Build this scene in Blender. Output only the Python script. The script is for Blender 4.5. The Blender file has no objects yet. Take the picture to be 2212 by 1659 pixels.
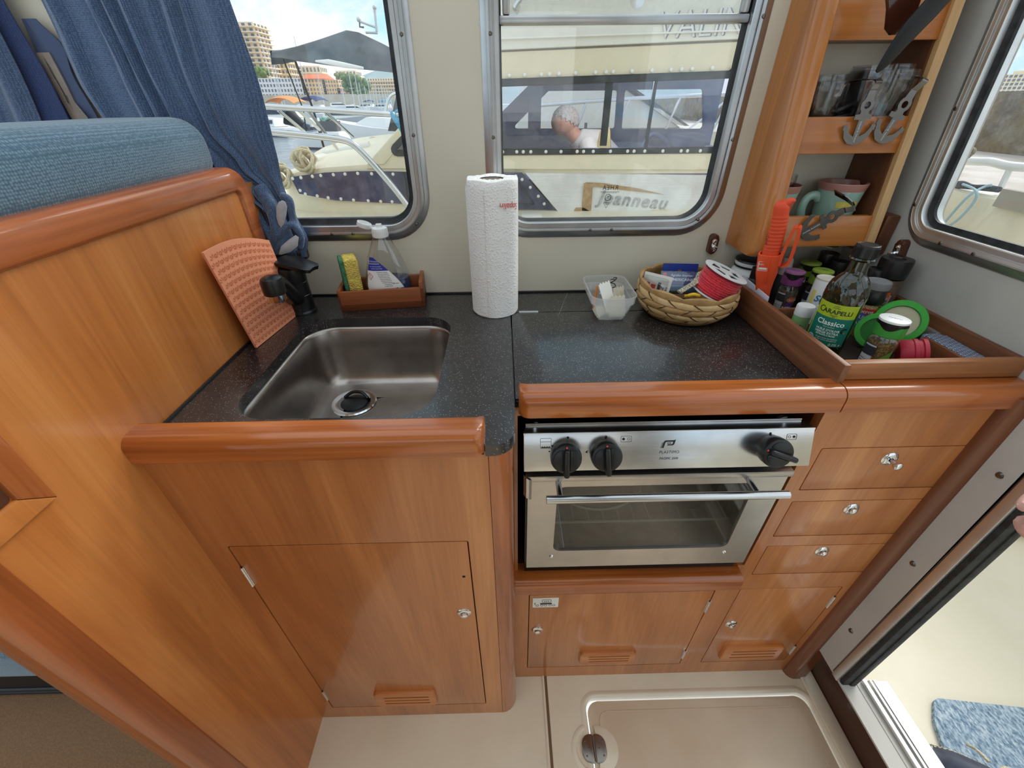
import bpy, bmesh, math, random
from mathutils import Matrix, Vector, noise as mnoise
random.seed(7)
PI = math.pi
SC = bpy.context.scene
COL = SC.collection
V3 = Vector

# ------------------------------------------------------------------ camera
F_PX, PITCH, YAW, ROLL = 897.62, .59979, -.01442, -.010547
CAM = V3((0, 0, 1.28))
_cp, _sp = math.cos(PITCH), math.sin(PITCH)
_Z = Matrix.Rotation(YAW, 3, 'Z')
_r = _Z @ V3((1, 0, 0)); _f = _Z @ V3((0, _cp, -_sp)); _u = _Z @ V3((0, _sp, _cp))
_c, _s = math.cos(ROLL), math.sin(ROLL)
RI, UP, FW = _c * _r + _s * _u, -_s * _r + _c * _u, _f
def at(px, py, ax, v):
    """where the sight line through a photograph pixel meets the plane axis=v"""
    d = FW + RI * ((px - 1106) / F_PX) - UP * ((py - 829.5) / F_PX)
    return CAM + d * ((v - CAM[ax]) / d[ax])
def atx(px, py, x): return at(px, py, 0, x)
def aty(px, py, y): return at(px, py, 1, y)
def atz(px, py, z): return at(px, py, 2, z)
def make_camera():
    cd = bpy.data.cameras.new('camera'); co = bpy.data.objects.new('camera', cd); COL.objects.link(co)
    cd.sensor_fit = 'HORIZONTAL'; cd.sensor_width = 36; cd.lens = 36 * F_PX / 2212
    cd.clip_start = .01; cd.clip_end = 3000
    m = Matrix((RI, UP, -FW)).transposed().to_4x4(); m.translation = CAM
    co.matrix_world = m
    SC.camera = co
make_camera()

# ------------------------------------------------------------------ colours / materials
def lin(c):
    c /= 255
    return c / 12.92 if c <= .04045 else ((c + .055) / 1.055) ** 2.4
def rgb(r, g, b): return (lin(r), lin(g), lin(b), 1)
class NT:
    def __init__(s, mat):
        s.t = mat.node_tree; s.n = s.t.nodes; s.l = s.t.links
    def node(s, kind, **kw):
        n = s.n.new(kind)
        for k, v in kw.items():
            if k.startswith('_'): setattr(n, k[1:], v)
            else:
                k2 = int(k[1:]) if k[0] == 'i' and k[1:].isdigit() else k.replace('__', ' ')
                if hasattr(v, 'is_output') or isinstance(v, bpy.types.NodeSocket): s.l.new(v, n.inputs[k2])
                else: n.inputs[k2].default_value = v
        return n
    def ramp(s, fac, stops, interp='LINEAR'):
        n = s.n.new('ShaderNodeValToRGB'); n.color_ramp.interpolation = interp
        e = n.color_ramp.elements
        while len(e) < len(stops): e.new(.5)
        for x, (p, c) in zip(e, stops): x.position = p; x.color = c if len(c) == 4 else (*c, 1)
        s.l.new(fac, n.inputs[0]); return n.outputs[0]
    def math(s, op, a, b=0.0, c=None):
        n = s.n.new('ShaderNodeMath'); n.operation = op
        for i, v in enumerate((a, b) if c is None else (a, b, c)):
            if isinstance(v, bpy.types.NodeSocket): s.l.new(v, n.inputs[i])
            else: n.inputs[i].default_value = v
        return n.outputs[0]
    def mix(s, fac, a, b, mode='MIX'):
        n = s.n.new('ShaderNodeMix'); n.data_type = 'RGBA'; n.blend_type = mode
        for i, v in ((0, fac), (6, a), (7, b)):
            if isinstance(v, bpy.types.NodeSocket): s.l.new(v, n.inputs[i])
            else: n.inputs[i].default_value = v
        return n.outputs[2]
def mat(name, color=(.8, .8, .8, 1), rough=.5, metal=0, spec=.5, coat=0, sheen=0, trans=0, ior=1.45, alpha=1):
    m = bpy.data.materials.new(name); m.use_nodes = True
    b = m.node_tree.nodes['Principled BSDF']
    b.inputs['Base Color'].default_value = color; b.inputs['Roughness'].default_value = rough
    b.inputs['Metallic'].default_value = metal; b.inputs['Specular IOR Level'].default_value = spec
    b.inputs['Coat Weight'].default_value = coat; b.inputs['Coat Roughness'].default_value = .12
    b.inputs['Sheen Weight'].default_value = sheen; b.inputs['Transmission Weight'].default_value = trans
    b.inputs['IOR'].default_value = ior; b.inputs['Alpha'].default_value = alpha
    return m
def nt(m):
    t = NT(m); b = m.node_tree.nodes['Principled BSDF']; return t, b
def bump(t, b, h, strength=.3, dist=.002):
    n = t.node('ShaderNodeBump', Height=h, Strength=strength, Distance=dist)
    t.l.new(n.outputs[0], b.inputs['Normal'])
def coords(t, scale=(1, 1, 1), rot=(0, 0, 0)):
    tc = t.node('ShaderNodeTexCoord'); mp = t.node('ShaderNodeMapping', Vector=tc.outputs['Object'])
    mp.inputs['Scale'].default_value = scale; mp.inputs['Rotation'].default_value = rot
    return mp.outputs[0]
def noise(t, vec, scale=5, detail=4, rough=.55, dist=0):
    return t.node('ShaderNodeTexNoise', Vector=vec, Scale=scale, Detail=detail, Roughness=rough, Distortion=dist).outputs[0]
def wood(name, dark, mid, light, axis='Z', rough=.32, coat=.5, scale=9., fine=.5, flecks=True, stretch=.09, tilt=(0, 0, 0)):
    m = mat(name, mid, rough, coat=coat); t, b = nt(m)
    sc = [1, 1, 1]; sc['XYZ'.index(axis)] = stretch
    v = coords(t, sc, tilt)
    n1 = noise(t, v, scale, 5, .6, 1.2)
    c = t.ramp(n1, [(.28, dark), (.5, mid), (.72, light)])
    sc2 = [1, 1, 1]; sc2['XYZ'.index(axis)] = .03
    n2 = noise(t, coords(t, sc2, tilt), 160, 3, .6)
    c2 = t.ramp(n2, [(.3, (.72, .70, .68, 1)), (.6, (1.06, 1.05, 1.04, 1))])
    c = t.mix(fine, c, t.mix(1, c, c2, 'MULTIPLY'))
    if flecks:
        sc3 = [1, 1, 1]; sc3['XYZ'.index(axis)] = .22
        n3 = noise(t, coords(t, sc3, tilt), 38, 2, .5)
        k = t.ramp(n3, [(.69, (0, 0, 0, 1)), (.76, (1, 1, 1, 1))])
        c = t.mix(t.math('MULTIPLY', k, .35), c, dark)
    t.l.new(c, b.inputs['Base Color'])
    bump(t, b, n2, .05, .001)
    return m
def fabric(name, c1, c2, cell=.0035, rough=.9):
    m = mat(name, c1, rough, sheen=.4, spec=.2); t, b = nt(m)
    v = coords(t)
    vo = t.node('ShaderNodeTexVoronoi', Vector=v, Scale=1 / cell, Randomness=.35)
    n = noise(t, v, 7, 4)
    c = t.mix(t.ramp(vo.outputs['Distance'], [(.15, (0, 0, 0, 1)), (.6, (1, 1, 1, 1))]), c1, c2)
    c = t.mix(.3, c, t.mix(1, c, t.ramp(n, [(.3, (.6, .6, .6, 1)), (.7, (1.25, 1.25, 1.25, 1))]), 'MULTIPLY'))
    t.l.new(c, b.inputs['Base Color'])
    bump(t, b, vo.outputs['Distance'], .55, cell * .35)
    return m
def mottled(name, c1, c2, scale=20, rough=.5, lo=.4, hi=.6, detail=4, **kw):
    m = mat(name, c1, rough, **kw); t, b = nt(m)
    n = noise(t, coords(t), scale, detail)
    t.l.new(t.ramp(n, [(lo, c1), (hi, c2)]), b.inputs['Base Color'])
    return m
def brushed(name, c, rough=.3, axis='X', amt=.1):
    m = mat(name, c, rough, metal=1); t, b = nt(m)
    sc = [1, 1, 1]; sc['XYZ'.index(axis)] = .015
    n = noise(t, coords(t, sc), 420, 3)
    t.l.new(t.math('ADD', rough - amt / 2, t.math('MULTIPLY', n, amt)), b.inputs['Roughness'])
    n2 = noise(t, coords(t), 14, 4)
    t.l.new(t.mix(t.ramp(n2, [(.35, (0, 0, 0, 1)), (.7, (1, 1, 1, 1))]), c, tuple(x * .82 for x in c[:3]) + (1,)), b.inputs['Base Color'])
    bump(t, b, n, .06, .0006)
    return m
def thin_fresnel(t):
    """Schlick reflectance of a thin sheet, the same from both faces"""
    g = t.node('ShaderNodeNewGeometry'); d = t.node('ShaderNodeVectorMath', _operation='DOT_PRODUCT', i0=g.outputs['Incoming'], i1=g.outputs['Normal'])
    k = t.math('SUBTRACT', 1, t.math('ABSOLUTE', d.outputs['Value']))
    return t.math('MINIMUM', t.math('ADD', .05, t.math('MULTIPLY', .7, t.math('POWER', k, 4))), .6)
def pane(name, tint=(.96, .97, .97, 1), dirt=.05, gloss=1.0, rough=.0):
    """thin sheet of glass: clear, mirrors a little by Fresnel, carries dust and dried spray"""
    m = bpy.data.materials.new(name); m.use_nodes = True; t = NT(m); t.n.clear()
    out = t.node('ShaderNodeOutputMaterial')
    tr = t.node('ShaderNodeBsdfTransparent', Color=tint); gl = t.node('ShaderNodeBsdfGlossy', Roughness=rough)
    mx = t.node('ShaderNodeMixShader', i0=t.math('MULTIPLY', thin_fresnel(t), gloss), i1=tr.outputs[0], i2=gl.outputs[0])
    last = mx
    if dirt:
        df = t.node('ShaderNodeBsdfDiffuse', Color=(.8, .8, .78, 1))
        v = coords(t)
        n = noise(t, v, 30, 6); vo = t.node('ShaderNodeTexVoronoi', Vector=v, Scale=110)
        sp = t.ramp(vo.outputs['Distance'], [(.06, (1, 1, 1, 1)), (.14, (0, 0, 0, 1))])
        k = t.math('ADD', t.math('MULTIPLY', t.ramp(n, [(.35, (0, 0, 0, 1)), (.8, (1, 1, 1, 1))]), dirt), t.math('MULTIPLY', sp, dirt * 1.6))
        last = t.node('ShaderNodeMixShader', i0=k, i1=mx.outputs[0], i2=df.outputs[0])
    t.l.new(last.outputs[0], out.inputs[0]); return m

# ------------------------------------------------------------------ mesh builder
class MB:
    def __init__(s): s.v = []; s.f = []; s.m = []; s.mi = 0
    def mat(s, i): s.mi = i; return s
    def add(s, vs, fs, M=None):
        o = len(s.v)
        s.v += [tuple(M @ V3(p)) for p in vs] if M is not None else [tuple(p) for p in vs]
        s.f += [tuple(i + o for i in f) for f in fs]; s.m += [s.mi] * len(fs); return s
    def bm(s, bm, M=None):
        bm.verts.index_update()
        s.add([v.co[:] for v in bm.verts], [[v.index for v in f.verts] for f in bm.faces], M); bm.free(); return s
    def box(s, x0, x1, y0, y1, z0, z1, bev=0, seg=2, M=None):
        bm = bmesh.new(); bmesh.ops.create_cube(bm, size=1)
        for v in bm.verts:
            v.co = ((x0 + x1) / 2 + v.co.x * (x1 - x0), (y0 + y1) / 2 + v.co.y * (y1 - y0), (z0 + z1) / 2 + v.co.z * (z1 - z0))
        if bev:
            bev = min(bev, .49 * min(abs(x1 - x0), abs(y1 - y0), abs(z1 - z0)))
            bmesh.ops.bevel(bm, geom=bm.edges[:], offset=bev, segments=seg, affect='EDGES', profile=.5)
        return s.bm(bm, M)
    def hull8(s, pts, bev=0, seg=2):
        """box from 8 corners: bottom ring of four, top ring of four"""
        bm = bmesh.new(); vs = [bm.verts.new(p) for p in pts]
        for f in ((0, 3, 2, 1), (4, 5, 6, 7), (0, 1, 5, 4), (1, 2, 6, 5), (2, 3, 7, 6), (3, 0, 4, 7)): bm.faces.new([vs[i] for i in f])
        if bev: bmesh.ops.bevel(bm, geom=bm.edges[:], offset=bev, segments=seg, affect='EDGES', profile=.5)
        return s.bm(bm)
    def prism(s, poly, M, h0, h1, bev=0, seg=2):
        """polygon (u,v) pushed from w=h0 to w=h1, M maps (u,v,w)"""
        bm = bmesh.new(); n = len(poly)
        a = [bm.verts.new((p[0], p[1], h0)) for p in poly]; b = [bm.verts.new((p[0], p[1], h1)) for p in poly]
        bm.faces.new(a[::-1]); top = bm.faces.new(b)
        for i in range(n): bm.faces.new((a[i], a[(i + 1) % n], b[(i + 1) % n], b[i]))
        if bev: bmesh.ops.bevel(bm, geom=list(top.edges), offset=bev, segments=seg, affect='EDGES', profile=.5)
        bmesh.ops.recalc_face_normals(bm, faces=bm.faces[:])
        return s.bm(bm, M)
    def plate(s, outer, holes, M, h0, h1):
        """flat sheet with holes, pushed from w=h0 to w=h1"""
        cu = bpy.data.curves.new('tmp', 'CURVE'); cu.dimensions = '2D'; cu.fill_mode = 'BOTH'; cu.extrude = abs(h1 - h0) / 2
        for ring in [outer] + list(holes):
            sp = cu.splines.new('POLY'); sp.points.add(len(ring) - 1); sp.use_cyclic_u = True
            for p, q in zip(sp.points, ring): p.co = (q[0], q[1], 0, 1)
        return s._curve(cu, M @ Matrix.Translation((0, 0, (h0 + h1) / 2)))
    def _curve(s, cu, M, fn=None):
        ob = bpy.data.objects.new('tmp', cu); me = bpy.data.meshes.new_from_object(ob)
        bm = bmesh.new(); bm.from_mesh(me); bmesh.ops.remove_doubles(bm, verts=bm.verts[:], dist=1e-6)
        if fn:
            for v in bm.verts: v.co = fn(v.co)
        bpy.data.objects.remove(ob); bpy.data.meshes.remove(me); bpy.data.curves.remove(cu)
        return s.bm(bm, M)
    def text(s, txt, size, M, depth=.0002, align='CENTER', fn=None, shear=0, bold=0, space=1, sub=False):
        cu = bpy.data.curves.new('tmp', 'FONT'); cu.body = txt; cu.size = size; cu.align_x = align; cu.align_y = 'CENTER'
        cu.extrude = depth; cu.shear = shear; cu.space_character = space; cu.offset = bold; cu.resolution_u = 3
        return s._curve(cu, M, fn)
    def lathe(s, prof, n=32, M=None, a0=0, a1=2 * PI):
        full = abs(a1 - a0 - 2 * PI) < 1e-6; k = n if full else n + 1
        vs = []; fs = []; rows = []
        for r, z in prof:
            if r < 1e-7: rows.append([len(vs)]); vs.append((0, 0, z)); continue
            rows.append(list(range(len(vs), len(vs) + k)))
            vs += [(r * math.cos(a0 + (a1 - a0) * i / n), r * math.sin(a0 + (a1 - a0) * i / n), z) for i in range(k)]
        for A, B in zip(rows, rows[1:]):
            for i in range(n):
                j = (i + 1) % k
                if len(A) == 1 and len(B) == 1: break
                if len(A) == 1: fs.append((A[0], B[j], B[i]))
                elif len(B) == 1: fs.append((A[i], A[j], B[0]))
                else: fs.append((A[i], A[j], B[j], B[i]))
        return s.add(vs, fs, M)
    def cyl(s, p0, p1, r0, r1=None, n=20, cap=True, bev=0):
        r1 = r0 if r1 is None else r1; p0, p1 = V3(p0), V3(p1); d = p1 - p0; L = d.length
        M = Matrix.Translation(p0) @ d.to_track_quat('Z', 'Y').to_matrix().to_4x4()
        if bev: pr = [(0, 0), (r0 - bev, 0), (r0, bev), (r1, L - bev), (r1 - bev, L), (0, L)]
        else: pr = ([(0, 0)] if cap else []) + [(r0, 0), (r1, L)] + ([(0, L)] if cap else [])
        return s.lathe(pr, n, M)
    def ball(s, c, rx, ry=None, rz=None, n=18, M=None):
        ry = rx if ry is None else ry; rz = rx if rz is None else rz; k = max(6, n // 2)
        pr = [(math.sin(PI * i / k), -math.cos(PI * i / k)) for i in range(k + 1)]
        pr[0] = (0, -1); pr[-1] = (0, 1)
        T = Matrix.Translation(c) @ (M or Matrix()) @ Matrix.Diagonal((rx, ry, rz, 1))
        return s.lathe(pr, n, T)
    def tube(s, pts, r, n=10, closed=False, cap=True, flat=1.0, up=None):
        P = [V3(p) for p in pts]; N = len(P); R = r if isinstance(r, (list, tuple)) else [r] * N
        vs = []; fs = []; nrm = None
        for i in range(N):
            a = P[i - 1] if (i or closed) else P[0]; b = P[(i + 1) % N] if (i < N - 1 or closed) else P[-1]
            t = (b - a).normalized()
            if nrm is None:
                nrm = V3(up) if up else (V3((0, 0, 1)) if abs(t.z) < .9 else V3((1, 0, 0)))
            nrm = (nrm - t * nrm.dot(t)).normalized(); bi = t.cross(nrm)
            for k in range(n):
                a_ = 2 * PI * k / n
                vs.append(P[i] + (nrm * math.cos(a_) * flat + bi * math.sin(a_)) * R[i])
        for i in range(N if closed else N - 1):
            j = (i + 1) % N
            for k in range(n): fs.append((i * n + k, i * n + (k + 1) % n, j * n + (k + 1) % n, j * n + k))
        if cap and not closed: fs += [tuple(range(n))[::-1], tuple((N - 1) * n + k for k in range(n))]
        return s.add(vs, fs)
    def grid(s, fn, nu, nv, thick=0, closed_u=False):
        vs = [fn(i / nu, j / nv) for j in range(nv + 1) for i in range(nu + (0 if closed_u else 1))]
        w = nu if closed_u else nu + 1
        fs = [(j * w + i, j * w + (i + 1) % w, (j + 1) * w + (i + 1) % w, (j + 1) * w + i) for j in range(nv) for i in range(nu)]
        if not thick: return s.add(vs, fs)
        bm = bmesh.new(); bv = [bm.verts.new(p) for p in vs]
        for f in fs: bm.faces.new([bv[i] for i in f])
        bmesh.ops.recalc_face_normals(bm, faces=bm.faces[:])
        bmesh.ops.solidify(bm, geom=bm.faces[:], thickness=thick)
        return s.bm(bm)
    def rings(s, rows, closed_v=False, caps=False):
        """skin consecutive closed rings of equal count"""
        n = len(rows[0]); vs = [p for r in rows for p in r]; fs = []; N = len(rows)
        for i in range(N if closed_v else N - 1):
            j = (i + 1) % N
            for k in range(n): fs.append((i * n + k, i * n + (k + 1) % n, j * n + (k + 1) % n, j * n + k))
        if caps: fs += [tuple(range(n))[::-1], tuple((N - 1) * n + k for k in range(n))]
        return s.add(vs, fs)
def XZ(y): return Matrix(((1, 0, 0, 0), (0, 0, -1, y), (0, 1, 0, 0), (0, 0, 0, 1)))      # (u,v,w) -> (u, y-w, v)
def YZ(x): return Matrix(((0, 0, 1, x), (1, 0, 0, 0), (0, 1, 0, 0), (0, 0, 0, 1)))       # (u,v,w) -> (x+w, u, v)
def YZm(x): return Matrix(((0, 0, -1, x), (-1, 0, 0, 0), (0, 1, 0, 0), (0, 0, 0, 1)))    # (u,v,w) -> (x-w, -u, v)
def XY(z): return Matrix.Translation((0, 0, z))
def T(x, y, z): return Matrix.Translation((x, y, z))
def RX(a): return Matrix.Rotation(a, 4, 'X')
def RY(a): return Matrix.Rotation(a, 4, 'Y')
def RZ(a): return Matrix.Rotation(a, 4, 'Z')
def rpoly(cs, rad, off=0, seg=8):
    """rounded counter-clockwise polygon; off grows it outwards; every offset has the same point count"""
    out = []; n = len(cs); rad = rad if isinstance(rad, (list, tuple)) else [rad] * n
    for i in range(n):
        p = V3((*cs[i], 0)); a = (V3((*cs[i - 1], 0)) - p).normalized(); b = (V3((*cs[(i + 1) % n], 0)) - p).normalized()
        half = a.angle(b) / 2; r = rad[i]; bis = (a + b).normalized()
        c = p + bis * (r / math.sin(half)); na = -V3((-a.y, a.x, 0)); nb = V3((-b.y, b.x, 0))
        na = na if na.dot(p - c) > 0 else -na; nb = nb if nb.dot(p - c) > 0 else -nb
        if r < 1e-6:
            na_, nb_ = V3((a.y, -a.x, 0)), V3((-b.y, b.x, 0))
            if na_.dot(bis) > 0: na_ = -na_
            if nb_.dot(bis) > 0: nb_ = -nb_
            na, nb = na_, nb_
            q = p - bis * (off / math.sin(half)) ; out.append((q.x, q.y)); continue
        t0 = math.atan2(na.y, na.x); t1 = math.atan2(nb.y, nb.x)
        while t1 < t0 - 1e-9: t1 += 2 * PI
        rr = max(r + off, .0005)
        for k in range(seg + 1):
            t = t0 + (t1 - t0) * k / seg; out.append((c.x + rr * math.cos(t), c.y + rr * math.sin(t)))
    return out
def rect(x0, x1, y0, y1): return [(x0, y0), (x1, y0), (x1, y1), (x0, y1)]
def rrect(x0, x1, y0, y1, r, off=0, seg=8): return rpoly(rect(x0, x1, y0, y1), r, off, seg)
def sweep(mb, cs, rad, prof, M, seg=8):
    """profile of (offset, height) carried around a rounded polygon"""
    rows = [[tuple(M @ V3((u, v, h))) for u, v in rpoly(cs, rad, o, seg)] for o, h in prof]
    mb.rings(rows); return mb
def lerp(a, b, t): return a + (b - a) * t
def path(pts, n=8, closed=False):
    """Catmull-Rom through points"""
    P = [V3(p) for p in pts]; N = len(P); out = []
    for i in range(N if closed else N - 1):
        if closed: p0, p1, p2, p3 = P[i - 1], P[i], P[(i + 1) % N], P[(i + 2) % N]
        else: p0, p1, p2, p3 = P[max(i - 1, 0)], P[i], P[i + 1], P[min(i + 2, N - 1)]
        for k in range(n):
            t = k / n
            out.append(.5 * ((2 * p1) + (p2 - p0) * t + (2 * p0 - 5 * p1 + 4 * p2 - p3) * t * t + (3 * p1 - p0 - 3 * p2 + p3) * t ** 3))
    if not closed: out.append(P[-1])
    return out

# ------------------------------------------------------------------ objects
W = {}
def _link(name, data, parent=None):
    o = bpy.data.objects.new(name, data); COL.objects.link(o)
    if parent is not None: o.parent = parent
    return o
def _mesh(name, mb, mats, inv, sharp=38):
    me = bpy.data.meshes.new(name)
    me.from_pydata([tuple(inv @ V3(p)) for p in mb.v], [], mb.f)
    mats = mats if isinstance(mats, (list, tuple)) else [mats]
    for m in mats: me.materials.append(m)
    for p, i in zip(me.polygons, mb.m): p.material_index = min(i, len(mats) - 1); p.use_smooth = True
    bm = bmesh.new(); bm.from_mesh(me); bmesh.ops.recalc_face_normals(bm, faces=bm.faces[:]); bm.to_mesh(me); bm.free()
    me.set_sharp_from_angle(angle=math.radians(sharp)); me.update()
    return me
def tag(o, label=None, cat=None, group=None, kind=None):
    if label: o['label'] = label
    if cat: o['category'] = cat
    if group: o['group'] = group
    if kind: o['kind'] = kind
    return o
def thing(name, label, cat, loc=(0, 0, 0), rz=0, group=None, M=None):
    """an Empty at the base of a thing, parent of its parts"""
    o = _link(name, None); m = M if M is not None else T(*loc) @ RZ(rz)
    o.matrix_world = m; o.empty_display_size = .02; W[o.name] = m
    return tag(o, label, cat, group)
def part(name, mb, mats, parent, label=None, local=False, sharp=38):
    """one mesh under its thing (or under a part); coordinates in the world, or in the thing's own frame"""
    m = W[parent.name]
    o = _link(name, _mesh(name, mb, mats, Matrix() if local else m.inverted(), sharp), parent)
    W[o.name] = m
    if label: o['label'] = label
    return o
def solo(name, mb, mats, label, cat, group=None, loc=(0, 0, 0), M=None, local=False, sharp=38):
    m = M if M is not None else T(*loc)
    o = _link(name, _mesh(name, mb, mats, Matrix() if local else m.inverted(), sharp)); o.matrix_world = m; W[o.name] = m
    return tag(o, label, cat, group)
def struct(name, mb, mats, parent=None, sharp=38):
    m = W[parent.name] if parent else Matrix()
    o = _link(name, _mesh(name, mb, mats, m.inverted(), sharp), parent); W[o.name] = m
    if parent is None: o['kind'] = 'structure'
    return o
def copy_tree(o, M, label=None, group=None, parent=None):
    c = o.copy(); COL.objects.link(c)
    if parent is not None: c.parent = parent
    else: c.matrix_world = M
    W[c.name] = M
    if label: c['label'] = label
    if group: c['group'] = group
    for ch in list(o.children): copy_tree(ch, M, None, None, c)
    return c
# ------------------------------------------------------------------ materials
M = {}
M['panel'] = wood('honey_veneer', rgb(158, 90, 40), rgb(190, 116, 57), rgb(208, 138, 76), 'Z', .34, .45, 8, .45, True, .10, (.10, 0, 0))
M['front'] = wood('cabinet_veneer', rgb(150, 86, 42), rgb(177, 108, 57), rgb(197, 130, 75), 'Z', .34, .5, 8, .5, True, .12, (0, .12, 0))
M['rail'] = wood('cherry_rail', rgb(118, 58, 20), rgb(166, 88, 36), rgb(194, 114, 54), 'X', .22, .6, 20, .7, True, .05)
M['post'] = wood('cherry_post', rgb(128, 66, 30), rgb(162, 88, 44), rgb(184, 108, 58), 'Z', .26, .6, 18, .6, False, .05)
M['raily'] = wood('cherry_cap', rgb(136, 72, 34), rgb(176, 98, 52), rgb(196, 118, 68), 'Y', .26, .6, 18, .6, True, .06)
M['shelf'] = wood('shelf_veneer', rgb(150, 88, 36), rgb(176, 106, 46), rgb(192, 124, 60), 'X', .35, .4, 10, .5, False, .05)
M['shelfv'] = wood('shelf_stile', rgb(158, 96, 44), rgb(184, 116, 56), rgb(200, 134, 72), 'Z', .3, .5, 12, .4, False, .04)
M['shelfshade'] = wood('shelf_shaded', rgb(84, 46, 26), rgb(100, 56, 30), rgb(116, 68, 38), 'Z', .45, .2, 12, .4, False, .05)  # shelf veneer darkened for the shade inside the unit
M['tray'] = wood('teak_tray', rgb(92, 54, 34), rgb(124, 76, 48), rgb(146, 94, 62), 'Y', .5, .1, 22, .8, False, .04)
M['trayx'] = wood('teak_front', rgb(120, 72, 40), rgb(156, 98, 54), rgb(178, 118, 70), 'X', .5, .1, 22, .8, False, .04)
M['caddy'] = wood('caddy_wood', rgb(112, 58, 30), rgb(140, 76, 40), rgb(158, 92, 52), 'X', .5, .1, 18, .6, False, .05)
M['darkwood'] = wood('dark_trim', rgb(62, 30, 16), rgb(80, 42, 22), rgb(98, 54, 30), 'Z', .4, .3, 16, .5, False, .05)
M['darkwoody'] = wood('dark_sill_board', rgb(58, 30, 18), rgb(76, 42, 26), rgb(92, 54, 36), 'Y', .5, .2, 16, .5, False, .05)
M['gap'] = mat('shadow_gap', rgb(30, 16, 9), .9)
M['wall'] = mottled('painted_wall', rgb(206, 199, 181), rgb(214, 207, 190), 3, .55)
t, b = nt(M['wall']); bump(t, b, noise(t, coords(t), 240, 3), .12, .001)
M['wallgrey'] = mottled('painted_bulkhead', rgb(178, 174, 168), rgb(190, 186, 178), 4, .6)
t, b = nt(M['wallgrey']); bump(t, b, noise(t, coords(t), 240, 3), .12, .001)
M['alu'] = brushed('aluminium', rgb(190, 192, 194), .34, 'X', .12)
M['aluv'] = brushed('aluminium_upright', rgb(190, 192, 194), .34, 'Z', .12)
M['aluy'] = brushed('aluminium_track', rgb(226, 226, 224), .4, 'Y', .1)
M['rubber'] = mottled('rubber_seal', rgb(20, 20, 21), rgb(42, 42, 44), 60, .6)
M['chrome'] = mat('chrome', rgb(222, 222, 224), .08, 1)
M['screw'] = mat('screw_steel', rgb(120, 116, 110), .25, 1)
M['glass'] = pane('window_glass', dirt=.05)
M['blackpl'] = mat('black_plastic', rgb(22, 22, 23), .32)
M['white'] = mat('white_plastic', rgb(226, 226, 224), .4)
M['ink'] = mat('black_print', rgb(24, 24, 26), .6)
# worktop: near-black laminate with pale specks
m = mat('speckled_laminate', rgb(34, 32, 33), .3, spec=.6, coat=.5); t, b = nt(m); M['counter'] = m
v = coords(t); vo = t.node('ShaderNodeTexVoronoi', Vector=v, Scale=400)
sp = t.ramp(vo.outputs['Distance'], [(.12, (1, 1, 1, 1)), (.26, (0, 0, 0, 1))])
pick = t.ramp(t.node('ShaderNodeTexVoronoi', Vector=v, Scale=400, _feature='F1').outputs['Color'], [(.55, (0, 0, 0, 1)), (.6, (1, 1, 1, 1))])
c = t.mix(t.math('MULTIPLY', sp, pick), t.ramp(noise(t, v, 90, 4), [(.35, rgb(28, 26, 27)), (.7, rgb(44, 41, 42))]), rgb(190, 188, 186))
t.l.new(c, b.inputs['Base Color'])
t.l.new(t.math('ADD', .24, t.math('MULTIPLY', noise(t, v, 25, 5), .16)), b.inputs['Roughness'])
# moulded floor with fine ribs
m = mat('moulded_floor', rgb(226, 210, 186), .5); t, b = nt(m); M['floor'] = m
v = coords(t)
t.l.new(t.ramp(noise(t, v, 6, 5), [(.3, rgb(222, 205, 180)), (.7, rgb(232, 217, 194))]), b.inputs['Base Color'])
wv = t.node('ShaderNodeTexWave', Vector=v, Scale=150, _bands_direction='Y')
bump(t, b, wv.outputs['Fac'], .10, .0008)
M['floorsmooth'] = mottled('moulded_rim', rgb(226, 211, 188), rgb(232, 219, 198), 6, .3, coat=.2)
M['hatch'] = mottled('hatch_gelcoat', rgb(218, 198, 172), rgb(226, 208, 184), 5, .42)
t, b = nt(M['hatch']); bump(t, b, noise(t, coords(t), 600, 2), .2, .0008)
M['groove'] = mat('brown_groove', rgb(112, 84, 58), .5)
M['floor_sheet'] = mottled('brown_matt_floor', rgb(124, 92, 66), rgb(138, 106, 78), 300, .95)
M['gel'] = mottled('cream_gelcoat', rgb(232, 222, 196), rgb(238, 229, 206), 4, .35)

ZC, YO, YS, XL, XR, YB = .912, .477, .400, -.48, .75, .915

# ------------------------------------------------------------------ floor
mb = MB()
mb.box(-1.7, .0795, -1.7, .95, -.03, 0)
hx0, hx1, hy1 = .189, .752, .418
hole = rpoly([(.182, -1.2), (.762, -1.2), (.762, .428), (.182, .428)], .03, 0, 6)
mb.plate(rect(.0915, .80, -1.7, .95), [hole], XY(0), -.03, 0)
mb.box(.0795, .0915, -1.7, .95, -.03, -.006)
struct('floor', mb, M['floor'])
mb = MB(); mb.tube([(.0815, -1.6, .0008), (.0815, YO, .0008)], .0032, 8); struct('trim_1', mb, M['floorsmooth'])
mb = MB(); mb.box(.0846, .0912, -1.6, YO, -.004, .0006); struct('trim_2', mb, M['groove'])
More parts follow.
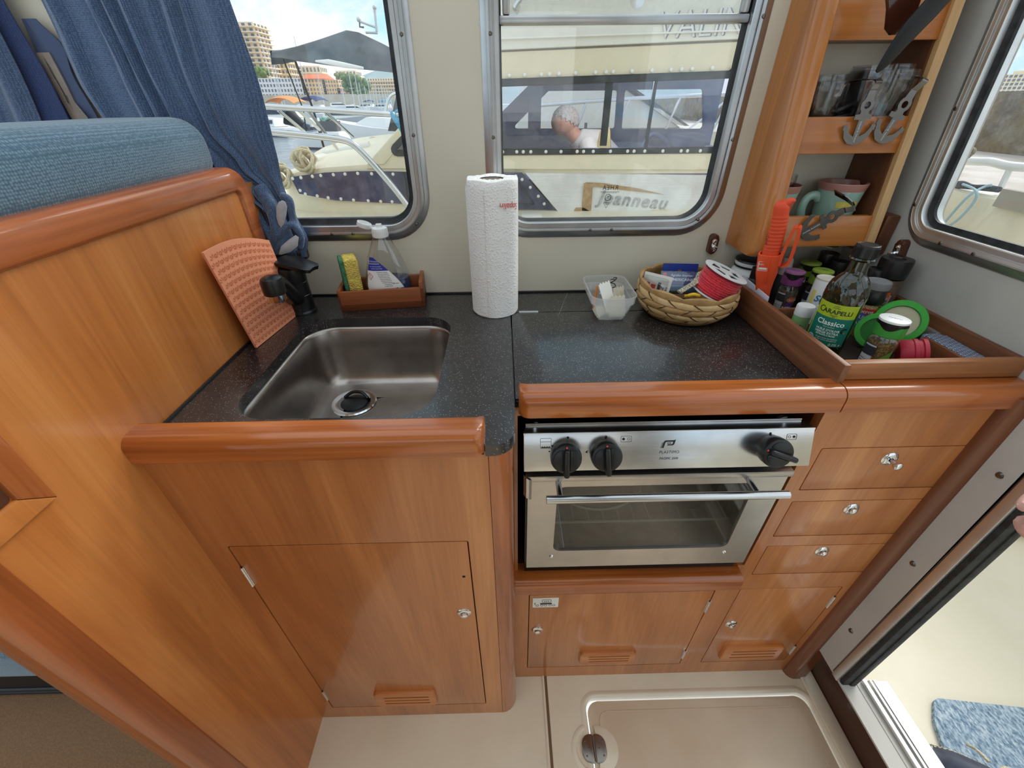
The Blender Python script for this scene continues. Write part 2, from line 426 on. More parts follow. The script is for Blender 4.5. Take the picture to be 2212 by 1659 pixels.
# raised moulding round the hatch and up to the sill
mb = MB()
prof = [(-.004, -.012), (-.003, .0005), (.001, .0035), (.006, .0035), (.011, .0006), (.013, 0)]
sweep(mb, [(.182, -1.2), (.762, -1.2), (.762, .428), (.182, .428)], .03, prof, XY(0), 6)
mb.lathe([(.040, .0004), (.042, .003), (.047, .0032), (.052, .0005)], 24, T(.19, .323, 0), PI * .58, PI * 1.42)
mb.box(.764, .80, -1.6, .49, 0, .012, .005)
struct('trim_3', mb, M['floorsmooth'])
h = thing('floor_hatch', 'beige hatch cover with rounded moulded edge let into the floor', 'hatch', (.47, .1, 0))
mb = MB(); outl = rpoly([(hx0, -1.1), (hx1, -1.1), (hx1, hy1), (hx0, hy1)], .026, 0, 6)
mb.prism(outl, XY(0), -.012, -.0005, .002)
inn = rpoly([(hx0 + .026, -1.1), (hx1 - .024, -1.1), (hx1 - .024, hy1 - .022), (hx0 + .026, hy1 - .022)], .02, 0, 6)
mb.prism(inn, XY(0), -.002, .0016, .0014)
part('panel', mb, M['hatch'], h)
mb = MB(); mb.lathe([(.046, .0006), (.042, .0034), (0, .0034)], 28, T(.204, .323, 0), -PI * .55, PI * .55)
part('hinge_pad', mb, M['floorsmooth'], h)
hg = MB()
hg.prism(rpoly([(.163, .296), (.190, .296), (.190, .350), (.163, .350)], [.02, .003, .003, .02]), XY(0), .002, .0055, .001)
hg.prism(rpoly([(.193, .296), (.220, .296), (.220, .350), (.193, .350)], [.003, .02, .02, .003]), XY(0), .002, .0055, .001)
hg.cyl((.1915, .299, .0055), (.1915, .347, .0055), .003, n=10)
hi = part('hinge', hg, mat('hinge_steel', rgb(140, 132, 124), .28, 1), h, 'steel hinge')
for x, y in ((.172, .309), (.171, .337), (.181, .323), (.212, .309), (.213, .337), (.203, .323)):
    s = MB(); s.lathe([(0, .0064), (.0018, .0062), (.0022, .0054), (.0038, .0054)], 12, T(x, y, 0)); part('screw', s, M['screw'], hi)
mb = MB(); mb.box(-1.7, -.50, -1.7, .95, 0, .006); solo('floor_sheet', mb, M['floor_sheet'], 'brown sheet on the floor beyond the end of the wooden partition', 'floor_sheet', loc=(-1, 0, 0))  # separate floor sheet in mottled brown

# ------------------------------------------------------------------ walls, windows
W1 = (rect(-.62, -.182, 1.066, 1.66), .06)
W2 = (rect(-.002, .421, 1.067, 1.66), .055)
W3 = ([(-.766, 1.088), (-.40, 1.088), (-.40, 1.62), (-.815, 1.62)], .034)      # u = -y on the bulkhead
mb = MB()
mb.plate(rect(-1.7, .80, -.03, 1.95), [rpoly(W1[0], W1[1], .002), rpoly(W2[0], W2[1], .002)], XZ(YB), -.035, 0)
struct('wall_back', mb, M['wall'])
PRF = [(.0, -.03), (.0, .0055), (.0015, .007), (.0085, .007), (.009, .0055), (.0105, .0055), (.011, .0095), (.0155, .010), (.016, .009), (.017, .009), (.0175, .010), (.022, .0085), (.0225, .005), (.030, .003), (.032, .001), (.032, 0)]
def window(n, cs, rad, mp, glass_w, seal, screws, dp=1, mats=('alu', 'rubber')):
    mb = MB(); mb.plate(rpoly(cs, rad, -.001), [], mp, glass_w - .004, glass_w)
    w = struct('window_%d' % n, mb, M['glass'])
    f = MB(); sweep(f, cs, rad, PRF, mp, 10); part('window_frame', f, M[mats[0]], w)
    s = MB(); sweep(s, cs, rad, [(.0012, -.028 * dp), (-seal, -.024 * dp), (-seal, -.012 * dp), (-.0005, -.006 * dp), (.0008, -.004 * dp)], mp, 10); part('rubber_seal', s, M[mats[1]], w)
    for u, v_ in screws:
        k = MB(); k.lathe([(0, .0118), (.0025, .0112), (.0036, .0092), (.0036, .004)], 12, mp @ T(u, v_, 0)); k.lathe([(0, .0121), (.0012, .0119)], 6, mp @ T(u, v_, 0))
        part('screw', k, M['screw'], w)
    return w
w1 = window(1, *W1, XZ(YB), -.022, .011, [(-.1655, 1.372), (-.166, 1.227), (-.182, 1.068), (-.318, 1.0505), (-.362, 1.0505)])
w2 = window(2, *W2, XZ(YB), -.022, .003, [(-.017, 1.372), (-.017, 1.222), (.437, 1.391), (.437, 1.214), (.407, 1.069), (.182, 1.0515), (.227, 1.0515)])
mb = MB(); mb.box(-.002, .421, YB + .004, YB + .018, 1.384, 1.397, .003); part('meeting_rail', mb, M['alu'], w2)
mb = MB(); mb.box(.012, .408, YB + .006, YB + .012, 1.3966, 1.6, .001); part('sliding_pane', mb, M['glass'], w2)
mb = MB(); mb.box(.004, .016, YB + .003, YB + .016, 1.397, 1.62, .003); mb.box(.404, .417, YB + .003, YB + .016, 1.397, 1.62, .003); part('guide_channel', mb, M['aluv'], w2)
# maker's mark etched on the inner face of the glass: seen from behind, so it reads in reverse
mb = MB(); FL = XZ(YB + .0218) @ Matrix.Diagonal((-1, 1, 1, 1))
mb.text('RHEA', .012, XZ(YB + .0217) @ T(.222, 1.1275, 0) @ Matrix.Diagonal((-1, 1, 1, 1)), .0001, space=1.15)
mb.box(.202, .242, YB + .0214, YB + .0217, 1.1195, 1.1202); mb.box(.206, .237, YB + .0214, YB + .0217, 1.1178, 1.1183)
mt = XZ(YB + .0217) @ T(.219, 1.109, 0)
for k in range(16):
    a = 2 * PI * k / 16; mb.box(-.0007, .0007, -.001, .001, 0, .0002, M=mt @ RZ(a) @ T(0, .0062, 0))
mb.text('T', .007, mt, .0001)
mt = XZ(YB + .0217) @ T(.217, 1.0935, 0)
mb.plate([(-.0065, .006), (0, -.006), (.0065, .006)], [[(-.0053, .0052), (0, -.0045), (.0053, .0052)]], mt, 0, .0002)
mb.text('8', .004, mt @ T(0, .002, 0), .0001)
part('etched_mark', mb, M['ink'], w2, 'black etched maker mark reading in reverse')
mb = MB(); DOOR = rect(.40, 1.25, .165, 1.9)
mb.plate([(-.93, .165), (.50 - .905, .165), (1.7, .165), (1.7, 1.95), (-.93, 1.95)], [rpoly(W3[0], W3[1], .002), rpoly(rect(-.41, .9, .17, 1.9), .0)], YZm(XR), -.035, 0)
struct('wall_right', mb, M['wallgrey'])
w3 = window(3, *W3, YZm(XR), -.010, .009, [(-.785, 1.118), (-.703, 1.0725), (-.643, 1.0725), (-.7985, 1.262)], .45, mats=('aluy', 'rubber'))
# door opening: dark corner post, bronze liner, aluminium jamb, seal, sill
d = thing('door_1', None, None); d['kind'] = 'structure'
mb = MB(); mb.box(XR + .002, XR + .034, .4065, .4172, .17, 1.9, .001); part('door_liner', mb, mat('bronze_liner', rgb(98, 70, 56), .5), d)
mb = MB(); mb.box(XR - .003, XR + .030, .3895, .4065, .165, 1.9, .002); part('door_jamb', mb, M['aluy'], d)
mb = MB(); mb.box(XR + .002, XR + .022, .3800, .3895, .165, 1.9, .003); mb.box(XR + .018, XR + .034, .3770, .3895, .165, 1.9, .004); part('door_seal', mb, M['rubber'], d)
mb = MB()
for x0, x1, z in ((.797, .806, .182), (.806, .812, .170), (.812, .818, .182), (.818, .822, .168), (.822, .832, .180), (.832, .86, .172)): mb.box(x0, x1, -1.2, .385, .12, z, .001)
part('door_sill', mb, M['aluy'], d)
mb = MB(); mb.lathe([(0, .0035), (.004, .003), (.005, .001), (.0055, 0)], 14, YZm(XR) @ T(-.435, .305, 0)); mb.lathe([(0, .0035), (.004, .003), (.005, .001), (.0055, 0)], 14, YZm(XR) @ T(-.435, .56, 0))
mb.lathe([(0, .0035), (.004, .003), (.005, .001), (.0055, 0)], 14, YZm(XR) @ T(-.43, .80, 0))
part('screw', mb, M['screw'], d)
mb = MB(); mb.box(.80, .82, -1.5, .50, .002, .15, .003); solo('sill_board', mb, M['darkwoody'], 'dark brown wooden board on edge below the door sill', 'board', loc=(.81, -.5, 0))
mb = MB(); mb.box(.785, .799, -1.5, .45, .15, .172, .002); struct('trim_4', mb, M['wallgrey'])
mb = MB(); mb.lathe([(.0, .0), (.022, 0), (.022, .92), (0, .92)], 12, T(.752, .477, .0), PI, PI * 1.5); mb.box(.748, .775, .455, .50, 0, .92)
struct('trim_5', mb, wood('corner_post_wood', rgb(88, 46, 24), rgb(114, 62, 34), rgb(134, 78, 46), 'Z', .35, .5, 14, .5, False, .05))
mb = MB(); mb.box(-1.7, .80, -1.7, -.12, 1.95, 1.98); struct('ceiling', mb, M['wall'])
mb = MB(); mb.plate(rect(-1.7, .80, 0, 1.95), [rect(-1.3, .5, 1.15, 1.75)], XZ(-1.7), -.03, 0); struct('wall_opposite', mb, M['wall'])
# ------------------------------------------------------------------ partition on the left
p = thing('partition', 'honey-coloured wooden partition with cherry cap rail beside the sink', 'partition', (XL, .5, 0))
mb = MB()
pk = rpoly([(-.2, .955), (.285, .955), (.285, 1.10), (-.2, 1.10)], .006)
mb.plate(rect(.22, .912, 0, 1.155), [], YZ(XL), -.022, 0)
part('panel', mb, M['panel'], p)
cap = MB()
# cap rail: along the top, round the corner, down the back end
prof = [(-.004, .0), (-.0035, .004), (-.001, .0075), (.002, .0085), (.026, .0085), (.031, .0065), (.0345, .002), (.036, -.004), (.036, -.03), (.02, -.034), (-.004, -.03)]
def cap_row(y, z, ny, nz): return [(XL + h - .002, y + ny * o, z + nz * o) for o, h in prof]
rows = [cap_row(.20, 1.153, 0, 1), cap_row(.55, 1.152, 0, 1), cap_row(.79, 1.152, 0, 1)]
for k in range(9):
    a = PI / 2 * k / 8; rows.append(cap_row(.815 + .012 * math.sin(a) , 1.14 + .012 * math.cos(a), math.sin(a), math.cos(a)))
rows += [cap_row(.827, 1.05, 1, 0), cap_row(.827, ZC + .002, 1, 0)]
cap.rings(rows, caps=True); part('cap_rail', cap, M['raily'], p, 'reddish cherry rail')
mb = MB(); mb.prism(rpoly([(-.024, .196), (.006, .196), (.006, .236), (-.024, .236)], [.010, .014, .004, .004]), Matrix(((1, 0, 0, XL), (0, 1, 0, 0), (0, 0, 1, 0), (0, 0, 0, 1))), 0, 1.19)
part('end_post', mb, M['post'], p, 'reddish rounded end post')
# mitred frame of a pocket cut in the panel
mb = MB(); Mx = YZ(XL)
mb.prism([(.304, .939), (.304, 1.17), (.278, 1.17), (.278, .965)], Mx, -.001, .0055, .002)
part('pocket_stile', mb, M['post'], p, 'reddish mitred frame piece')
mb = MB(); mb.prism([(.06, .939), (.304, .939), (.278, .965), (.06, .965)], Mx, -.001, .0055, .002)
part('pocket_rail', mb, M['panel'], p)
mb = MB(); mb.prism(rpoly([(.05, .966), (.277, .966), (.277, 1.15), (.05, 1.15)], .004), Mx, -.001, .0012)
part('pocket_back', mb, M['darkwoody'], p)

# ------------------------------------------------------------------ small fittings
def knob(parent, x, y, z, name='knob', out=0):
    mb = MB(); A = XZ(y) @ T(x, z, 0)
    mb.lathe([(.0135, 0), (.0135, .0012), (.0115, .003), (.0085, .0038), (.008, .0022), (0, .0022)], 24, A)
    mb.lathe([(.0062, .002 + out), (.0072, .005 + out), (.0068, .0075 + out), (.004, .0092 + out), (0, .0097 + out)], 20, A)
    if out: mb.lathe([(.004, 0), (.004, .004 + out)], 12, A)
    return part(name, mb, M['chrome'], parent, 'chrome push knob')
def hinge(parent, x, y, z0, z1):
    mb = MB(); mb.cyl((x, y - .0016, z0), (x, y - .0016, z1), .0026, n=10); mb.box(x - .004, x + .004, y - .0012, y + .001, z0, z1)
    for k in (1, 2): mb.cyl((x, y - .0016, lerp(z0, z1, k / 3) - .0004), (x, y - .0016, lerp(z0, z1, k / 3) + .0004), .0029, n=10)
    return part('hinge', mb, M['chrome'], parent, 'steel hinge')
def vent(parent, x0, x1, z0, z1, y):
    mb = MB(); mp = XZ(y); slots = []
    h = (z1 - z0); n = 3
    for k in range(n):
        zc = z0 + h * (.27 + .23 * k); slots.append(rrect(x0 + .022, x1 - .016, zc - h * .045, zc + h * .045, h * .04, 0, 3))
    mb.plate(rrect(x0 + .003, x1 - .003, z0 + .003, z1 - .003, .008), slots, mp, .003, .0085)
    sweep(mb, rect(x0, x1, z0, z1), .010, [(0, 0), (0, .004), (-.001, .0072), (-.0035, .0085)], mp, 6)
    v = part('vent_grille', mb, M['vent'], parent)
    b_ = MB(); b_.plate(rrect(x0 + .01, x1 - .01, z0 + .01, z1 - .01, .004), [], mp, .001, .0022); part('vent_backing', b_, M['gap'], v)
    return v
M['vent'] = wood('vent_wood', rgb(166, 94, 40), rgb(192, 114, 54), rgb(206, 132, 68), 'X', .35, .4, 18, .4, False, .06)
def leaf(name, parent, x0, x1, z0, z1, y, m, rad=.003):
    mb = MB(); mb.prism(rrect(x0, x1, z0, z1, rad, 0, 3), XZ(y), -.016, 0, .0008); return part(name, mb, m, parent)

# ------------------------------------------------------------------ sink cabinet
s = thing('sink_cabinet', 'orange-brown wooden sink cabinet with one hinged door, left of the oven', 'cabinet', (-.24, YS, 0))
D = (-.4385, -.0675, .062, .7085)
mb = MB(); mb.plate(rect(XL, -.027, .0, .90), [rrect(D[0] - .0022, D[1] + .0022, D[2] - .0022, D[3] + .0022, .004, 0, 3)], XZ(YS), -.018, 0)
part('front_panel', mb, M['front'], s)
mb = MB(); mb.plate(rect(D[0] - .006, D[1] + .006, D[2] - .006, D[3] + .006), [], XZ(YS), -.022, -.0165); part('door_rebate', mb, M['gap'], s)
dr = leaf('door', s, *D, YS, M['front'])
knob(dr, -.0875, YS, .494); hinge(dr, -.4385, YS, .602, .655); hinge(dr, -.4385, YS, .112, .16)
vent(dr, -.324, -.180, .082, .151, YS)
mb = MB(); mb.cyl((-.0795, YS - .0006, .612), (-.0795, YS + .002, .612), .0028, n=10); part('keyhole', mb, M['gap'], dr)
mb = MB(); mb.lathe([(0, .0), (.034, 0), (.034, .9), (0, .9)], 16, T(-.0262, YS + .034, 0), -PI / 2, 0); mb.box(-.027, .0078, YS + .034, .53, 0, .90)
part('corner_post', mb, M['post'], s)
mb = MB(); mb.box(XL, -.02, YS + .02, .9, .0, .02); part('bottom_board', mb, M['darkwoody'], s)
def rail(x0, x1, yf, yb, z0, z1, r0=.0, r1=.0):
    """fiddle rail with a rolled front edge and rounded ends"""
    pr = rpoly([(yf, z0), (yb, z0), (yb, z1), (yf, z1)], [.002, .001, .006, .016], 0, 6)
    rows = []
    def row(x, ins): return [(x, min(y + ins * (1 if y < yb - .004 else 0), yb), z - (ins * .35 if z > z0 + .02 else 0)) for y, z in pr]
    for r, x, sg in ((r0, x0, 1),):
        for k in range(7 if r else 1):
            a = PI / 2 * k / 6 if r else PI / 2
            rows.append(row(x + r * (1 - math.sin(a)) if False else x + r * (1 - math.cos(a)), r * (1 - math.sin(a)) if r else 0))
    n = 6
    for k in range(1, n): rows.append(row(lerp(x0 + r0, x1 - r1, k / n), 0))
    for k in range(7 if r1 else 1):
        a = PI / 2 * (6 - k) / 6 if r1 else PI / 2
        rows.append(row(x1 - r1 * (1 - math.cos(a)), r1 * (1 - math.sin(a)) if r1 else 0))
    return MB().rings(rows, caps=True)
mb = MB(); mb.box(XL, -.032, YS - .003, YS + .006, .8975, .9005); part('shadow_joint', mb, M['gap'], s)
part('lip_rail', rail(-.484, -.030, .389, .430, .900, .9375, 0, .016), M['rail'], s, 'glossy cherry lip')

# ------------------------------------------------------------------ oven and drawer cabinet
g = thing('galley_cabinet', 'orange-brown wooden cabinet holding the oven, three drawers and two low doors', 'cabinet', (.37, YO, 0))
OV = (.0145, .4725, .500, .897)
DR = [(.4995, .7335, .7225, .8175), (.4995, .7335, .5935, .6905), (.4995, .7335, .4665, .5605)]
D1 = (.0400, .4375, .056, .406); D2 = (.4935, .7125, .062, .4085)
mb = MB(); gp = .0018
holes = [rect(OV[0], OV[1], OV[2], OV[3])] + [rrect(a - gp, b_ + gp, c - gp, d_ + gp, .003, 0, 3) for a, b_, c, d_ in DR + [D1, D2]]
mb.plate(rect(.006, .752, 0, .90), holes, XZ(YO), -.016, 0); part('front_panel', mb, M['front'], g)
mb = MB()
for a, b_, c, d_ in DR + [D1, D2]: mb.plate(rect(a - .006, b_ + .006, c - .006, d_ + .006), [], XZ(YO), -.020, -.0155)
part('rebate_backing', mb, M['gap'], g)
for k, q in enumerate(DR):
    o = leaf('drawer', g, *q, YO, M['front']); knob(o, (.6195, .613, .6125)[k], YO, (.795, .671, .544)[k] - .002, out=.012 if k == 0 else 0)
o = leaf('door', g, *D1, YO, M['front']); knob(o, .060, YO, .256); hinge(o, .437, YO, .322, .366); hinge(o, .437, YO, .092, .132); vent(o, .170, .311, .086, .142, YO)
mb = MB(); lx0, lx1, lz0, lz1 = .047, .103, .357, .395
mb.box(lx0, lx1, YO - .0008, YO, lz0, lz1)
mb.mat(1)
mp = XZ(YO - .0009)
mb.plate(rrect(lx0 + .020, lx0 + .040, lz0 + .020, lz0 + .033, .004), [rrect(lx0 + .021, lx0 + .039, lz0 + .021, lz0 + .032, .003)], mp, 0, .0002)
for u in (.010, .020, .028, .038, .046): mb.plate(rrect(lx0 + u - .0034, lx0 + u + .0034, lz0 + .005, lz0 + .012, .003), [rrect(lx0 + u - .0026, lx0 + u + .0026, lz0 + .006, lz0 + .011, .002)], mp, 0, .0002)
mb.plate(rrect(lx0 + .016, lx0 + .042, lz0 + .013, lz0 + .018, .002), [], mp, 0, .0002)
for u in (.026, .030, .034): mb.plate(rrect(lx0 + u - .001, lx0 + u + .001, lz0 + .024, lz0 + .028, .0008), [], mp, 0, .0002)
mb.plate(rect(lx0 + .004, lx0 + .0055, lz0 + .012, lz0 + .02), [], mp, 0, .0002)
part('sticker', mb, [M['white'], M['ink']], o, 'white sticker with a black line drawing')
o = leaf('door', g, *D2, YO, M['front']); knob(o, .5145, YO, .261); hinge(o, .7125, YO, .328, .372); hinge(o, .7125, YO, .10, .142); vent(o, .530, .681, .086, .152, YO)
mb = MB(); mb.box(.4735, .752, YO - .003, YO + .006, .8975, .9005); part('shadow_joint', mb, M['gap'], g)
part('lip_rail', rail(.0165, .4815, .465, .505, .900, .9375, .016, 0), M['rail'], g, 'glossy cherry lip')
part('lip_rail', rail(.4835, .772, .465, .505, .900, .9375, 0, 0), M['rail'], g, 'glossy cherry lip')
mb = MB(); mb.prism(rpoly([(.446, .462), (.49, .462), (.49, .5005), (.446, .5005)], [.003, .001, .002, .012]), YZ(0), .0085, .4585); part('oven_rail', mb, M['rail'], g)
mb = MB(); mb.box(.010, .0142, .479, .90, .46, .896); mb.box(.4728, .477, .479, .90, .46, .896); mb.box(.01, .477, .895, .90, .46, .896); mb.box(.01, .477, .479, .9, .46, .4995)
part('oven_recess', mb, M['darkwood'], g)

# ------------------------------------------------------------------ worktop, hob lid, sink
SK = (rect(-.402, -.108, .462, .788), .058)
w = thing('worktop', 'black speckled worktop round the sink', 'worktop', (-.23, .65, .895))
mb = MB(); outl = [(XL + .001, .914), (XL + .001, .4302), (-.0302, .4302)]
outl += [(-.0302, .3985), (-.022, .3985)] + [(-.022 + .032 * math.cos(a), .4305 + .032 * math.sin(a)) for a in [-PI / 2 + PI / 2 * k / 10 for k in range(11)]] + [(.0098, .8045), (.480, .8045), (.480, .914)]
outl = outl[::-1]
mb.plate(outl[::-1], [rpoly(SK[0], SK[1])], XY(0), .893, ZC); part('slab', mb, M['counter'], w)
mb = MB(); mb.tube([(XL + .003, .44, ZC + .0005), (XL + .003, .905, ZC + .0005)], .0028, 8); part('joint_bead', mb, M['blackpl'], w)
mb = MB(); mb.box(XL + .01, .47, .9085, .9145, ZC, ZC + .0035, .001); part('back_bead', mb, M['blackpl'], w)
l = thing('hob_lid', 'black speckled lid panel over the hob with a small steel hinge', 'lid', (.245, .65, .895))
mb = MB(); mb.prism(rrect(.0122, .4795, .4995, .8028, .002, 0, 2), XY(0), .893, ZC, .0008); part('panel', mb, M['counter'], l)
for x in (.028, .415): 
    mb = MB(); mb.box(x, x + .040, .8005, .8075, ZC - .001, ZC + .0012, .0005); mb.cyl((x, .804, ZC + .001), (x + .04, .804, ZC + .001), .0018, n=8); part('hinge', mb, M['alu'], l, 'steel hinge strip')
# sink
steel = mottled('sink_steel', rgb(176, 169, 163), rgb(142, 134, 128), 9, .3, .35, .7, 5, metal=1); M['sink'] = steel
t, b = nt(steel); n_ = noise(t, coords(t, (1, 1, .05)), 500, 3); bump(t, b, n_, .05, .0005)
k = thing('sink', 'stainless steel rectangular sink let into the black worktop', 'sink', (-.255, .625, .77))
def ring(off, z, rad_extra=0): return [(x, y, z) for x, y in rpoly(SK[0], SK[1], off, 10)]
rows = [ring(.010, .892), ring(-.0005, .893), ring(-.003, .8915), ring(-.006, .886), ring(-.010, .83), ring(-.014, .797), ring(-.019, .783), ring(-.027, .7735), ring(-.037, .7695), ring(-.052, .768)]
mb = MB(); mb.rings(rows)
cx, cy = -.317, .694
last = rows[-1]
mb.rings([last, [(lerp(x, cx, .6), lerp(y, cy, .6), .7665) for x, y, z in last], [(cx + .0005 * 0 + .043 * (V3((x - cx, y - cy, 0)).normalized().x), cy + .043 * (V3((x - cx, y - cy, 0)).normalized().y), .7655) for x, y, z in last]])
part('basin', mb, M['sink'], k)
mb = MB(); mb.lathe([(.046, .7668), (.0435, .7692), (.034, .7684), (.031, .766), (.029, .762), (0, .762)], 32, T(cx, cy, 0)); dn = part('drain_ring', mb, M['chrome'], k, 'steel drain ring')
mb = MB(); mb.lathe([(.028, .7620), (.027, .7672), (.020, .7690), (0, .7695)], 28, T(cx, cy, 0)); mb.tube(path([(cx - .024, cy + .016, .768), (cx - .008, cy + .024, .776), (cx + .012, cy + .022, .776), (cx + .026, cy + .012, .768)], 6), .0035, 8); part('drain_plug', mb, M['blackpl'], dn, 'black rubber plug')
# ------------------------------------------------------------------ oven
M['ovsteel'] = brushed('oven_steel', rgb(204, 204, 205), .25, 'X', .12)
M['ovdoor'] = brushed('oven_door_steel', rgb(190, 186, 181), .36, 'Y', .12)
M['enamel'] = mat('black_enamel', rgb(14, 14, 15), .22)
M['cavity'] = mottled('oven_cavity', rgb(158, 154, 144), rgb(180, 175, 164), 30, .45)
M['redmark'] = mat('red_mark', rgb(206, 70, 62), .5)
m = bpy.data.materials.new('dotted_oven_glass'); m.use_nodes = True; t = NT(m); t.n.clear(); M['ovglass'] = m
v = coords(t); sx = t.node('ShaderNodeSeparateXYZ', Vector=v)
k_ = 2 * PI / .0036
wv = t.math('MULTIPLY', t.math('SINE', t.math('MULTIPLY', t.math('ADD', sx.outputs[0], sx.outputs[2]), k_ * .707)), t.math('SINE', t.math('MULTIPLY', t.math('SUBTRACT', sx.outputs[0], sx.outputs[2]), k_ * .707)))
dots = t.ramp(t.math('ABSOLUTE', wv), [(.30, (1, 1, 1, 1)), (.5, (0, 0, 0, 1))])
tr = t.node('ShaderNodeBsdfTransparent', Color=(.82, .81, .78, 1)); gl = t.node('ShaderNodeBsdfGlossy', Roughness=.02); df = t.node('ShaderNodeBsdfDiffuse', Color=rgb(70, 67, 60))
a_ = t.node('ShaderNodeMixShader', i0=t.math('MULTIPLY', dots, .45), i1=tr.outputs[0], i2=df.outputs[0])
b_ = t.node('ShaderNodeMixShader', i0=thin_fresnel(t), i1=a_.outputs[0], i2=gl.outputs[0])
o_ = t.node('ShaderNodeOutputMaterial'); t.l.new(b_.outputs[0], o_.inputs[0])

ov = thing('oven', 'stainless steel oven with three black knobs and a bar handle', 'oven', (.236, .48, .5005))
OX0, OX1 = .0245, .4505
mb = MB()
mb.box(OX0 + .003, OX0 + .012, .474, .86, .503, .866); mb.box(OX1 - .012, OX1 - .003, .474, .86, .503, .866)
mb.box(OX0 + .012, OX1 - .012, .474, .86, .503, .515); mb.box(OX0 + .012, OX1 - .012, .474, .86, .800, .866); mb.box(OX0 + .012, OX1 - .012, .85, .86, .515, .80)
part('body', mb, M['enamel'], ov)
mb = MB(); x0, x1, y0, y1, z0, z1 = OX0 + .03, OX1 - .03, .49, .82, .545, .79
mb.hull8([(x0, y0, z0), (x1, y0, z0), (x1, y1, z0), (x0, y1, z0), (x0, y0, z1), (x1, y0, z1), (x1, y1, z1), (x0, y1, z1)])
mb.f = [f for f in mb.f if not all(abs(mb.v[i][1] - y0) < 1e-6 for i in f)]; mb.m = mb.m[:len(mb.f)]
for xx in (x0 + .002, x1 - .002):
    for zz in (.60, .655, .71): mb.box(xx - .003, xx + .003, y0, y1, zz, zz + .005)
part('cavity_lining', mb, M['cavity'], ov, 'grey enamelled lining')
# sloping control panel
A = math.atan2(.021, .057); FMx = Matrix(((1, 0, 0, 0), (0, math.sin(A), -math.cos(A), .438), (0, math.cos(A), math.sin(A), .8215), (0, 0, 0, 1)))
FMx = Matrix.Translation((0, 0, 0)) @ FMx
fa = MB(); fa.box(OX0 - .002, OX1 + .002, -.0005, .061, -.004, 0, .0012, M=FMx)
fa.hull8([(OX0 - .002, .458, .8755), (OX1 + .002, .458, .8755), (OX1 - .003, .484, .870), (OX0 + .003, .484, .870), (OX0 - .002, .459, .8785), (OX1 + .002, .459, .8785), (OX1 - .003, .484, .873), (OX0 + .003, .484, .873)])
fa.box(OX0 + .002, OX1 - .003, .482, .4855, .868, .877, .0008)
for xx in (OX0 - .001, OX1 - .001):
    fa.hull8([(xx, .440, .8215), (xx + .002, .440, .8215), (xx + .002, .474, .8215), (xx, .474, .8215), (xx, .4605, .8755), (xx + .002, .4605, .8755), (xx + .002, .474, .870), (xx, .474, .870)])
fa.mat(1)
mp = FMx @ T(0, 0, .00005)
def sym_ring(u, v_, r): fa.plate([(u + r * math.cos(2 * PI * k / 20), v_ + r * math.sin(2 * PI * k / 20)) for k in range(20)], [[(u + r * .78 * math.cos(2 * PI * k / 20), v_ + r * .78 * math.sin(2 * PI * k / 20)) for k in range(20)]], mp, 0, .0002)
def sym_dot(u, v_, r): fa.plate([(u + r * math.cos(2 * PI * k / 16), v_ + r * math.sin(2 * PI * k / 16)) for k in range(16)], [], mp, 0, .0002)
def sym_box(u0, u1, v0, v1): fa.plate(rrect(u0, u1, v0, v1, .0016), [rrect(u0 + .0005, u1 - .0005, v0 + .0005, v1 - .0005, .0013)], mp, 0, .0002)
sym_box(.047, .0635, .0365, .0525); fa.plate(rect(.0475, .063, .0465, .047), [], mp, 0, .0002)
fa.plate([(.0485, .0385)] + [(.0485 + .0135 * k / 8, .0385 + (.0012 if k % 2 else 0)) for k in range(1, 9)] + [(.062, .0375), (.0485, .0375)], [], mp, 0, .0002)
sym_box(.1655, .1815, .044, .0535); sym_dot(.1695, .0488, .0021); sym_ring(.1772, .0488, .0021)
sym_box(.4115, .4265, .0425, .0515); sym_ring(.4155, .047, .0020); sym_dot(.4225, .047, .0020)
for u in (.0875, .1435, .3865): sym_dot(u, .0528, .0019)
for u, v_ in ((.0645, .0405), (.0605, .0315)): sym_dot(u, v_, .0011)
fa.plate([(.1135, .0295), (.1175, .0325), (.1168, .0275)], [], mp, 0, .0002)
lg = mp @ T(.2375, .0395, 0) @ Matrix(((1, .28, 0, 0), (0, 1, 0, 0), (0, 0, 1, 0), (0, 0, 0, 1)))
fa.plate([(-.009, -.006), (-.0062, -.006), (-.0062, .0025), (-.005, .0035), (.005, .0035), (.005, -.0003), (-.002, -.0003), (-.002, -.0022), (.0062, -.0022), (.0078, -.0006), (.0078, .0065), (.004, .0058), (-.007, .0058), (-.009, .004)], [], lg, 0, .0002)
fa.plate([(-.0035, .0009), (.0028, .0009), (.0028, .002), (-.0035, .002)], [], lg, 0, .0002)
fa.plate([(-.0105, -.0062), (-.0098, -.0062), (-.0098, .003), (-.0105, .002)], [], lg, 0, .0002)
fa.text('PLASTIMO', .0062, mp @ T(.2385, .0265, 0), .0001, shear=.15, space=1.08); fa.text('PACIFIC 2500', .0048, mp @ T(.2385, .0165, 0), .0001, shear=.2, bold=.00006)
part('control_panel', fa, [M['ovsteel'], M['ink']], ov)
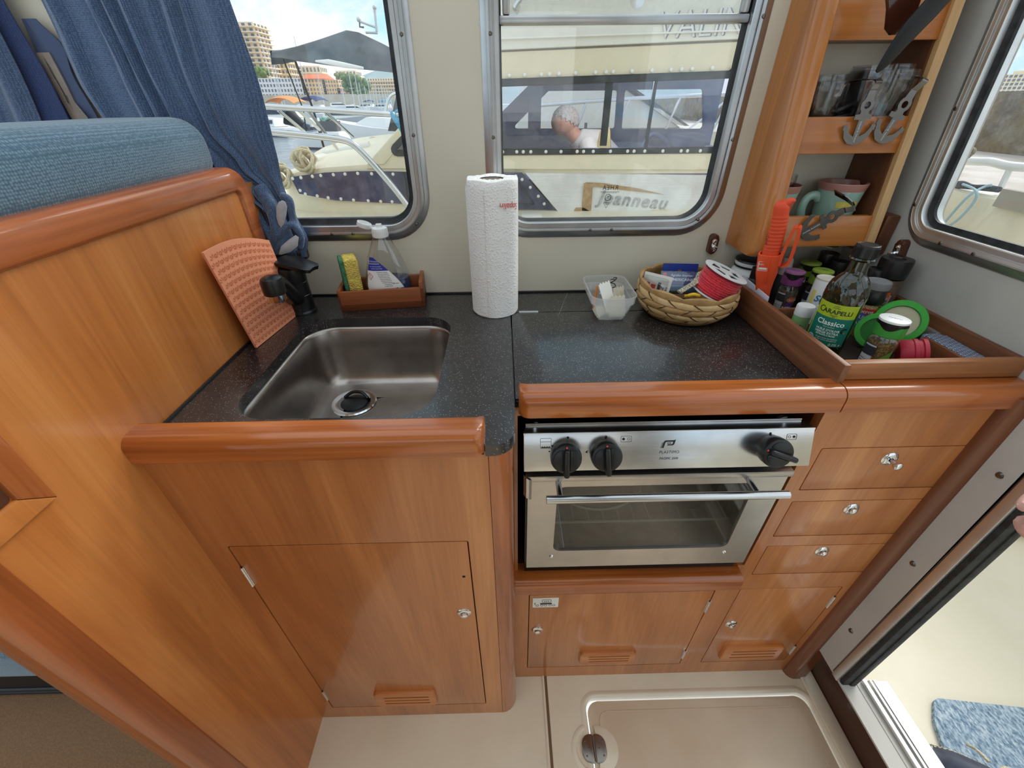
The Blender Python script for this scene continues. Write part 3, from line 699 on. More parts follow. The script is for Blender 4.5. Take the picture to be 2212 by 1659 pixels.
def oven_knob(u, v_, rot):
    K = FMx @ T(u, v_, .0) @ RZ(rot); mb = MB()
    mb.lathe([(.0205, 0), (.0205, .006), (.0222, .010), (.0226, .022), (.0216, .0255), (.019, .0265), (0, .0265)], 36, K)
    for sg in (-1, 1):      # two dished flats either side of the grip
        pl = [(sg * .0048, -.0165)] + [(sg * (.0048 + .0142 * math.sin(PI * k / 10)), -.0165 * math.cos(PI * k / 10) - .001) for k in range(1, 10)] + [(sg * .0048, .0145)]
        mb.prism(pl if sg > 0 else pl[::-1], K, .0262, .0282, .0008)
    mb.box(-.0040, .0040, -.0262, .016, .022, .0345, .0032, 3, K)
    k = part('knob', mb, M['blackpl'], ov, 'black plastic knob')
    i = MB(); i.lathe([(.0015, .0272), (.0013, .0278), (0, .028)], 12, K @ T(0, .0182, 0)); part('indicator', i, M['redmark'], k, 'red dot')
oven_knob(.0825, .0295, 0); oven_knob(.1405, .031, .08); oven_knob(.3855, .0315, 1.22)
# hob under the lid
mb = MB(); mb.box(OX0 + .004, OX1 - .005, .487, .86, .866, .8705, .001)
mb.lathe([(.085, .8705), (.083, .873), (.078, .8712), (.05, .8712), (.048, .882), (.03, .884), (0, .884)], 32, T(.13, .62, 0)); mb.lathe([(.085, .8705), (.083, .873), (.078, .8712), (.05, .8712), (.048, .882), (.03, .884), (0, .884)], 32, T(.34, .62, 0))
for cx_ in (.13, .34): mb.tube([(cx_ + .075 * math.cos(2 * PI * k / 30), .60 + .075 * math.sin(2 * PI * k / 30), .878) for k in range(30)], .0025, 8, True)
part('hob_top', mb, M['enamel'], ov, 'black enamelled hob')
for x in (.042, .432):
    mb = MB(); mb.lathe([(0, .887), (.0022, .887), (.0022, .879), (.0055, .879), (.0055, .8705)], 6, T(x, .50, 0)); part('hob_nut', mb, M['chrome'], ov, 'steel nut')
# door
mb = MB(); DX0, DX1 = .0305, .4495
mb.plate(rect(DX0, DX1, .5385, .790), [rrect(.0790, .4020, .5895, .7625, .014)], XZ(.459), -.014, 0)
mb.box(DX0 - .002, DX1, .452, .473, .790, .7945, .0006); mb.box(DX0 - .002, DX1, .4515, .4545, .783, .7935, .0006)
dr = part('door', mb, M['ovdoor'], ov)
mb = MB(); mb.box(.0765, .4045, .4625, .4655, .587, .765); part('glass', mb, M['ovglass'], dr, 'dark dotted glass')
mb = MB(); mb.cyl((.056, .4195, .7795), (.4265, .4195, .7795), .0065, n=20, bev=.0006)
for x in (.078, .380): mb.cyl((x, .459, .7795), (x, .4195, .7795), .0046, n=14)
part('handle', mb, M['ovsteel'], dr, 'steel bar handle')
for x in (.0770, .4025):
    mb = MB(); mb.lathe([(0, .0030), (.0026, .0024), (.0040, .0006), (.0042, 0)], 14, XZ(.459) @ T(x, .574, 0)); part('screw', mb, M['chrome'], dr)
mb = MB(); mb.grid(lambda u, v_: (OX0 - .001 + .012 * v_, .452 - .004 * math.sin(PI * v_), .80 - .045 * u - .012 * v_), 3, 3, .0006); part('seal_clip', mb, M['ovdoor'], dr, 'small bent spring clip')
# inside the oven
mb = MB()
for k in range(13): xx = lerp(.062, .413, k / 12); mb.tube([(xx, .50, .620), (xx, .80, .620)], .0022, 6)
for yy in (.497, .65, .80): mb.tube([(.058, yy, .6225), (.417, yy, .6225)], .0026, 6)
part('rack', mb, mat('rack_wire', rgb(214, 214, 212), .35, .5), ov, 'wire rack')
mb = MB(); mb.lathe([(0, .667), (.085, .667), (.098, .690), (.104, .693), (.106, .690), (.098, .686), (.087, .6655), (0, .6655)], 48, T(.170, .606, -.040))
solo('glass_dish', mb, mat('milky_dish_glass', rgb(196, 198, 190), .15, coat=.6), 'round glass dish on the rack, seen through the oven door', 'dish', loc=(.170, .606, .626))
mb = MB(); mb.lathe([(0, .667), (.055, .667), (.062, .674), (.064, .715), (.062, .722), (.058, .722), (.056, .715), (.055, .675), (0, .672)], 32, T(.350, .575, -.042)); mb.tube([(.31, .545, .665), (.30, .52, .669), (.285, .502, .669)], .006, 8)
solo('saucepan', mb, M['enamel'], 'small black pan on the rack, seen through the oven door', 'pan', loc=(.350, .575, .625))
# ------------------------------------------------------------------ faucet
f = thing('faucet', 'black mixer faucet in the corner behind the sink', 'faucet', (-.432, .828, ZC))
FB = T(-.432, .828, 0)
mb = MB(); mb.lathe([(0, ZC), (.029, ZC), (.029, ZC + .004), (.0265, ZC + .007), (.0262, ZC + .038), (.0268, ZC + .0385), (.0268, ZC + .0395), (.0262, ZC + .040), (.0262, ZC + .066), (.0255, ZC + .0665), (.0255, ZC + .0685), (.0265, ZC + .069)], 36, FB)
mb.lathe([(.0265, ZC + .069), (.0272, ZC + .088), (.026, ZC + .096), (.018, ZC + .102), (0, ZC + .103)], 36, FB)
part('body', mb, M['blackpl'], f)
rows = []
d = V3((.032, -.130, .082)); 
pts = path([V3((-.430, .815, .945)), V3((-.425, .79, .963)), V3((-.412, .745, .997)), V3((-.404, .715, 1.018)), V3((-.3985, .694, 1.0225))], 5)
mb = MB(); mb.tube(pts, [lerp(.0175, .0158, i / (len(pts) - 1)) for i in range(len(pts))], 20, flat=.86)
mb.lathe([(0, 1.039), (.010, 1.038), (.0165, 1.034), (.0185, 1.027), (.0183, 1.008), (.0165, 1.0065)], 28, T(-.3975, .690, 0)); part('spout', mb, M['blackpl'], f)
mb = MB(); mb.lathe([(.0155, 1.010), (.0158, .996), (.014, .9945), (.012, .998), (0, .999)], 28, T(-.3975, .690, 0)); part('aerator', mb, M['chrome'], f, 'chrome aerator ring')
mb = MB()
def lev(u, v_):
    L = lerp(-.020, .058, u); wd_ = lerp(.026, .019, u ** 1.5) * (1 - max(0, (u - .9) / .1) ** 2 * .35)
    a = -.30; x = L; y = (v_ - .5) * 2 * wd_; z = ZC + .106 - .016 * max(0, u - .2) ** 1.2 - .0015 * (2 * v_ - 1) ** 2
    return (-.432 + x * math.cos(a) - y * math.sin(a), .828 + x * math.sin(a) + y * math.cos(a), z)
mb.grid(lev, 14, 8, -.007); part('lever', mb, M['blackpl'], f, sharp=50)

# ------------------------------------------------------------------ silicone mat leaning on the partition
m = mat('apricot_silicone', rgb(232, 150, 112), .55, spec=.4, sheen=.1); M['matt'] = m
M['matdark'] = mat('apricot_recess', rgb(196, 106, 70), .7)
P00, P10, P11, P01 = V3((-.452, .668, ZC + .001)), V3((-.434, .812, ZC + .001)), V3((-.4505, .822, 1.062)), atx(439, 546, -.463)
def mat_pt(u, v_):
    p = (P00.lerp(P10, u)).lerp(P01.lerp(P11, u), v_)
    p = p + V3((0, 0, 1)) * (.012 * math.sin(PI * u) * v_) 
    return p
nn = (P10 - P00).cross(P01 - P00).normalized(); nn = nn if nn.x > 0 else -nn
mb = MB(); mb.rings([[mat_pt(i / 16, j / 16) for i in range(17)] + [mat_pt(i / 16, j / 16) - nn * .004 for i in range(16, -1, -1)] for j in range(17)], caps=True)
mb.mat(1)
NU, NV = 13, 14
for j in range(NV):
    for i in range(NU):
        u = (i + .5 + (.5 if j % 2 else 0)) / NU * .95 + .01; v_ = (j + .5) / NV * .95 + .02
        if u > .965: continue
        for k in range(5):
            a = PI * (k + .5) / 5; du, dv = math.cos(a) / NU, math.sin(a) / NV
            q = lambda r, w_: mat_pt(min(1, u + du * r - dv * w_), min(1, v_ - .4 / NV + dv * r + du * w_)) + nn * .0003
            mb.add([q(.20, 0), q(.60, .10), q(.74, 0), q(.60, -.10)], [(0, 1, 2, 3)])
solo('silicone_mat', mb, [M['matt'], M['matdark']], 'apricot silicone mat with pierced flower pattern leaning beside the faucet', 'mat', loc=(-.45, .74, ZC))

# ------------------------------------------------------------------ wooden caddy, sponge, washing-up liquid
KM = T(-.348, .8205, ZC) @ RZ(.115)
c = thing('caddy', 'small reddish wooden box tray holding a sponge and a bottle', 'box', M=KM)
mb = MB(); L, Dp, Hh = .1755, .078, .047; th = .008
def cad(*a, **k): mb.box(*a, bev=.0015, **k)
cad(0, L, 0, Dp, 0, .016); cad(0, L, 0, th, 0, Hh - .004); cad(0, L, Dp - th, Dp, 0, Hh); cad(0, th, 0, Dp, 0, Hh); cad(L - th, L, 0, Dp, 0, Hh + .008)
part('box', mb, M['caddy'], c, local=True)
sp = thing('sponge', 'yellow sponge with green scouring side standing in the wooden box', 'sponge', M=KM @ T(.026, .040, .0165) @ RZ(.3))
M['sponge'] = mottled('sponge_yellow', rgb(226, 205, 92), rgb(206, 178, 92), 60, .95); t, b = nt(M['sponge']); vo = t.node('ShaderNodeTexVoronoi', Vector=coords(t), Scale=350); bump(t, b, vo.outputs['Distance'], .9, .003)
M['scour'] = mottled('scouring_pad', rgb(44, 92, 66), rgb(70, 124, 90), 200, .95)
mb = MB(); mb.box(-.010, .018, -.022, .026, 0, .087, .005, 3); part('foam', mb, M['sponge'], sp, 'yellow foam', local=True)
mb = MB(); mb.box(-.0175, -.0095, -.022, .026, .001, .086, .003); part('scouring_side', mb, M['scour'], sp, 'green scouring layer', local=True)
M['clear'] = pane('clear_plastic', tint=(.95, .96, .97, 1), dirt=.02, gloss=1.8)
m = bpy.data.materials.new('frosted_plastic'); m.use_nodes = True; t = NT(m); t.n.clear(); M['frost'] = m
a_ = t.node('ShaderNodeMixShader', i0=.5, i1=t.node('ShaderNodeBsdfDiffuse', Color=(.86, .87, .86, 1)).outputs[0], i2=t.node('ShaderNodeBsdfTranslucent', Color=(.86, .87, .86, 1)).outputs[0])
a_ = t.node('ShaderNodeMixShader', i0=.30, i1=t.node('ShaderNodeBsdfTransparent', Color=(.97, .97, .97, 1)).outputs[0], i2=a_.outputs[0])
a_ = t.node('ShaderNodeMixShader', i0=t.math('MULTIPLY', thin_fresnel(t), .9), i1=a_.outputs[0], i2=t.node('ShaderNodeBsdfGlossy', Roughness=.12).outputs[0])
t.l.new(a_.outputs[0], t.node('ShaderNodeOutputMaterial').inputs[0])
M['liquid'] = mat('blue_liquid', rgb(38, 58, 92), .1, spec=.5, coat=.3)
bt = thing('soap_bottle', 'clear washing-up liquid bottle with flip cap standing in the wooden box', 'bottle', M=KM @ T(.102, .040, .0165) @ RZ(-.02))
SEC = [(0, .044, .023), (.004, .0475, .0255), (.03, .0480, .026), (.06, .0415, .0235), (.09, .0315, .020), (.110, .0225, .017), (.122, .0165, .0145), (.127, .0145, .0135)]
def ell(rx, ry, z, n=40, p=2.6): return [(rx * math.copysign(abs(math.cos(2 * PI * k / n)) ** (2 / p), math.cos(2 * PI * k / n)), ry * math.copysign(abs(math.sin(2 * PI * k / n)) ** (2 / p), math.sin(2 * PI * k / n)), z) for k in range(n)]
mb = MB(); mb.rings([ell(rx, ry, z) for z, rx, ry in SEC], caps=True); part('bottle_body', mb, M['clear'], bt, local=True)
mb = MB(); mb.rings([ell(.042, .021, .002), ell(.0460, .0240, .006), ell(.0465, .0245, .028), ell(.0440, .0235, .040)], caps=True); part('liquid', mb, M['liquid'], bt, 'dark blue liquid', local=True)
def bsec(z):
    for (z0, a0, b0), (z1, a1, b1) in zip(SEC, SEC[1:]):
        if z0 <= z <= z1: k = (z - z0) / (z1 - z0); return lerp(a0, a1, k), lerp(b0, b1, k)
    return SEC[-1][1:]
def bsurf(x, z, o=.0006):
    rx, ry = bsec(z); q = max(0, 1 - (abs(x) / rx) ** 2.6); return (x, -ry * q ** (1 / 2.6) - o, z)
lb = MB()
def lshape(u, v_, z0, z1, o):
    z = lerp(z0, z1, v_); rx, _ = bsec(z); xl = -rx * .86; xr = lerp(.036, -.020, max(0, (z - .016) / .072) ** 1.5)
    return bsurf(lerp(xl, xr, u), z, o)
lb.grid(lambda u, v_: lshape(u, v_, .014, .062, .0006), 12, 10); lb.mat(1); lb.grid(lambda u, v_: lshape(u, v_, .0615, .088, .0006), 12, 8)
lb.mat(2)
def btxt(s, x, z, size, mi=2, **k):
    lb.mi = mi; lb.text(s, size, Matrix(), .00005, fn=lambda c: bsurf(x + c.x, z + c.y, .0009 + c.z), **k)
btxt('UNE EFFICACITE', -.022, .080, .0034, 0); btxt('DEGRAISSANTE', -.021, .0755, .0034, 0); btxt('sur toute la vaisselle', -.018, .070, .0028, 0); btxt('meme a l eau froide', -.016, .066, .0028, 0)
for k in range(9): btxt(['Precautions d emploi', 'Tenir hors de portee', 'des enfants. En cas de', 'contact avec les yeux', 'rincer abondamment', 'Contient: tensioactifs', 'anioniques, parfums', 'conservateurs', 'a usage menager'][k], -.006 + .0012 * k, .0585 - .0036 * k, .0026)
btxt('500 ml e', .018, .0345, .0040); btxt('DX1', -.022, .0175, .006); btxt('2x', .006, .0175, .005)
lb.mi = 3; R_ = lambda u, v_: bsurf(-.032 + u, .050 + v_, .0009)
lb.add([R_(0, .0075), R_(.0062, 0), R_(0, -.0075), R_(-.0062, 0), R_(0, .006), R_(.005, 0), R_(0, -.006), R_(-.005, 0)], [(0, 1, 5, 4), (1, 2, 6, 5), (2, 3, 7, 6), (3, 0, 4, 7)]); btxt('!', -.032, .050, .008, 2)
lb.mi = 2; lb.add([bsurf(.020 + .0045 * math.cos(2 * PI * k / 16), .0205 + .0045 * math.sin(2 * PI * k / 16), .0009) for k in range(16)], [tuple(range(16))]); btxt('R', .020, .0205, .006, 0)
lb.mi = 1; lb.add([bsurf(x, z, .0009) for x, z in ((.027, .016), (.036, .016), (.036, .024), (.027, .024))], [(0, 1, 2, 3)])
part('label', lb, [M['white'], mat('label_blue', rgb(38, 52, 150), .4), M['ink'], M['redmark']], bt, 'white and blue printed label', local=True)
cp = MB(); cp.lathe([(.0145, .124), (.0155, .125), (.0155, .140), (.0150, .1415), (.012, .1425), (.0065, .144), (.0058, .149), (.0035, .1495), (.0030, .146), (0, .146)], 28)
for k in range(24): a = 2 * PI * k / 24; cp.box(.0152, .0162, -.0006, .0006, .126, .138, M=RZ(a))
part('cap', cp, M['white'], bt, 'white flip cap', local=True)
fl = MB(); fl.lathe([(0, 0), (.0135, 0), (.0142, .002), (.0138, .0085), (.0125, .009), (.0122, .003), (0, .0025)], 24, T(-.0295, 0, .1445) @ RY(.35)); fl.box(-.018, -.012, -.004, .004, .1405, .143, M=Matrix())
part('flip_lid', fl, M['white'], bt, 'open white lid', local=True)

# ------------------------------------------------------------------ kitchen roll
kr = thing('paper_towel_roll', 'white embossed kitchen paper roll standing at the worktop joint', 'paper roll', (-.0205, .8225, ZC))
m = mat('quilted_paper', rgb(236, 234, 231), .95, spec=.1); t, b = nt(m)
v = coords(t); vo = t.node('ShaderNodeTexVoronoi', Vector=v, Scale=230, Randomness=.75, _feature='SMOOTH_F1'); big = t.node('ShaderNodeTexWave', Vector=v, Scale=9, Distortion=3, _wave_type='RINGS')
h_ = t.math('ADD', t.ramp(vo.outputs['Distance'], [(.1, (1, 1, 1, 1)), (.45, (0, 0, 0, 1))]), t.math('MULTIPLY', big.outputs['Fac'], .25)); bump(t, b, h_, .4, .0016); M['paper'] = m
mb = MB(); n = 72; H_ = .2535
def rr(a, z): return .0468 + .0005 * math.sin(3 * a + 11 * z) + .0004 * math.sin(7 * a) + (.0011 * math.sin((z - .18) * 60) if abs(a - PI * 1.02) < .25 and z > .17 else 0)
ZZ = [0, .0015] + [H_ * k / 16 for k in range(1, 16)] + [H_ - .002, H_]
rows = [[(.0195 * math.cos(2 * PI * k / n), .0195 * math.sin(2 * PI * k / n), 0) for k in range(n)]]
rows += [[((rr(2 * PI * k / n, z) - (.0012 if z in (0, H_) else 0)) * math.cos(2 * PI * k / n), (rr(2 * PI * k / n, z) - (.0012 if z in (0, H_) else 0)) * math.sin(2 * PI * k / n), z + (.0012 * math.sin(5 * 2 * PI * k / n) if z > .24 else 0)) for k in range(n)] for z in ZZ]
rows += [[(r * math.cos(2 * PI * k / n), r * math.sin(2 * PI * k / n), H_ + .0008 * math.sin(k * 1.3 + r * 900)) for k in range(n)] for r in (.040, .034, .028, .0235)]
rows += [[(.0215 * math.cos(2 * PI * k / n), .0215 * math.sin(2 * PI * k / n), H_ - .001) for k in range(n)]]
mb.rings(rows)
# loose last sheet
mb.grid(lambda u, v_: ((.0478 + .002 * (1 - u) ** 3) * math.cos(PI * (.90 + .5 * u)), (.0478 + .002 * (1 - u) ** 3) * math.sin(PI * (.90 + .5 * u)), .003 + v_ * (H_ - .014 - .004 * math.sin(9 * u))), 14, 12)
mb.mat(1)
TXT = lambda c: ((.0486 + c.z) * math.sin(.72 - c.x / .0486), -(.0486 + c.z) * math.cos(.72 - c.x / .0486), .2125 - c.y - (c.x * -.12))
mb.text('Sopalin', .0150, Matrix(), .00005, fn=TXT, shear=.1)
part('paper', mb, [M['paper'], M['redmark']], kr, local=True)
mb = MB(); mb.lathe([(.0208, .001), (.0208, H_ - .003), (.0192, H_ - .002), (.0192, .001)], 36); part('core', mb, mottled('cardboard', rgb(176, 164, 146), rgb(190, 178, 160), 90, .9), kr, 'cardboard tube', local=True)

# ------------------------------------------------------------------ plastic tub with odds and ends
M['lure'] = mat('off_white_lure', rgb(222, 214, 196), .4); M['cardw'] = mat('white_card', rgb(224, 222, 214), .8); M['felt'] = mottled('beige_felt', rgb(206, 196, 172), rgb(214, 205, 184), 120, .95); M['wire'] = mat('dark_wire', rgb(46, 40, 36), .35, .8)
tb = thing('plastic_tub', 'clear plastic food tub without lid holding scraps and a fish hook', 'tub', (.21, .80, ZC))
def tubring(off, z): return [(x, y, z) for x, y in rrect(.166, .254, .738, .868, .022, off, 6)]
mb = MB(); mb.rings([tubring(-.030, ZC + .0008), tubring(-.024, ZC + .0006), tubring(-.018, ZC + .004), tubring(-.0035, ZC + .038), tubring(-.001, ZC + .0385), tubring(0, ZC + .052), tubring(.0018, ZC + .053), tubring(.0018, ZC + .0545), tubring(-.0012, ZC + .0545), tubring(-.0022, ZC + .040), tubring(-.005, ZC + .0385), tubring(-.0195, ZC + .005), tubring(-.030, ZC + .0025)])
mb.add(tubring(-.030, ZC + .0008) , [tuple(range(len(tubring(0, 0))))])
part('tub_body', mb, M['frost'], tb)
def zig(name, cx, cy, z, w_, h_, rz, tilt, m, lab, cat):
    mb = MB(); pl = [(-w_, 0), (w_, 0), (w_, h_)]; N = 8
    pl += [(w_ - 2 * w_ * (k + .5) / N, h_ + (.003 if k % 2 == 0 else -.001)) for k in range(N)] + [(-w_, h_)]
    MM = T(cx, cy, z) @ RZ(rz) @ RX(PI / 2 + tilt); mb.prism(pl, MM, 0, .0012)
    return solo(name, mb, m, lab, cat, 'scraps in the plastic tub', loc=(cx, cy, z))
zig('card_scrap', .216, .776, ZC + .012, .016, .058, .62, -.55, M['cardw'], 'white pinked card strip sticking out of the plastic tub', 'card')
zig('felt_scrap', .224, .764, ZC + .005, .017, .040, .15, -.35, M['felt'], 'beige pinked felt piece in front inside the plastic tub', 'scrap')
zig('felt_scrap', .236, .796, ZC + .005, .014, .046, .5, -.25, M['felt'], 'beige felt piece behind the white card in the plastic tub', 'scrap')
zig('felt_scrap', .196, .772, ZC + .004, .016, .020, .7, -.8, M['felt'], 'beige felt corner lying low in the plastic tub', 'scrap')
hk = thing('fishing_lure', 'white fishing lure with a dark treble hook in the plastic tub', 'fishing lure', (.214, .815, ZC + .03))
mb = MB(); mb.tube(path([(.196, .812, ZC + .033), (.205, .815, ZC + .040), (.217, .818, ZC + .043), (.226, .818, ZC + .041)], 5), [.002, .003, .004, .0048, .005, .005, .005, .005, .005, .005, .0048, .0045, .004, .0035, .003, .002], 10); part('lure_body', mb, M['lure'], hk)
mb = MB()
mb.tube(path([(.197, .812, ZC + .036), (.205, .815, ZC + .050), (.216, .818, ZC + .056)], 5), .0010, 6)
for a in (0, 2.1, 4.2): mb.tube(path([(.216, .818, ZC + .056), (.224, .818 + .004 * math.cos(a), ZC + .058 + .004 * math.sin(a)), (.226, .818 + .011 * math.cos(a), ZC + .059 + .011 * math.sin(a)), (.219, .818 + .013 * math.cos(a), ZC + .058 + .012 * math.sin(a))], 5), .0009, 6)
part('treble_hook', mb, M['wire'], hk, 'dark wire hook')
mb = MB(); mb.tube([(.183, .80, ZC + .004), (.189, .815, ZC + .050)], [.003, .0022], 8); solo('float_stick', mb, mat('orange_plastic', rgb(226, 122, 44), .4), 'short orange stick in the back of the plastic tub', 'stick', loc=(.183, .80, ZC + .004))

# ------------------------------------------------------------------ plaited basket and what is in it
BC = V3((.368, .796, ZC))
m = mat('palm_leaf', rgb(190, 152, 102), .6, spec=.3); t, b = nt(m)
n_ = noise(t, coords(t), 26, 6); n2_ = noise(t, coords(t), 300, 3)
t.l.new(t.mix(t.ramp(n2_, [(.35, (0, 0, 0, 1)), (.65, (.35, .35, .35, 1))]), t.ramp(n_, [(.28, rgb(128, 96, 60)), (.5, rgb(172, 134, 86)), (.72, rgb(192, 156, 108))]), rgb(150, 116, 74)), b.inputs['Base Color']); bump(t, b, n2_, .3, .001); M['palm'] = m
m = mat('palm_leaf_pale', rgb(204, 170, 120), .6, spec=.3); t, b = nt(m); n_ = noise(t, coords(t), 30, 6); n2_ = noise(t, coords(t), 300, 3)
t.l.new(t.ramp(n_, [(.28, rgb(166, 130, 84)), (.5, rgb(204, 170, 120)), (.75, rgb(220, 190, 146))]), b.inputs['Base Color']); bump(t, b, n2_, .3, .001); M['palm2'] = m
def bask(th, h):
    """surface of the basket: h 0 at the foot, 1 at the rim"""
    pr = [(0, .066), (.12, .079), (.35, .090), (.6, .0955), (.85, .0945), (1, .0915)]
    for (h0, r0), (h1, r1) in zip(pr, pr[1:]):
        if h <= h1 + 1e-9: r = lerp(r0, r1, (h - h0) / (h1 - h0)); break
    rim = .060 + .006 * math.cos(th - PI * .7)
    return V3((math.cos(th) * r * 1.02, math.sin(th) * r * .97, .0015 + h * rim))
bk = thing('basket', 'round plaited palm-leaf basket full of fishing tackle', 'basket', tuple(BC))
mb = MB(); N = 13
for dr_ in (1, -1):
    for k in range(N):
        th0 = 2 * PI * (k + (.25 if dr_ > 0 else .75)) / N; rows = []; S = 26
        for j in range(S + 1):
            h = .02 + .98 * j / S; turn = dr_ * (2 * PI / N) * 2.15 * h
            th = th0 + turn; ph = (h * 2.15 * 2 + (.5 if dr_ > 0 else 0)) * PI
            lift = .0026 * dr_ * math.tanh(2.2 * math.sin(2 * PI * 2.15 * h))
            half = PI / N * .90; row = []
            for q in (-1, -.5, 0, .5, 1):
                p = bask(th + half * q, h); nrm = V3((p.x, p.y, 0)).normalized()
                row.append(BC + p + nrm * (lift - .0006 * abs(q) ** 3))
            rows.append(row)
        o = len(mb.v)
        for r in rows: mb.v += [tuple(p) for p in r]
        for j in range(S):
            for q in range(4): mb.f.append((o + j * 5 + q, o + j * 5 + q + 1, o + (j + 1) * 5 + q + 1, o + (j + 1) * 5 + q)); mb.m.append(0 if dr_ > 0 else 1)
part('weave', mb, [M['palm'], M['palm2']], bk, sharp=25)
mb = MB(); n = 60
mb.rings([[tuple(BC + bask(2 * PI * k / n, h) * 1 - V3((math.cos(2 * PI * k / n), math.sin(2 * PI * k / n), 0)) * .0045) for k in range(n)] for h in (.03, .2, .4, .6, .8, 1)])
mb.add([tuple(BC + V3((.075 * math.cos(2 * PI * k / n), .072 * math.sin(2 * PI * k / n), .002))) for k in range(n)], [tuple(range(n))])
part('lining', mb, M['palm'], bk)
rim = MB()
for k in range(9):
    a0 = 2 * PI * k / 9; rim.tube([tuple(BC + bask(a0 + 2 * PI / 9 * 1.25 * j / 12, 1) + V3((0, 0, -.003 + .0035 * math.sin(PI * j / 12)))) for j in range(13)], [.0015 + .0035 * math.sin(PI * j / 12) for j in range(13)], 8, flat=1.6)
part('rim', rim, M['palm'], bk)
# spool of red cord
sm = T(.408, .775, ZC + .050) @ RY(.36) @ RX(.10)
spn = thing('cord_spool', 'spool of bright red cord leaning in the palm-leaf basket', 'spool', M=sm)
m = mat('red_cord', rgb(228, 44, 62), .75, sheen=.3); t, b = nt(m); vo = t.node('ShaderNodeTexVoronoi', Vector=coords(t), Scale=520); bump(t, b, vo.outputs['Distance'], .6, .001)
t.l.new(t.ramp(vo.outputs['Distance'], [(.2, rgb(236, 52, 70)), (.7, rgb(196, 30, 48))]), b.inputs['Base Color'])
mb = MB(); pts = []
for layer, (r0, nt_) in enumerate(((.0335, 10), (.0372, 9))):
    for k in range(nt_ * 28 + 1):
        a = 2 * PI * k / 28; z = .002 + .038 * (k / (nt_ * 28)) + .0008 * math.sin(a * .5 + layer)
        if layer: z = .042 - z
        pts.append((r0 * (1 + .02 * math.sin(a * .31)) * math.cos(a), r0 * math.sin(a), z))
mb.tube(pts, .0023, 8); mb.cyl((0, 0, .0), (0, 0, .044), .031, n=28); part('cord', mb, m, spn, 'red cord', local=True)
mb = MB(); hol = [[(.021 * math.cos(a0 + d_) * q, .021 * math.sin(a0 + d_) * q) for d_, q in ((-.5, .75), (.5, .75), (.42, 1.5), (-.42, 1.5))] for a0 in [2 * PI * k / 5 for k in range(5)]]
mb.plate([(.043 * math.cos(2 * PI * k / 40), .043 * math.sin(2 * PI * k / 40)) for k in range(40)], hol, T(0, 0, .0445), 0, .0016)
mb.mat(1); mb.lathe([(0, .0443), (.040, .0443)], 32); mb.mat(0)
mb.lathe([(0, 0), (.043, 0), (.043, .0015), (0, .0015)], 36, T(0, 0, -.002)); part('flange', mb, [M['white'], M['ink']], spn, 'white and black end disc', local=True)
# tackle packs
M['packblue'] = mat('pack_blue', rgb(34, 58, 142), .35); M['packteal'] = mat('pack_teal', rgb(40, 96, 132), .35); M['packnavy'] = mat('pack_navy', rgb(44, 58, 112), .4)
c1 = thing('tackle_pack', 'blue hang-card tackle pack standing at the back of the basket', 'tackle pack', M=T(.366, .842, ZC + .020) @ RZ(-.10) @ RX(-.10), group='tackle packs in the basket')
mb = MB(); mb.plate(rrect(-.036, .036, 0, .064, .002), [[(-.011, .0475), (-.004, .0475), (-.0035, .0515), (.0035, .0515), (.004, .0475), (.011, .0475), (.008, .0445), (-.008, .0445)]], XZ(0), 0, .001)
part('hang_card', mb, M['packblue'], c1, local=True)
mb = MB(); mb.text('FLASHMER', .0105, XZ(-.0012) @ T(.004, .0335, 0), .0001, shear=.3, bold=.0002); part('lettering', mb, M['white'], c1, 'white lettering', local=True)
c2 = thing('tackle_pack', 'clear tackle box with navy label lying in front of the blue hang-card', 'tackle pack', M=T(.357, .806, ZC + .040) @ RZ(-.14) @ RX(-.72), group='tackle packs in the basket')
mb = MB(); mb.box(-.036, .036, 0, .006, 0, .040, .001); part('insert', mb, M['packteal'], c2, local=True)
mb = MB(); mb.box(-.036, .036, -.0012, -.0002, .014, .040); mb.mat(1); mb.text('Agrafes doubles', .0066, XZ(-.0014) @ T(.004, .0335, 0), .0001, shear=.15); mb.text('"AMERICAINE"', .0080, XZ(-.0014) @ T(.004, .024, 0), .0001, shear=.15, bold=.0001); mb.mat(2); mb.ball((-.029, -.0012, .035), .004, .0006, .004)
part('label', mb, [M['packnavy'], M['white'], M['redmark']], c2, 'navy printed label', local=True)
mb = MB(); mb.box(-.038, .038, -.004, .010, -.001, .0425, .002); part('clear_box', mb, M['clear'], c2, 'clear plastic box', local=True)
c3 = thing('tackle_pack', 'grey-white blister pack at the left side of the basket', 'tackle pack', M=T(.304, .806, ZC + .030) @ RZ(-.75) @ RX(-.28), group='tackle packs in the basket')
mb = MB(); mb.box(-.030, .030, 0, .0012, 0, .045); mb.mat(1); mb.box(-.010, .000, -.0004, .0, .016, .024); mb.box(-.024, -.013, -.0004, 0, .010, .026); mb.mat(2); mb.box(.004, .010, -.0004, 0, .014, .03); mb.text('N 2', .010, XZ(-.0003) @ T(.018, .02, 0), .0001)
part('card', mb, [M['cardw'], M['redmark'], M['ink']], c3, local=True)
mb = MB(); mb.box(-.026, .026, -.010, -.0006, .004, .040, .004); part('blister', mb, M['clear'], c3, 'clear blister', local=True)
c4 = thing('tackle_pack', 'small black and teal pack tucked behind the clear box in the basket', 'tackle pack', M=T(.330, .838, ZC + .028) @ RZ(.25) @ RX(-.15), group='tackle packs in the basket')
mb = MB(); mb.box(-.022, .022, 0, .004, 0, .034, .001); mb.mat(1); mb.box(-.02, .02, -.0004, 0, .018, .031); part('card', mb, [M['ink'], M['packteal']], c4, local=True)
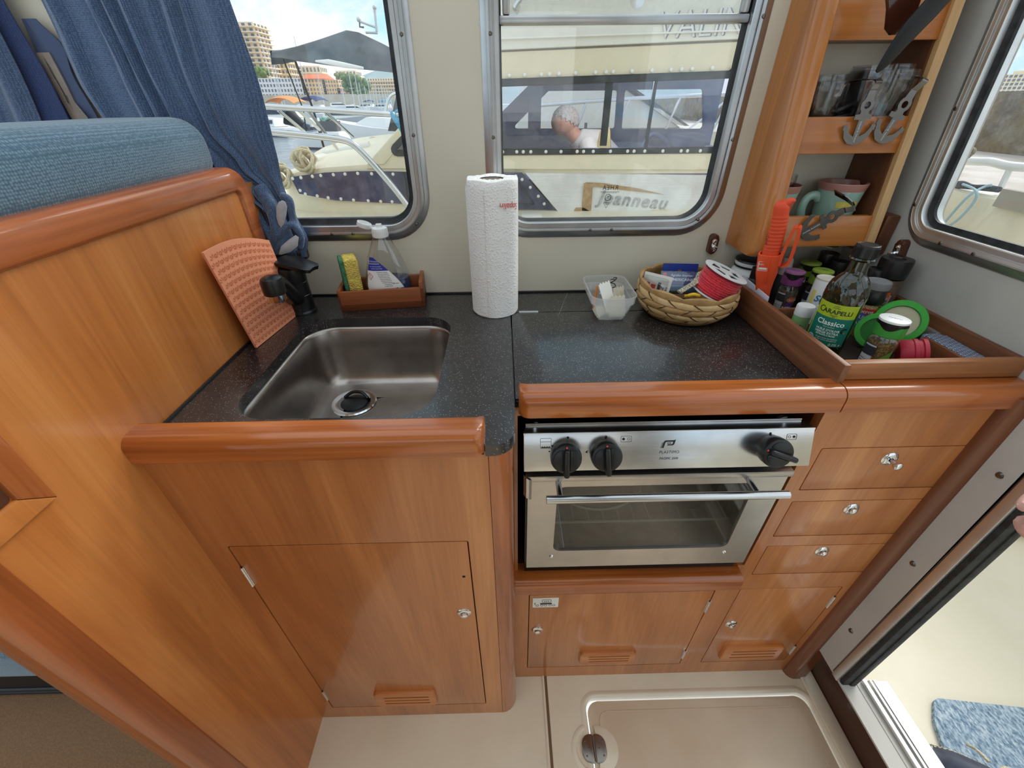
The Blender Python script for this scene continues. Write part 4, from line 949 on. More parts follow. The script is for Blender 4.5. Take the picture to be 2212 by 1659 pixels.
# plaited strap with a knot
m = mat('woven_strap', rgb(206, 196, 172), .9); t, b = nt(m); vo = t.node('ShaderNodeTexVoronoi', Vector=coords(t), Scale=420); bump(t, b, vo.outputs['Distance'], .7, .001)
t.l.new(t.ramp(vo.outputs['Distance'], [(.25, rgb(214, 205, 182)), (.7, rgb(128, 118, 98))]), b.inputs['Base Color'])
ks = thing('knotted_strap', 'beige woven strap with a knot lying across the basket', 'strap', (.372, .79, ZC + .06))
mb = MB(); mb.tube(path([(.334, .752, ZC + .060), (.352, .762, ZC + .066), (.372, .774, ZC + .072), (.384, .786, ZC + .078), (.402, .800, ZC + .084)], 6), .0062, 10, flat=.4); part('webbing', mb, m, ks)
mb = MB(); mb.tube([(.386 + .0070 * math.cos(a), .786 + .0058 * math.sin(a) * .6, ZC + .077 + .0068 * math.sin(a)) for a in [2 * PI * k / 20 for k in range(20)]], .0042, 8, True); mb.tube([(.380 + .005 * math.cos(a), .783 + .004 * math.sin(a), ZC + .074 + .004 * math.cos(a)) for a in [2 * PI * k / 20 for k in range(20)]], .0044, 8, True); part('knot', mb, m, ks)
mb = MB(); mb.tube(path([(.350, .744, ZC + .056), (.357, .740, ZC + .060), (.366, .742, ZC + .057), (.372, .748, ZC + .054)], 5), .0034, 8); mb.tube([(.346, .752, ZC + .052), (.36, .746, ZC + .056)], .003, 8); solo('yellow_clip', mb, mat('yellow_plastic', rgb(232, 186, 44), .4), 'small yellow plastic clip at the front of the basket', 'clip', loc=(.36, .744, ZC + .055))
# second clear tub behind the basket
mb = MB(); 
def tub2(off, z): return [(x, y, z) for x, y in rrect(.352, .470, .885, .906, .010, off, 5)]
tb2 = thing('plastic_tub', 'clear plastic tub standing behind the palm-leaf basket', 'tub', (.41, .896, ZC))
mb.rings([tub2(-.006, ZC + .001), tub2(-.003, ZC + .004), tub2(-.0005, ZC + .066), tub2(.0015, ZC + .067), tub2(.0015, ZC + .069), tub2(-.0018, ZC + .069), tub2(-.0045, ZC + .006), tub2(-.006, ZC + .003)]); mb.add(tub2(-.006, ZC + .001), [tuple(range(len(tub2(0, 0))))])
part('tub_body', mb, M['frost'], tb2)
# fine line lying on the worktop
mb = MB(); mb.tube(path([atz(1228, 627, ZC + .0006), atz(1215, 660, ZC + .0006), atz(1206, 682, ZC + .0006)], 6), .0004, 5); solo('fishing_line', mb, M['frost'], 'thin clear fishing line on the worktop behind the tub', 'line', loc=tuple(atz(1215, 660, ZC)))
# ------------------------------------------------------------------ open tray at the end of the worktop
tr_ = thing('spice_tray', 'dark teak open-topped tray of bottles and spice jars in the corner', 'tray', (.61, .70, ZC))
mb = MB(); mb.box(.4765, .4870, .488, .912, ZC + .0005, .967, .0015); mb.box(.7385, .749, .502, .912, ZC, .967, .0015); mb.box(.487, .739, .901, .912, ZC, .960, .0015); part('side_board', mb, M['tray'], tr_)
mb = MB(); mb.hull8([(.4775, .4935, .9385), (.7495, .4935, .9385), (.7495, .5055, .9385), (.4875, .5055, .9385), (.4870, .4935, .9665), (.7495, .4935, .9665), (.7495, .5055, .9665), (.4870, .5055, .9665)], .0012); part('front_board', mb, M['trayx'], tr_, 'lighter brown front board')
mb = MB(); mb.box(.487, .739, .5, .905, .906, .9125); part('floor_board', mb, M['gap'], tr_, 'tray floor coloured near-black for shade')  # near-black colour stands for the shade down among the jars
mb = MB(); mb.box(.487, .560, .7005, .7075, ZC, .957, .001); part('divider', mb, M['tray'], tr_); mb = MB(); mb.box(.6925, .6985, .507, .60, ZC, .950, .001); part('divider', mb, M['tray'], tr_)
def facing(x, y): return math.atan2(-y, -x)
def arc(mb, r, z0, z1, a0, a1, n=14): mb.grid(lambda u, v_: (r * math.cos(lerp(a0, a1, u)), r * math.sin(lerp(a0, a1, u)), lerp(z0, z1, v_)), n, 2); return mb
def arct(mb, s, size, r, ac, z, x=0, tilt=0, **k):
    mb.text(s, size, RZ(0), .00004, fn=lambda c: ((r + .0003 + c.z) * math.cos(ac + (x + c.x) / r), (r + .0003 + c.z) * math.sin(ac + (x + c.x) / r), z + c.y + tilt * c.x), **k); return mb
M['jarglass'] = pane('jar_glass', tint=(.93, .95, .94, 1), dirt=.0, gloss=1.6)
def herb(name, c1, c2, s=420):
    m = mottled(name, c1, c2, s, .5, .42, .58, 3); b = m.node_tree.nodes['Principled BSDF']; b.inputs['Coat Weight'].default_value = .6; return m
M['paleprint'] = mat('pale_print', rgb(196, 198, 200), .5); M['darklabel'] = mat('dark_label', rgb(52, 52, 58), .5)
TRAYG = 'jars in the spice tray'
def spice(label, x, y, h, r, capc, band, fill, ac_off=0, title=None, tcol=None, topc=None, brand=False, caph=.028):
    t_ = thing('spice_jar', label, 'jar', (x, y, .9127), group=TRAYG); A = facing(x, y) + ac_off; zb = h - caph
    mb = MB(); mb.lathe([(0, .002), (r - .003, .002), (r - .002, .006), (r - .002, zb - .010), (0, zb - .010)], 28); part('contents', mb, fill, t_, local=True)
    mb = MB(); mb.lathe([(0, 0), (r - .002, 0), (r, .003), (r, zb - .012), (r - .003, zb - .003), (r - .004, zb)], 32); part('glass_body', mb, M['jarglass'], t_, local=True)
    mb = MB(); rc = r * 1.02
    mb.lathe([(rc - .002, zb), (rc, zb + .0015), (rc, h - .009)], 36)
    mb.mat(2); mb.rings([[((rc - .0006) * math.cos(a), (rc - .0006) * math.sin(a), h - .012) for a in [2 * PI * k / 36 for k in range(36)]], [((rc - .0006) * math.cos(a), (rc - .0006) * math.sin(a), h - .0035) for a in [2 * PI * k / 36 for k in range(36)]]])
    mb.mat(2); mb.grid(lambda u, v_: ((rc + .0004) * math.cos(A + (u - .5) * 1.5), (rc + .0004) * math.sin(A + (u - .5) * 1.5), h - .0085 - v_ * .007 * math.sin(PI * u) ** 1.2), 16, 3)
    mb.mat(1); mb.lathe([(rc - .0003, h - .004), (rc - .0006, h - .001), (rc - .003, h), (0, h - .0004)], 36)
    if topc: mb.mat(3); mb.text(topc, .0085, T(0, 0, h - .0003) @ RZ(A + PI / 2), .0001)
    part('cap', mb, [capc, capc if band is None else band, M['blackpl'], M['darklabel'] if capc is not M['white'] else M['ink']], t_, local=True)
    lb = MB(); rr_ = r + .0006; zt = zb - .014
    arc(lb, rr_, zt - .018, zt, A - .95, A - .05); lb.mat(1); arc(lb, rr_ + .0002, zt - .0035, zt - .001, A - .92, A - .1); arc(lb, rr_ + .0002, .003, zt - .019, A - .95, A - .1)
    lb.mat(0)
    for k in range(6): arct(lb, ['ingredients et conseils', 'a conserver a l abri', 'de la lumiere et de', 'l humidite. Bien', 'refermer apres usage', 'conditionne en France'][k], .0027, rr_ + .0003, A - .52, zt - .026 - .0040 * k)
    if title:
        lb.mat(2)
        lb.grid(lambda u, v_: ((rr_ + .0002) * math.cos(A + .05 + 1.0 * u), (rr_ + .0002) * math.sin(A + .05 + 1.0 * u), lerp(.004, .012 + (zt - .016) * u ** .7, v_)), 12, 2)
        lb.mat(1); arct(lb, title, .0100, rr_ + .0004, A + .45, .011, bold=.0004)
        if brand: lb.mat(3); arc(lb, rr_ + .0005, zt - .018, zt - .007, A + .35, A + 1.05); lb.mat(1); arct(lb, 'Ducros', .0066, rr_ + .0007, A + .70, zt - .0130, shear=.2)
    part('label', lb, [M['darklabel'], M['paleprint'], tcol or M['darklabel'], mat('brand_orange', rgb(196, 92, 44), .5)], t_, 'printed label', local=True)
    return t_
P_ = lambda n, r, g, b, rough=.4: mat(n, rgb(r, g, b), rough)
spice('spice jar with purple cap between the orange knife and the green-capped jars', .5745, .7930, .0845, .0182, P_('cap_purple', 130, 62, 118), P_('cap_mauve', 152, 96, 136), herb('grey_herb', rgb(120, 104, 88), rgb(88, 76, 64)), title='MEL', tcol=P_('label_violet', 92, 50, 118), topc='EPICES', brand=True)
spice('spice jar with lime green cap, the one nearer the wall', .6380, .8440, .0845, .0190, P_('cap_green', 112, 140, 38), P_('cap_lime', 140, 160, 62), herb('dark_herb', rgb(70, 54, 40), rgb(46, 36, 28)), topc='THYM')
spice('spice jar with lime green cap, the one beside the salt canister', .6310, .7935, .0845, .0188, P_('cap_green2', 112, 142, 38), P_('cap_lime2', 142, 164, 62), herb('dark_herb2', rgb(74, 58, 44), rgb(50, 38, 30)), topc='CURRY')
spice('spice jar with grass-green cap and white top at the front of the tray', .6010, .5740, .0845, .0202, P_('cap_grass', 66, 150, 62), M['white'], herb('mixed_herbs', rgb(168, 138, 92), rgb(104, 84, 54)), ac_off=-.05, title='PERSIL', tcol=P_('leaf_green', 108, 158, 72), topc='Ducros')
def canister(label, x, y, h, r, prof, mats, name='spice_jar', cat='jar', extra=None, M_=None):
    t_ = thing(name, label, cat, M=M_ if M_ is not None else T(x, y, .9127), group=TRAYG)
    A = facing(x, y)
    for pn, pr, m_, lab in prof:
        mb = MB(); mb.lathe([(r * a, h * z) for a, z in pr], 30); part(pn, mb, m_, t_, lab, local=True)
    if extra: extra(t_, A)
    return t_
def selx(t_, A):
    lb = MB(); arct(lb, 'Sel', .017, .0181, A + .02, .052, x=.002, shear=.25, bold=.0004); lb.mat(1); arc(lb, .0182, .040, .066, A - .9, A - .45); lb.mat(2); arct(lb, 'de mer fin', .0062, .0182, A + .1, .034, shear=.2)
    part('label_print', lb, [P_('sel_blue', 40, 120, 176), P_('sel_yellow', 226, 214, 120), P_('sel_grey', 150, 160, 170)], t_, 'blue and yellow print', local=True)
canister('white salt canister with blue lettering behind the olive oil bottle', .6020, .7400, .0890, .0180, [('canister_body', [(0, 0), (.97, 0), (1, .02), (1, .93), (.96, .96)], M['white'], None), ('lid', [(.97, .955), (.985, .965), (.97, .995), (.90, 1.0), (.80, .975), (0, .975)], mat('salt_lid', rgb(214, 208, 196), .5), 'cream lid')], None, 'salt_canister', 'canister', selx)
def smx(t_, A):
    lb = MB(); arct(lb, 'el', .015, .0142, A - .1, .022, bold=.0006); part('label_print', lb, P_('dark_green_print', 40, 84, 40), t_, 'dark green print', local=True)
canister('small pale green pot with white lid left of the olive oil bottle', .5360, .6790, .0610, .0140, [('pot_body', [(0, 0), (.97, 0), (1, .03), (1, .70)], P_('pot_green', 142, 186, 122), 'pale green body'), ('lid', [(1.03, .70), (1.04, .72), (1.04, .97), (.98, 1.0), (0, .99)], M['white'], 'white ribbed lid')], None, 'small_pot', 'pot', smx)
canister('roll-on tube with rounded white cap behind the purple-capped jar', .5990, .8600, .0890, .0125, [('tube_body', [(0, 0), (1, 0), (1, .60), (.9, .62)], mat('smoky_body', rgb(62, 54, 54), .3), 'smoky body'), ('cap', [(1.0, .605), (1.0, .63), (.80, .93), (.66, .985), (.4, 1.0), (0, 1.0)], mat('pinkish_cap', rgb(226, 206, 198), .45), 'white rounded cap')], None, 'tube', 'tube')
def lidx(t_, A):
    lb = MB(); lb.box(-.004, .010, -.007, .007, .1075, .1090, M=RZ(.5)); lb.mat(1); lb.box(-.012, -.005, -.005, .006, .1076, .1088, M=RZ(.5)); part('lid_sticker', lb, [P_('leaf_sticker', 110, 160, 70), M['white']], t_, 'green and white sticker', local=True)
canister('jar with wide black screw lid and green sticker under the shelf', .6860, .8650, .0960, .0180, [('glass_body', [(0, 0), (.9, 0), (.93, .03), (.93, .72)], herb('brown_grains', rgb(140, 118, 96), rgb(94, 76, 62)), None), ('label_band', [(.95, .28), (.95, .66)], M['white'], 'white label'), ('lid', [(1, .72), (1.0, .97), (.96, 1.0), (0, .995)], M['blackpl'], 'black lid')], None, extra=lidx)
canister('slim jar with black lid just behind the neck of the olive oil bottle', .6790, .8150, .0940, .0150, [('glass_body', [(0, 0), (.9, 0), (.93, .03), (.93, .72)], herb('tan_grains', rgb(150, 124, 92), rgb(110, 88, 64)), None), ('lid', [(1, .72), (1.0, .97), (.96, 1.0), (0, .995)], M['blackpl'], 'black lid')], None)
M['grey'] = P_('grey_plastic', 118, 118, 120, .4)
def millx(t_, A):
    lb = MB(); arc(lb, .0199, .044, .054, A - .9, A + .9); lb.mat(1); arc(lb, .0199, .020, .044, A - .9, A + .9); lb.mat(2); arct(lb, 'Ducros', .0086, .0202, A + .05, .0485, bold=.0002); arct(lb, 'MOULIN', .0084, .0202, A - .05, .0375, bold=.0002); arct(lb, 'AIL', .0100, .0202, A - .05, .0270, bold=.0002)
    lb.mat(3); arc(lb, .0200, .016, .020, A - .9, A + .9); part('label', lb, [P_('label_red', 176, 52, 46), P_('label_blue_mill', 72, 92, 168), M['paleprint'], P_('label_navy_mill', 44, 48, 110)], t_, 'red and blue label', local=True)
canister('garlic grinder with red and blue label behind the olive oil bottle', .6560, .6900, .1000, .0195, [('glass_body', [(0, 0), (.95, 0), (1, .03), (1, .52), (.9, .58), (.86, .62)], herb('garlic_flakes', rgb(170, 136, 88), rgb(110, 82, 52)), None), ('grinder_head', [(.90, .60), (.96, .61), (1.02, .66), (.96, .84), (.88, .86)], M['blackpl'], 'black ribbed head'), ('cap', [(.90, .86), (1.0, .88), (1.0, .985), (.97, 1.0), (.90, .985), (0, .975)], M['grey'], 'grey clear cap')], None, 'grinder', 'grinder', millx)
canister('black-headed grinder between the garlic grinder and the tall jar by the bulkhead', .6870, .7400, .1060, .0150, [('glass_body', [(0, 0), (.95, 0), (1, .03), (1, .70)], herb('pepper_grains', rgb(84, 66, 52), rgb(48, 38, 32)), None), ('grinder_head', [(1.02, .70), (1.05, .74), (1.02, .92), (.92, .985), (.6, 1.0), (.55, .985), (0, .985)], M['blackpl'], 'black head')], None, 'grinder', 'grinder')
def bigx(t_, A):
    lb = MB(); arc(lb, .0243, .012, .064, A - .8, A + .75); lb.mat(1); arc(lb, .0245, .012, .020, A - .8, A + .75); lb.mat(2)
    for k in range(11): arc(lb, .0246, .028 + .0026 * k, .0294 + .0026 * k - (.0006 if k % 3 else 0), A + .36, A + .6, 4)
    for k in range(5): arct(lb, ['PAPRIKA', 'doux moulu', 'poids net', 'a consommer', 'de preference'][k], .0050 if k else .008, .0246, A - .25, .060 - .0085 * k)
    lb.mat(3); arc(lb, .0247, .060, .069, A + .25, A + .62, 5)
    part('label', lb, [P_('label_pinkgrey', 186, 166, 168), P_('label_darkblue', 60, 62, 96), M['ink'], P_('orange_sticker', 226, 92, 44)], t_, 'pinkish label with barcode and orange sticker', local=True)
canister('tall jar with angular black flip lid against the bulkhead', .7110, .7330, .1250, .0240, [('glass_body', [(0, 0), (.95, 0), (1, .03), (1, .62), (.93, .68), (.93, .72)], herb('brown_powder', rgb(104, 82, 62), rgb(84, 64, 50), 90), None), ('lid', [(.93, .73), (1.0, .74), (1.05, .96), (1.0, 1.0), (.5, 1.0), (.45, .985), (0, .985)], M['blackpl'], 'black lid')], None, extra=bigx)
# olive oil
x, y = .5480, .6230; A = facing(x, y) - .08; AW = A
ob = thing('olive_oil_bottle', 'dark green glass olive oil bottle with green label and black cap', 'bottle', (x, y, .9127), group=TRAYG); ob.scale = (.965, .965, .945); W[ob.name] = T(x, y, .9127) @ Matrix.Diagonal((.965, .965, .945, 1))
m = mat('dark_olive_glass', rgb(26, 28, 7), .06, spec=.6, coat=.6); m.node_tree.nodes['Principled BSDF'].inputs['Coat Roughness'].default_value = .03
M['oilglass'] = m
mb = MB(); n = 64; rows = []
PR = [(.0, .026), (.003, .0295), (.02, .030), (.105, .030), (.118, .0298), (.130, .027), (.140, .021), (.147, .0150), (.155, .0135), (.170, .0128), (.172, .0128)]
def orad(z):
    for (z0, r0), (z1, r1) in zip(PR, PR[1:]):
        if z0 <= z <= z1: return lerp(r0, r1, (z - z0) / (z1 - z0))
    return PR[-1][1]
for j in range(70):
    z = .172 * j / 69; r0 = orad(z); k_ = max(0, min(1, (z - .100) / .006)) * max(0, min(1, (.147 - z) / .012)); k2 = max(0, min(1, (.022 - z) / .004))
    rows.append([((r0 + .0011 * (k_ + k2) * (abs(math.sin(8 * (2 * PI * q / n) + z * 130)) - .5)) * math.cos(2 * PI * q / n), (r0 + .0011 * (k_ + k2) * (abs(math.sin(8 * (2 * PI * q / n) + z * 130)) - .5)) * math.sin(2 * PI * q / n), z) for q in range(n)])
mb.rings(rows, caps=True); part('glass_body', mb, M['oilglass'], ob, local=True)
mb = MB(); mb.lathe([(.0128, .168), (.0165, .169), (.0178, .1715), (.0165, .174), (.014, .1745)], 32); part('pourer_ring', mb, M['oilglass'], ob, local=True)
mb = MB(); mb.lathe([(.014, .1745), (.0166, .175), (.0166, .191), (.0160, .1935), (.0148, .1942), (.0140, .1935), (0, .1935)], 36)
for q in range(40): mb.box(.0162, .0170, -.0006, .0006, .1765, .1900, M=RZ(2 * PI * q / 40))
part('cap', mb, M['blackpl'], ob, 'black ridged cap', local=True)
lb = MB(); R0 = .0304
def lz(a): return .0
arc(lb, R0, .024, .0765, A - 1.12, A + 1.12, 30); lb.mat(1); arc(lb, R0, .0765, .1005, A - 1.12, A + 1.12, 30); arc(lb, R0 + .0001, .022, .0765, A - 1.12, A - 1.02, 3)
lb.mat(2); arct(lb, 'CASA', .0030, R0, A, .0972); arct(lb, 'OLEARIA', .0026, R0, A, .0940); arct(lb, 'C', .0150, R0, A, .0870, x=-.0215); arct(lb, 'ARAPELLI', .0105, R0, A, .0865, x=.0035, bold=.00015); arct(lb, 'FIRENZE', .0028, R0, A, .0805); arct(lb, '1893', .0026, R0, A, .0780)
lb.mat(3); arct(lb, 'Classico', .0125, R0, A, .0665, bold=.0002); arct(lb, 'Gusto equilibrato', .0024, R0, A, .0595, shear=.2); arct(lb, "HUILE D'OLIVE", .0054, R0, A, .0535, bold=.0001); arct(lb, 'VIERGE EXTRA', .0054, R0, A, .0482, bold=.0001); arct(lb, 'EXTRAITE A FROID', .0034, R0, A, .0438, bold=.0001)
arct(lb, 'Origine Union Europeenne', .0030, R0, A + .12, .0385); arct(lb, 'et Non Union Europeenne', .0030, R0, A + .12, .0350); arct(lb, '0,25L e', .0062, R0, A + .62, .0280, shear=.2)
def disc_on(u0, z0, r0, r1): lb.grid(lambda u, v_: ((R0 + .0003) * math.cos(A + (u0 + lerp(r0, r1, v_) * math.cos(2 * PI * u)) / R0), (R0 + .0003) * math.sin(A + (u0 + lerp(r0, r1, v_) * math.cos(2 * PI * u)) / R0), z0 + lerp(r0, r1, v_) * math.sin(2 * PI * u)), 24, 1)
disc_on(-.0215, .0335, .0052, .0060); disc_on(-.0215, .0335, 0, .0026)
for q in range(14): a = 2 * PI * q / 14; disc_on(-.0215 + .0042 * math.cos(a), .0335 + .0042 * math.sin(a), 0, .0006)
lb.mat(2)
for q in range(7): a = 1.2 + .45 * q; disc_on(.0250 + .0045 * math.cos(a), .0545 + .0045 * math.sin(a), 0, .0016)
lb.mat(4); disc_on(.0255, .0515, 0, .0018)
part('label', lb, [P_('label_bottlegreen', 20, 110, 96), P_('label_lime', 164, 182, 42), P_('label_darkprint', 20, 40, 30), mat('label_paleprint', rgb(222, 232, 222), .5), P_('olive_brown', 150, 110, 60)], ob, 'lime and bottle-green printed label', local=True)
# clip-top storage jar
cj = thing('clip_jar', 'white ceramic storage jar with black gasket and wire clip in the tray corner', 'jar', (.5270, .866, .9127), group=TRAYG)
mb = MB(); mb.lathe([(0, 0), (.037, 0), (.039, .004), (.0395, .05), (.036, .062), (.032, .066), (.0315, .070)], 36); mb.mat(1); A = facing(.5270, .866)
for j in range(6):
    for i in range(9):
        a = A - 1.0 + .25 * i + (.125 if j % 2 else 0); z = .014 + .007 * j
        for (du, dv) in ((.0028, .0009), (.0009, .0028)): mb.add([(.0398 * math.cos(a + s_ * du / .0398), .0398 * math.sin(a + s_ * du / .0398), z + q_ * dv) for s_, q_ in ((-1, -1), (1, -1), (1, 1), (-1, 1))], [(0, 1, 2, 3)])
part('jar_body', mb, [M['white'], M['ink']], cj, 'white body with black crosses', local=True)
mb = MB(); mb.lathe([(.0315, .070), (.0345, .0705), (.0345, .0735), (.0315, .074)], 36); mb.mat(1); mb.lathe([(.0330, .074), (.0335, .075), (.0330, .080), (.029, .082)], 36); mb.mat(0); mb.lathe([(.0335, .0815), (.035, .0825), (.034, .0855), (.028, .087), (0, .0872)], 36); part('lid', mb, [M['blackpl'], M['white']], cj, 'black and white lid', local=True)
mb = MB(); mb.tube(path([(.036 * math.cos(A + .3), .036 * math.sin(A + .3), .083), (.043 * math.cos(A + .35), .043 * math.sin(A + .35), .079), (.044 * math.cos(A + .38), .044 * math.sin(A + .38), .066), (.042 * math.cos(A + .42), .042 * math.sin(A + .42), .056)], 6), .0014, 8)
mb.tube(path([(.041 * math.cos(A - 1.1 + .22 * k), .041 * math.sin(A - 1.1 + .22 * k), .058 + .002 * math.sin(k)) for k in range(9)], 4), .0012, 8); part('wire_clip', mb, M['chrome'], cj, 'steel wire clip', local=True)
db = canister('slim dark bottle between the clip jar and the orange knife', .5060, .8040, .0870, .0135, [('bottle_body', [(0, 0), (1, 0), (1, .70), (.8, .76)], mat('dark_bottle', rgb(40, 38, 40), .3), None), ('label_band', [(1.03, .1), (1.03, .55)], P_('band_grey', 120, 124, 130), 'grey label'), ('cap', [(.85, .76), (.88, .78), (.85, 1), (0, 1)], M['blackpl'], 'black cap')], None, 'slim_bottle', 'bottle')
mb = MB(); q = [V3((.4895, .825, .918)), V3((.4895, .722, .918)), V3((.4915, .722, .9715)), V3((.4915, .824, .9765))]
mb.rings([[q[0], q[1], q[2], V3((.4914, .766, .9735)), V3((.4914, .771, .970)), V3((.4914, .776, .974)), q[3]], [p + V3((.0014, 0, 0)) for p in [q[0], q[1], q[2], V3((.4914, .766, .9735)), V3((.4914, .771, .970)), V3((.4914, .776, .974)), q[3]]]], caps=True)
solo('paper_card', mb, mat('bluish_card', rgb(206, 208, 220), .6), 'white notched card tucked inside the tray beside the orange knife', 'card', loc=(.49, .77, .918))
# sheath knife
KB, KT = V3((.5135, .7675, .9145)), V3((.4715, .752, 1.1425)); kz = (KT - KB).normalized(); kx = V3((.80, -.60, 0)); kx = (kx - kz * kx.dot(kz)).normalized(); ky = kz.cross(kx)
KMx = Matrix((kx, ky, kz)).transposed().to_4x4(); KMx.translation = KB
kn = thing('sheath_knife', 'bright orange sheath knife standing handle up in the tray', 'knife', M=KMx)
M['orange'] = mat('orange_polymer', rgb(232, 86, 46), .42); M['orange2'] = mat('orange_rubber', rgb(224, 78, 42), .55)
def sec(w_, d_, z, cx=0, n=28, p=2.6): return [(cx + x, y, z) for x, y, _ in ell(w_, d_, 0, n, p)]
mb = MB(); mb.rings([sec(.009, .006, 0), sec(.0125, .008, .002), sec(.0130, .0082, .055), sec(.0150, .0100, .075), sec(.0180, .0125, .092), sec(.0192, .0138, .122), sec(.0192, .0138, .130), sec(.0165, .0115, .1305), sec(.0160, .011, .120)], caps=True)
mb.box(.002, .0035, -.0155, -.010, .075, .130, .0007)
part('sheath', mb, M['orange'], kn, local=True)
mb = MB(); W0 = rrect(-.0145, .0025, .101, .119, .002); mb.plate(W0, [rrect(-.0134, .0014, .1016, .1184, .0016)], XZ(-.0128), 0, .0003); mb.text('BAHCO', .0042, XZ(-.0131) @ T(-.006, .1135, 0), .0001); mb.box(-.0125, .0005, -.0133, -.0131, .1035, .1075); part('sheath_mark', mb, M['white'], kn, 'white printed mark', local=True)
mb = MB(); rows = []
for j in range(61):
    z = .125 + .098 * j / 60; k = j / 60; w_ = lerp(.0140, .0118, k); d_ = .0105; cx = .004 * math.sin(k * 2.4)
    rb = .00045 * (1 if (j % 4) < 2 else -.5) if 8 < j < 46 else 0
    if j > 54: w_ *= 1 - ((j - 54) / 7) ** 2 * .5; d_ *= 1 - ((j - 54) / 7) ** 2 * .5
    rows.append(sec(w_ + rb, d_ + rb, z, cx))
mb.rings(rows, caps=True); mb.tube(path([(.004, 0, .205), (.010, 0, .219), (.017, 0, .2235), (.0195, 0, .221)], 5), [.008, .008, .008, .0078, .0075, .007, .0068, .0064, .006, .0056, .005, .0045, .004, .0035, .003, .002], 12); mb.mat(1); mb.text('BAHCO', .0055, XZ(-.0112) @ T(-.0085, .160, 0) @ RZ(PI / 2), .0001)
part('handle', mb, [M['orange2'], M['ink']], kn, 'ribbed orange handle', local=True)
mb = MB(); cl = path([(.0175, 0, .110), (.0200, 0, .135), (.0270, 0, .170), (.0310, 0, .180), (.0360, 0, .178), (.0360, 0, .158), (.0330, 0, .122), (.0285, 0, .112), (.0220, 0, .108)], 5)
rows = [[p + V3((-.0022, -.008, 0)), p + V3((.0030, -.008, .0)), p + V3((.0030, .008, 0)), p + V3((-.0022, .008, 0))] for p in cl]; mb.rings(rows, caps=True); part('belt_clip', mb, M['orange'], kn, 'orange belt clip', local=True)
# plastic lids, red lid, cloth case, strip
def lid(name, label, c, nrm, r, h, m1, m2, cat='lid', group=None):
    Mx_ = T(*c) @ V3(nrm).to_track_quat('Z', 'Y').to_matrix().to_4x4(); mb = MB()
    mb.lathe([(r * .70, h * .55), (r * .74, h), (r * .97, h), (r, h * .8), (r, 0), (r * .96, 0), (r * .95, h * .5), (r * .72, h * .5)], 40); mb.mat(1); mb.lathe([(0, h * .62), (r * .70, h * .62)], 32)
    return solo(name, mb, [m1, m2], label, cat, group, M=Mx_, local=True)
M['lidg'] = P_('lid_green', 62, 168, 62, .35); M['lidg2'] = P_('lid_deep_green', 34, 116, 40, .4); M['lidc'] = P_('lid_cream', 196, 190, 160, .5)
lid('green_stopper', 'green plastic lid with cream centre, standing on edge against the other lid', (.690, .650, .953), (-.62, -.70, .35), .037, .010, M['lidg'], M['lidc'], group='green lids in the tray')
lid('green_stopper', 'green plastic lid with dark green centre, behind the white-topped jar', (.643, .634, .943), (-.66, -.68, .30), .031, .009, M['lidg'], M['lidg2'], group='green lids in the tray')
mr = P_('lid_crimson', 176, 34, 58, .5); Mx_ = T(.646, .5620, .9385) @ V3((.80, -.45, .25)).to_track_quat('Z', 'Y').to_matrix().to_4x4(); mb = MB()
mb.lathe([(0, -.016), (.021, -.016), (.0235, -.012), (.0235, .000), (.0250, .001), (.0250, .006), (.0225, .007), (.0225, .011), (.0250, .012), (.0250, .017), (.022, .018), (.020, .014), (0, .014)], 36); solo('red_lid', mb, mr, 'crimson ridged lid lying on its side beside the cloth case', 'lid', M=Mx_, local=True)
m = mat('blue_woven_pattern', rgb(86, 104, 138), .85); t, b = nt(m); v = coords(t, (1, 1, 1), (0, 0, .35)); br = t.node('ShaderNodeTexBrick', Vector=v, Scale=62, Color1=rgb(92, 112, 150), Color2=rgb(54, 66, 96), Mortar=rgb(176, 178, 186)); br.inputs['Mortar Size'].default_value = .035; t.l.new(br.outputs['Color'], b.inputs['Base Color'])
mb = MB(); mb.prism(rpoly([(.703, .512), (.737, .512), (.737, .612), (.703, .618)], .008, 0, 4), XY(0), .934, .948, .004, 3); solo('cloth_case', mb, m, 'flat blue-grey patterned cloth case at the front of the tray', 'case', loc=(.72, .56, .934))
mb = MB(); mb.box(-.004, .004, -.034, .034, 0, .016, .001, M=T(.727, .648, .935) @ RZ(.25) @ RX(.12)); solo('clear_strip', mb, M['frost'], 'clear plastic strip lying behind the patterned cloth case', 'strip', loc=(.727, .648, .935))
# ------------------------------------------------------------------ shelf unit in the corner
def yf(z): return .80 + .12 * max(0, z - 1.03)
s = thing('shelf_unit', 'honey-coloured wooden corner shelf with three fiddle-fronted tiers', 'shelf', (.60, .915, 1.02))
mb = MB(); ys = lambda z: yf(z) - .010
rows = []
for z in (1.020, 1.028, 1.04, 1.10, 1.25, 1.40, 1.70):
    y0 = ys(z) + (.018 if z == 1.020 else .005 if z == 1.028 else 0); prof = [(.4815, .914), (.4815, y0 + .016)] + [(.4815 + .016 * (1 - math.cos(PI / 2 * k / 5)), y0 + .016 * (1 - math.sin(PI / 2 * k / 5))) for k in range(1, 6)] + [(.512, y0 + .0005), (.5145, y0 + .003), (.5145, y0 + .030), (.494, y0 + .030), (.494, .914)]
    rows.append([(x, y, z) for x, y in prof])
mb.rings(rows, caps=True); part('stile', mb, M['shelfv'], s)
mb = MB(); rows = []
for z in (1.03, 1.25, 1.7): y0 = yf(z) + .004; rows.append([(.690, y0, z), (.706, y0, z), (.706, .914, z), (.690, .914, z)])
mb.rings(rows, caps=True); part('side_board', mb, M['shelfshade'], s, 'end board in shade-darkened brown')
mb = MB(); rows = []
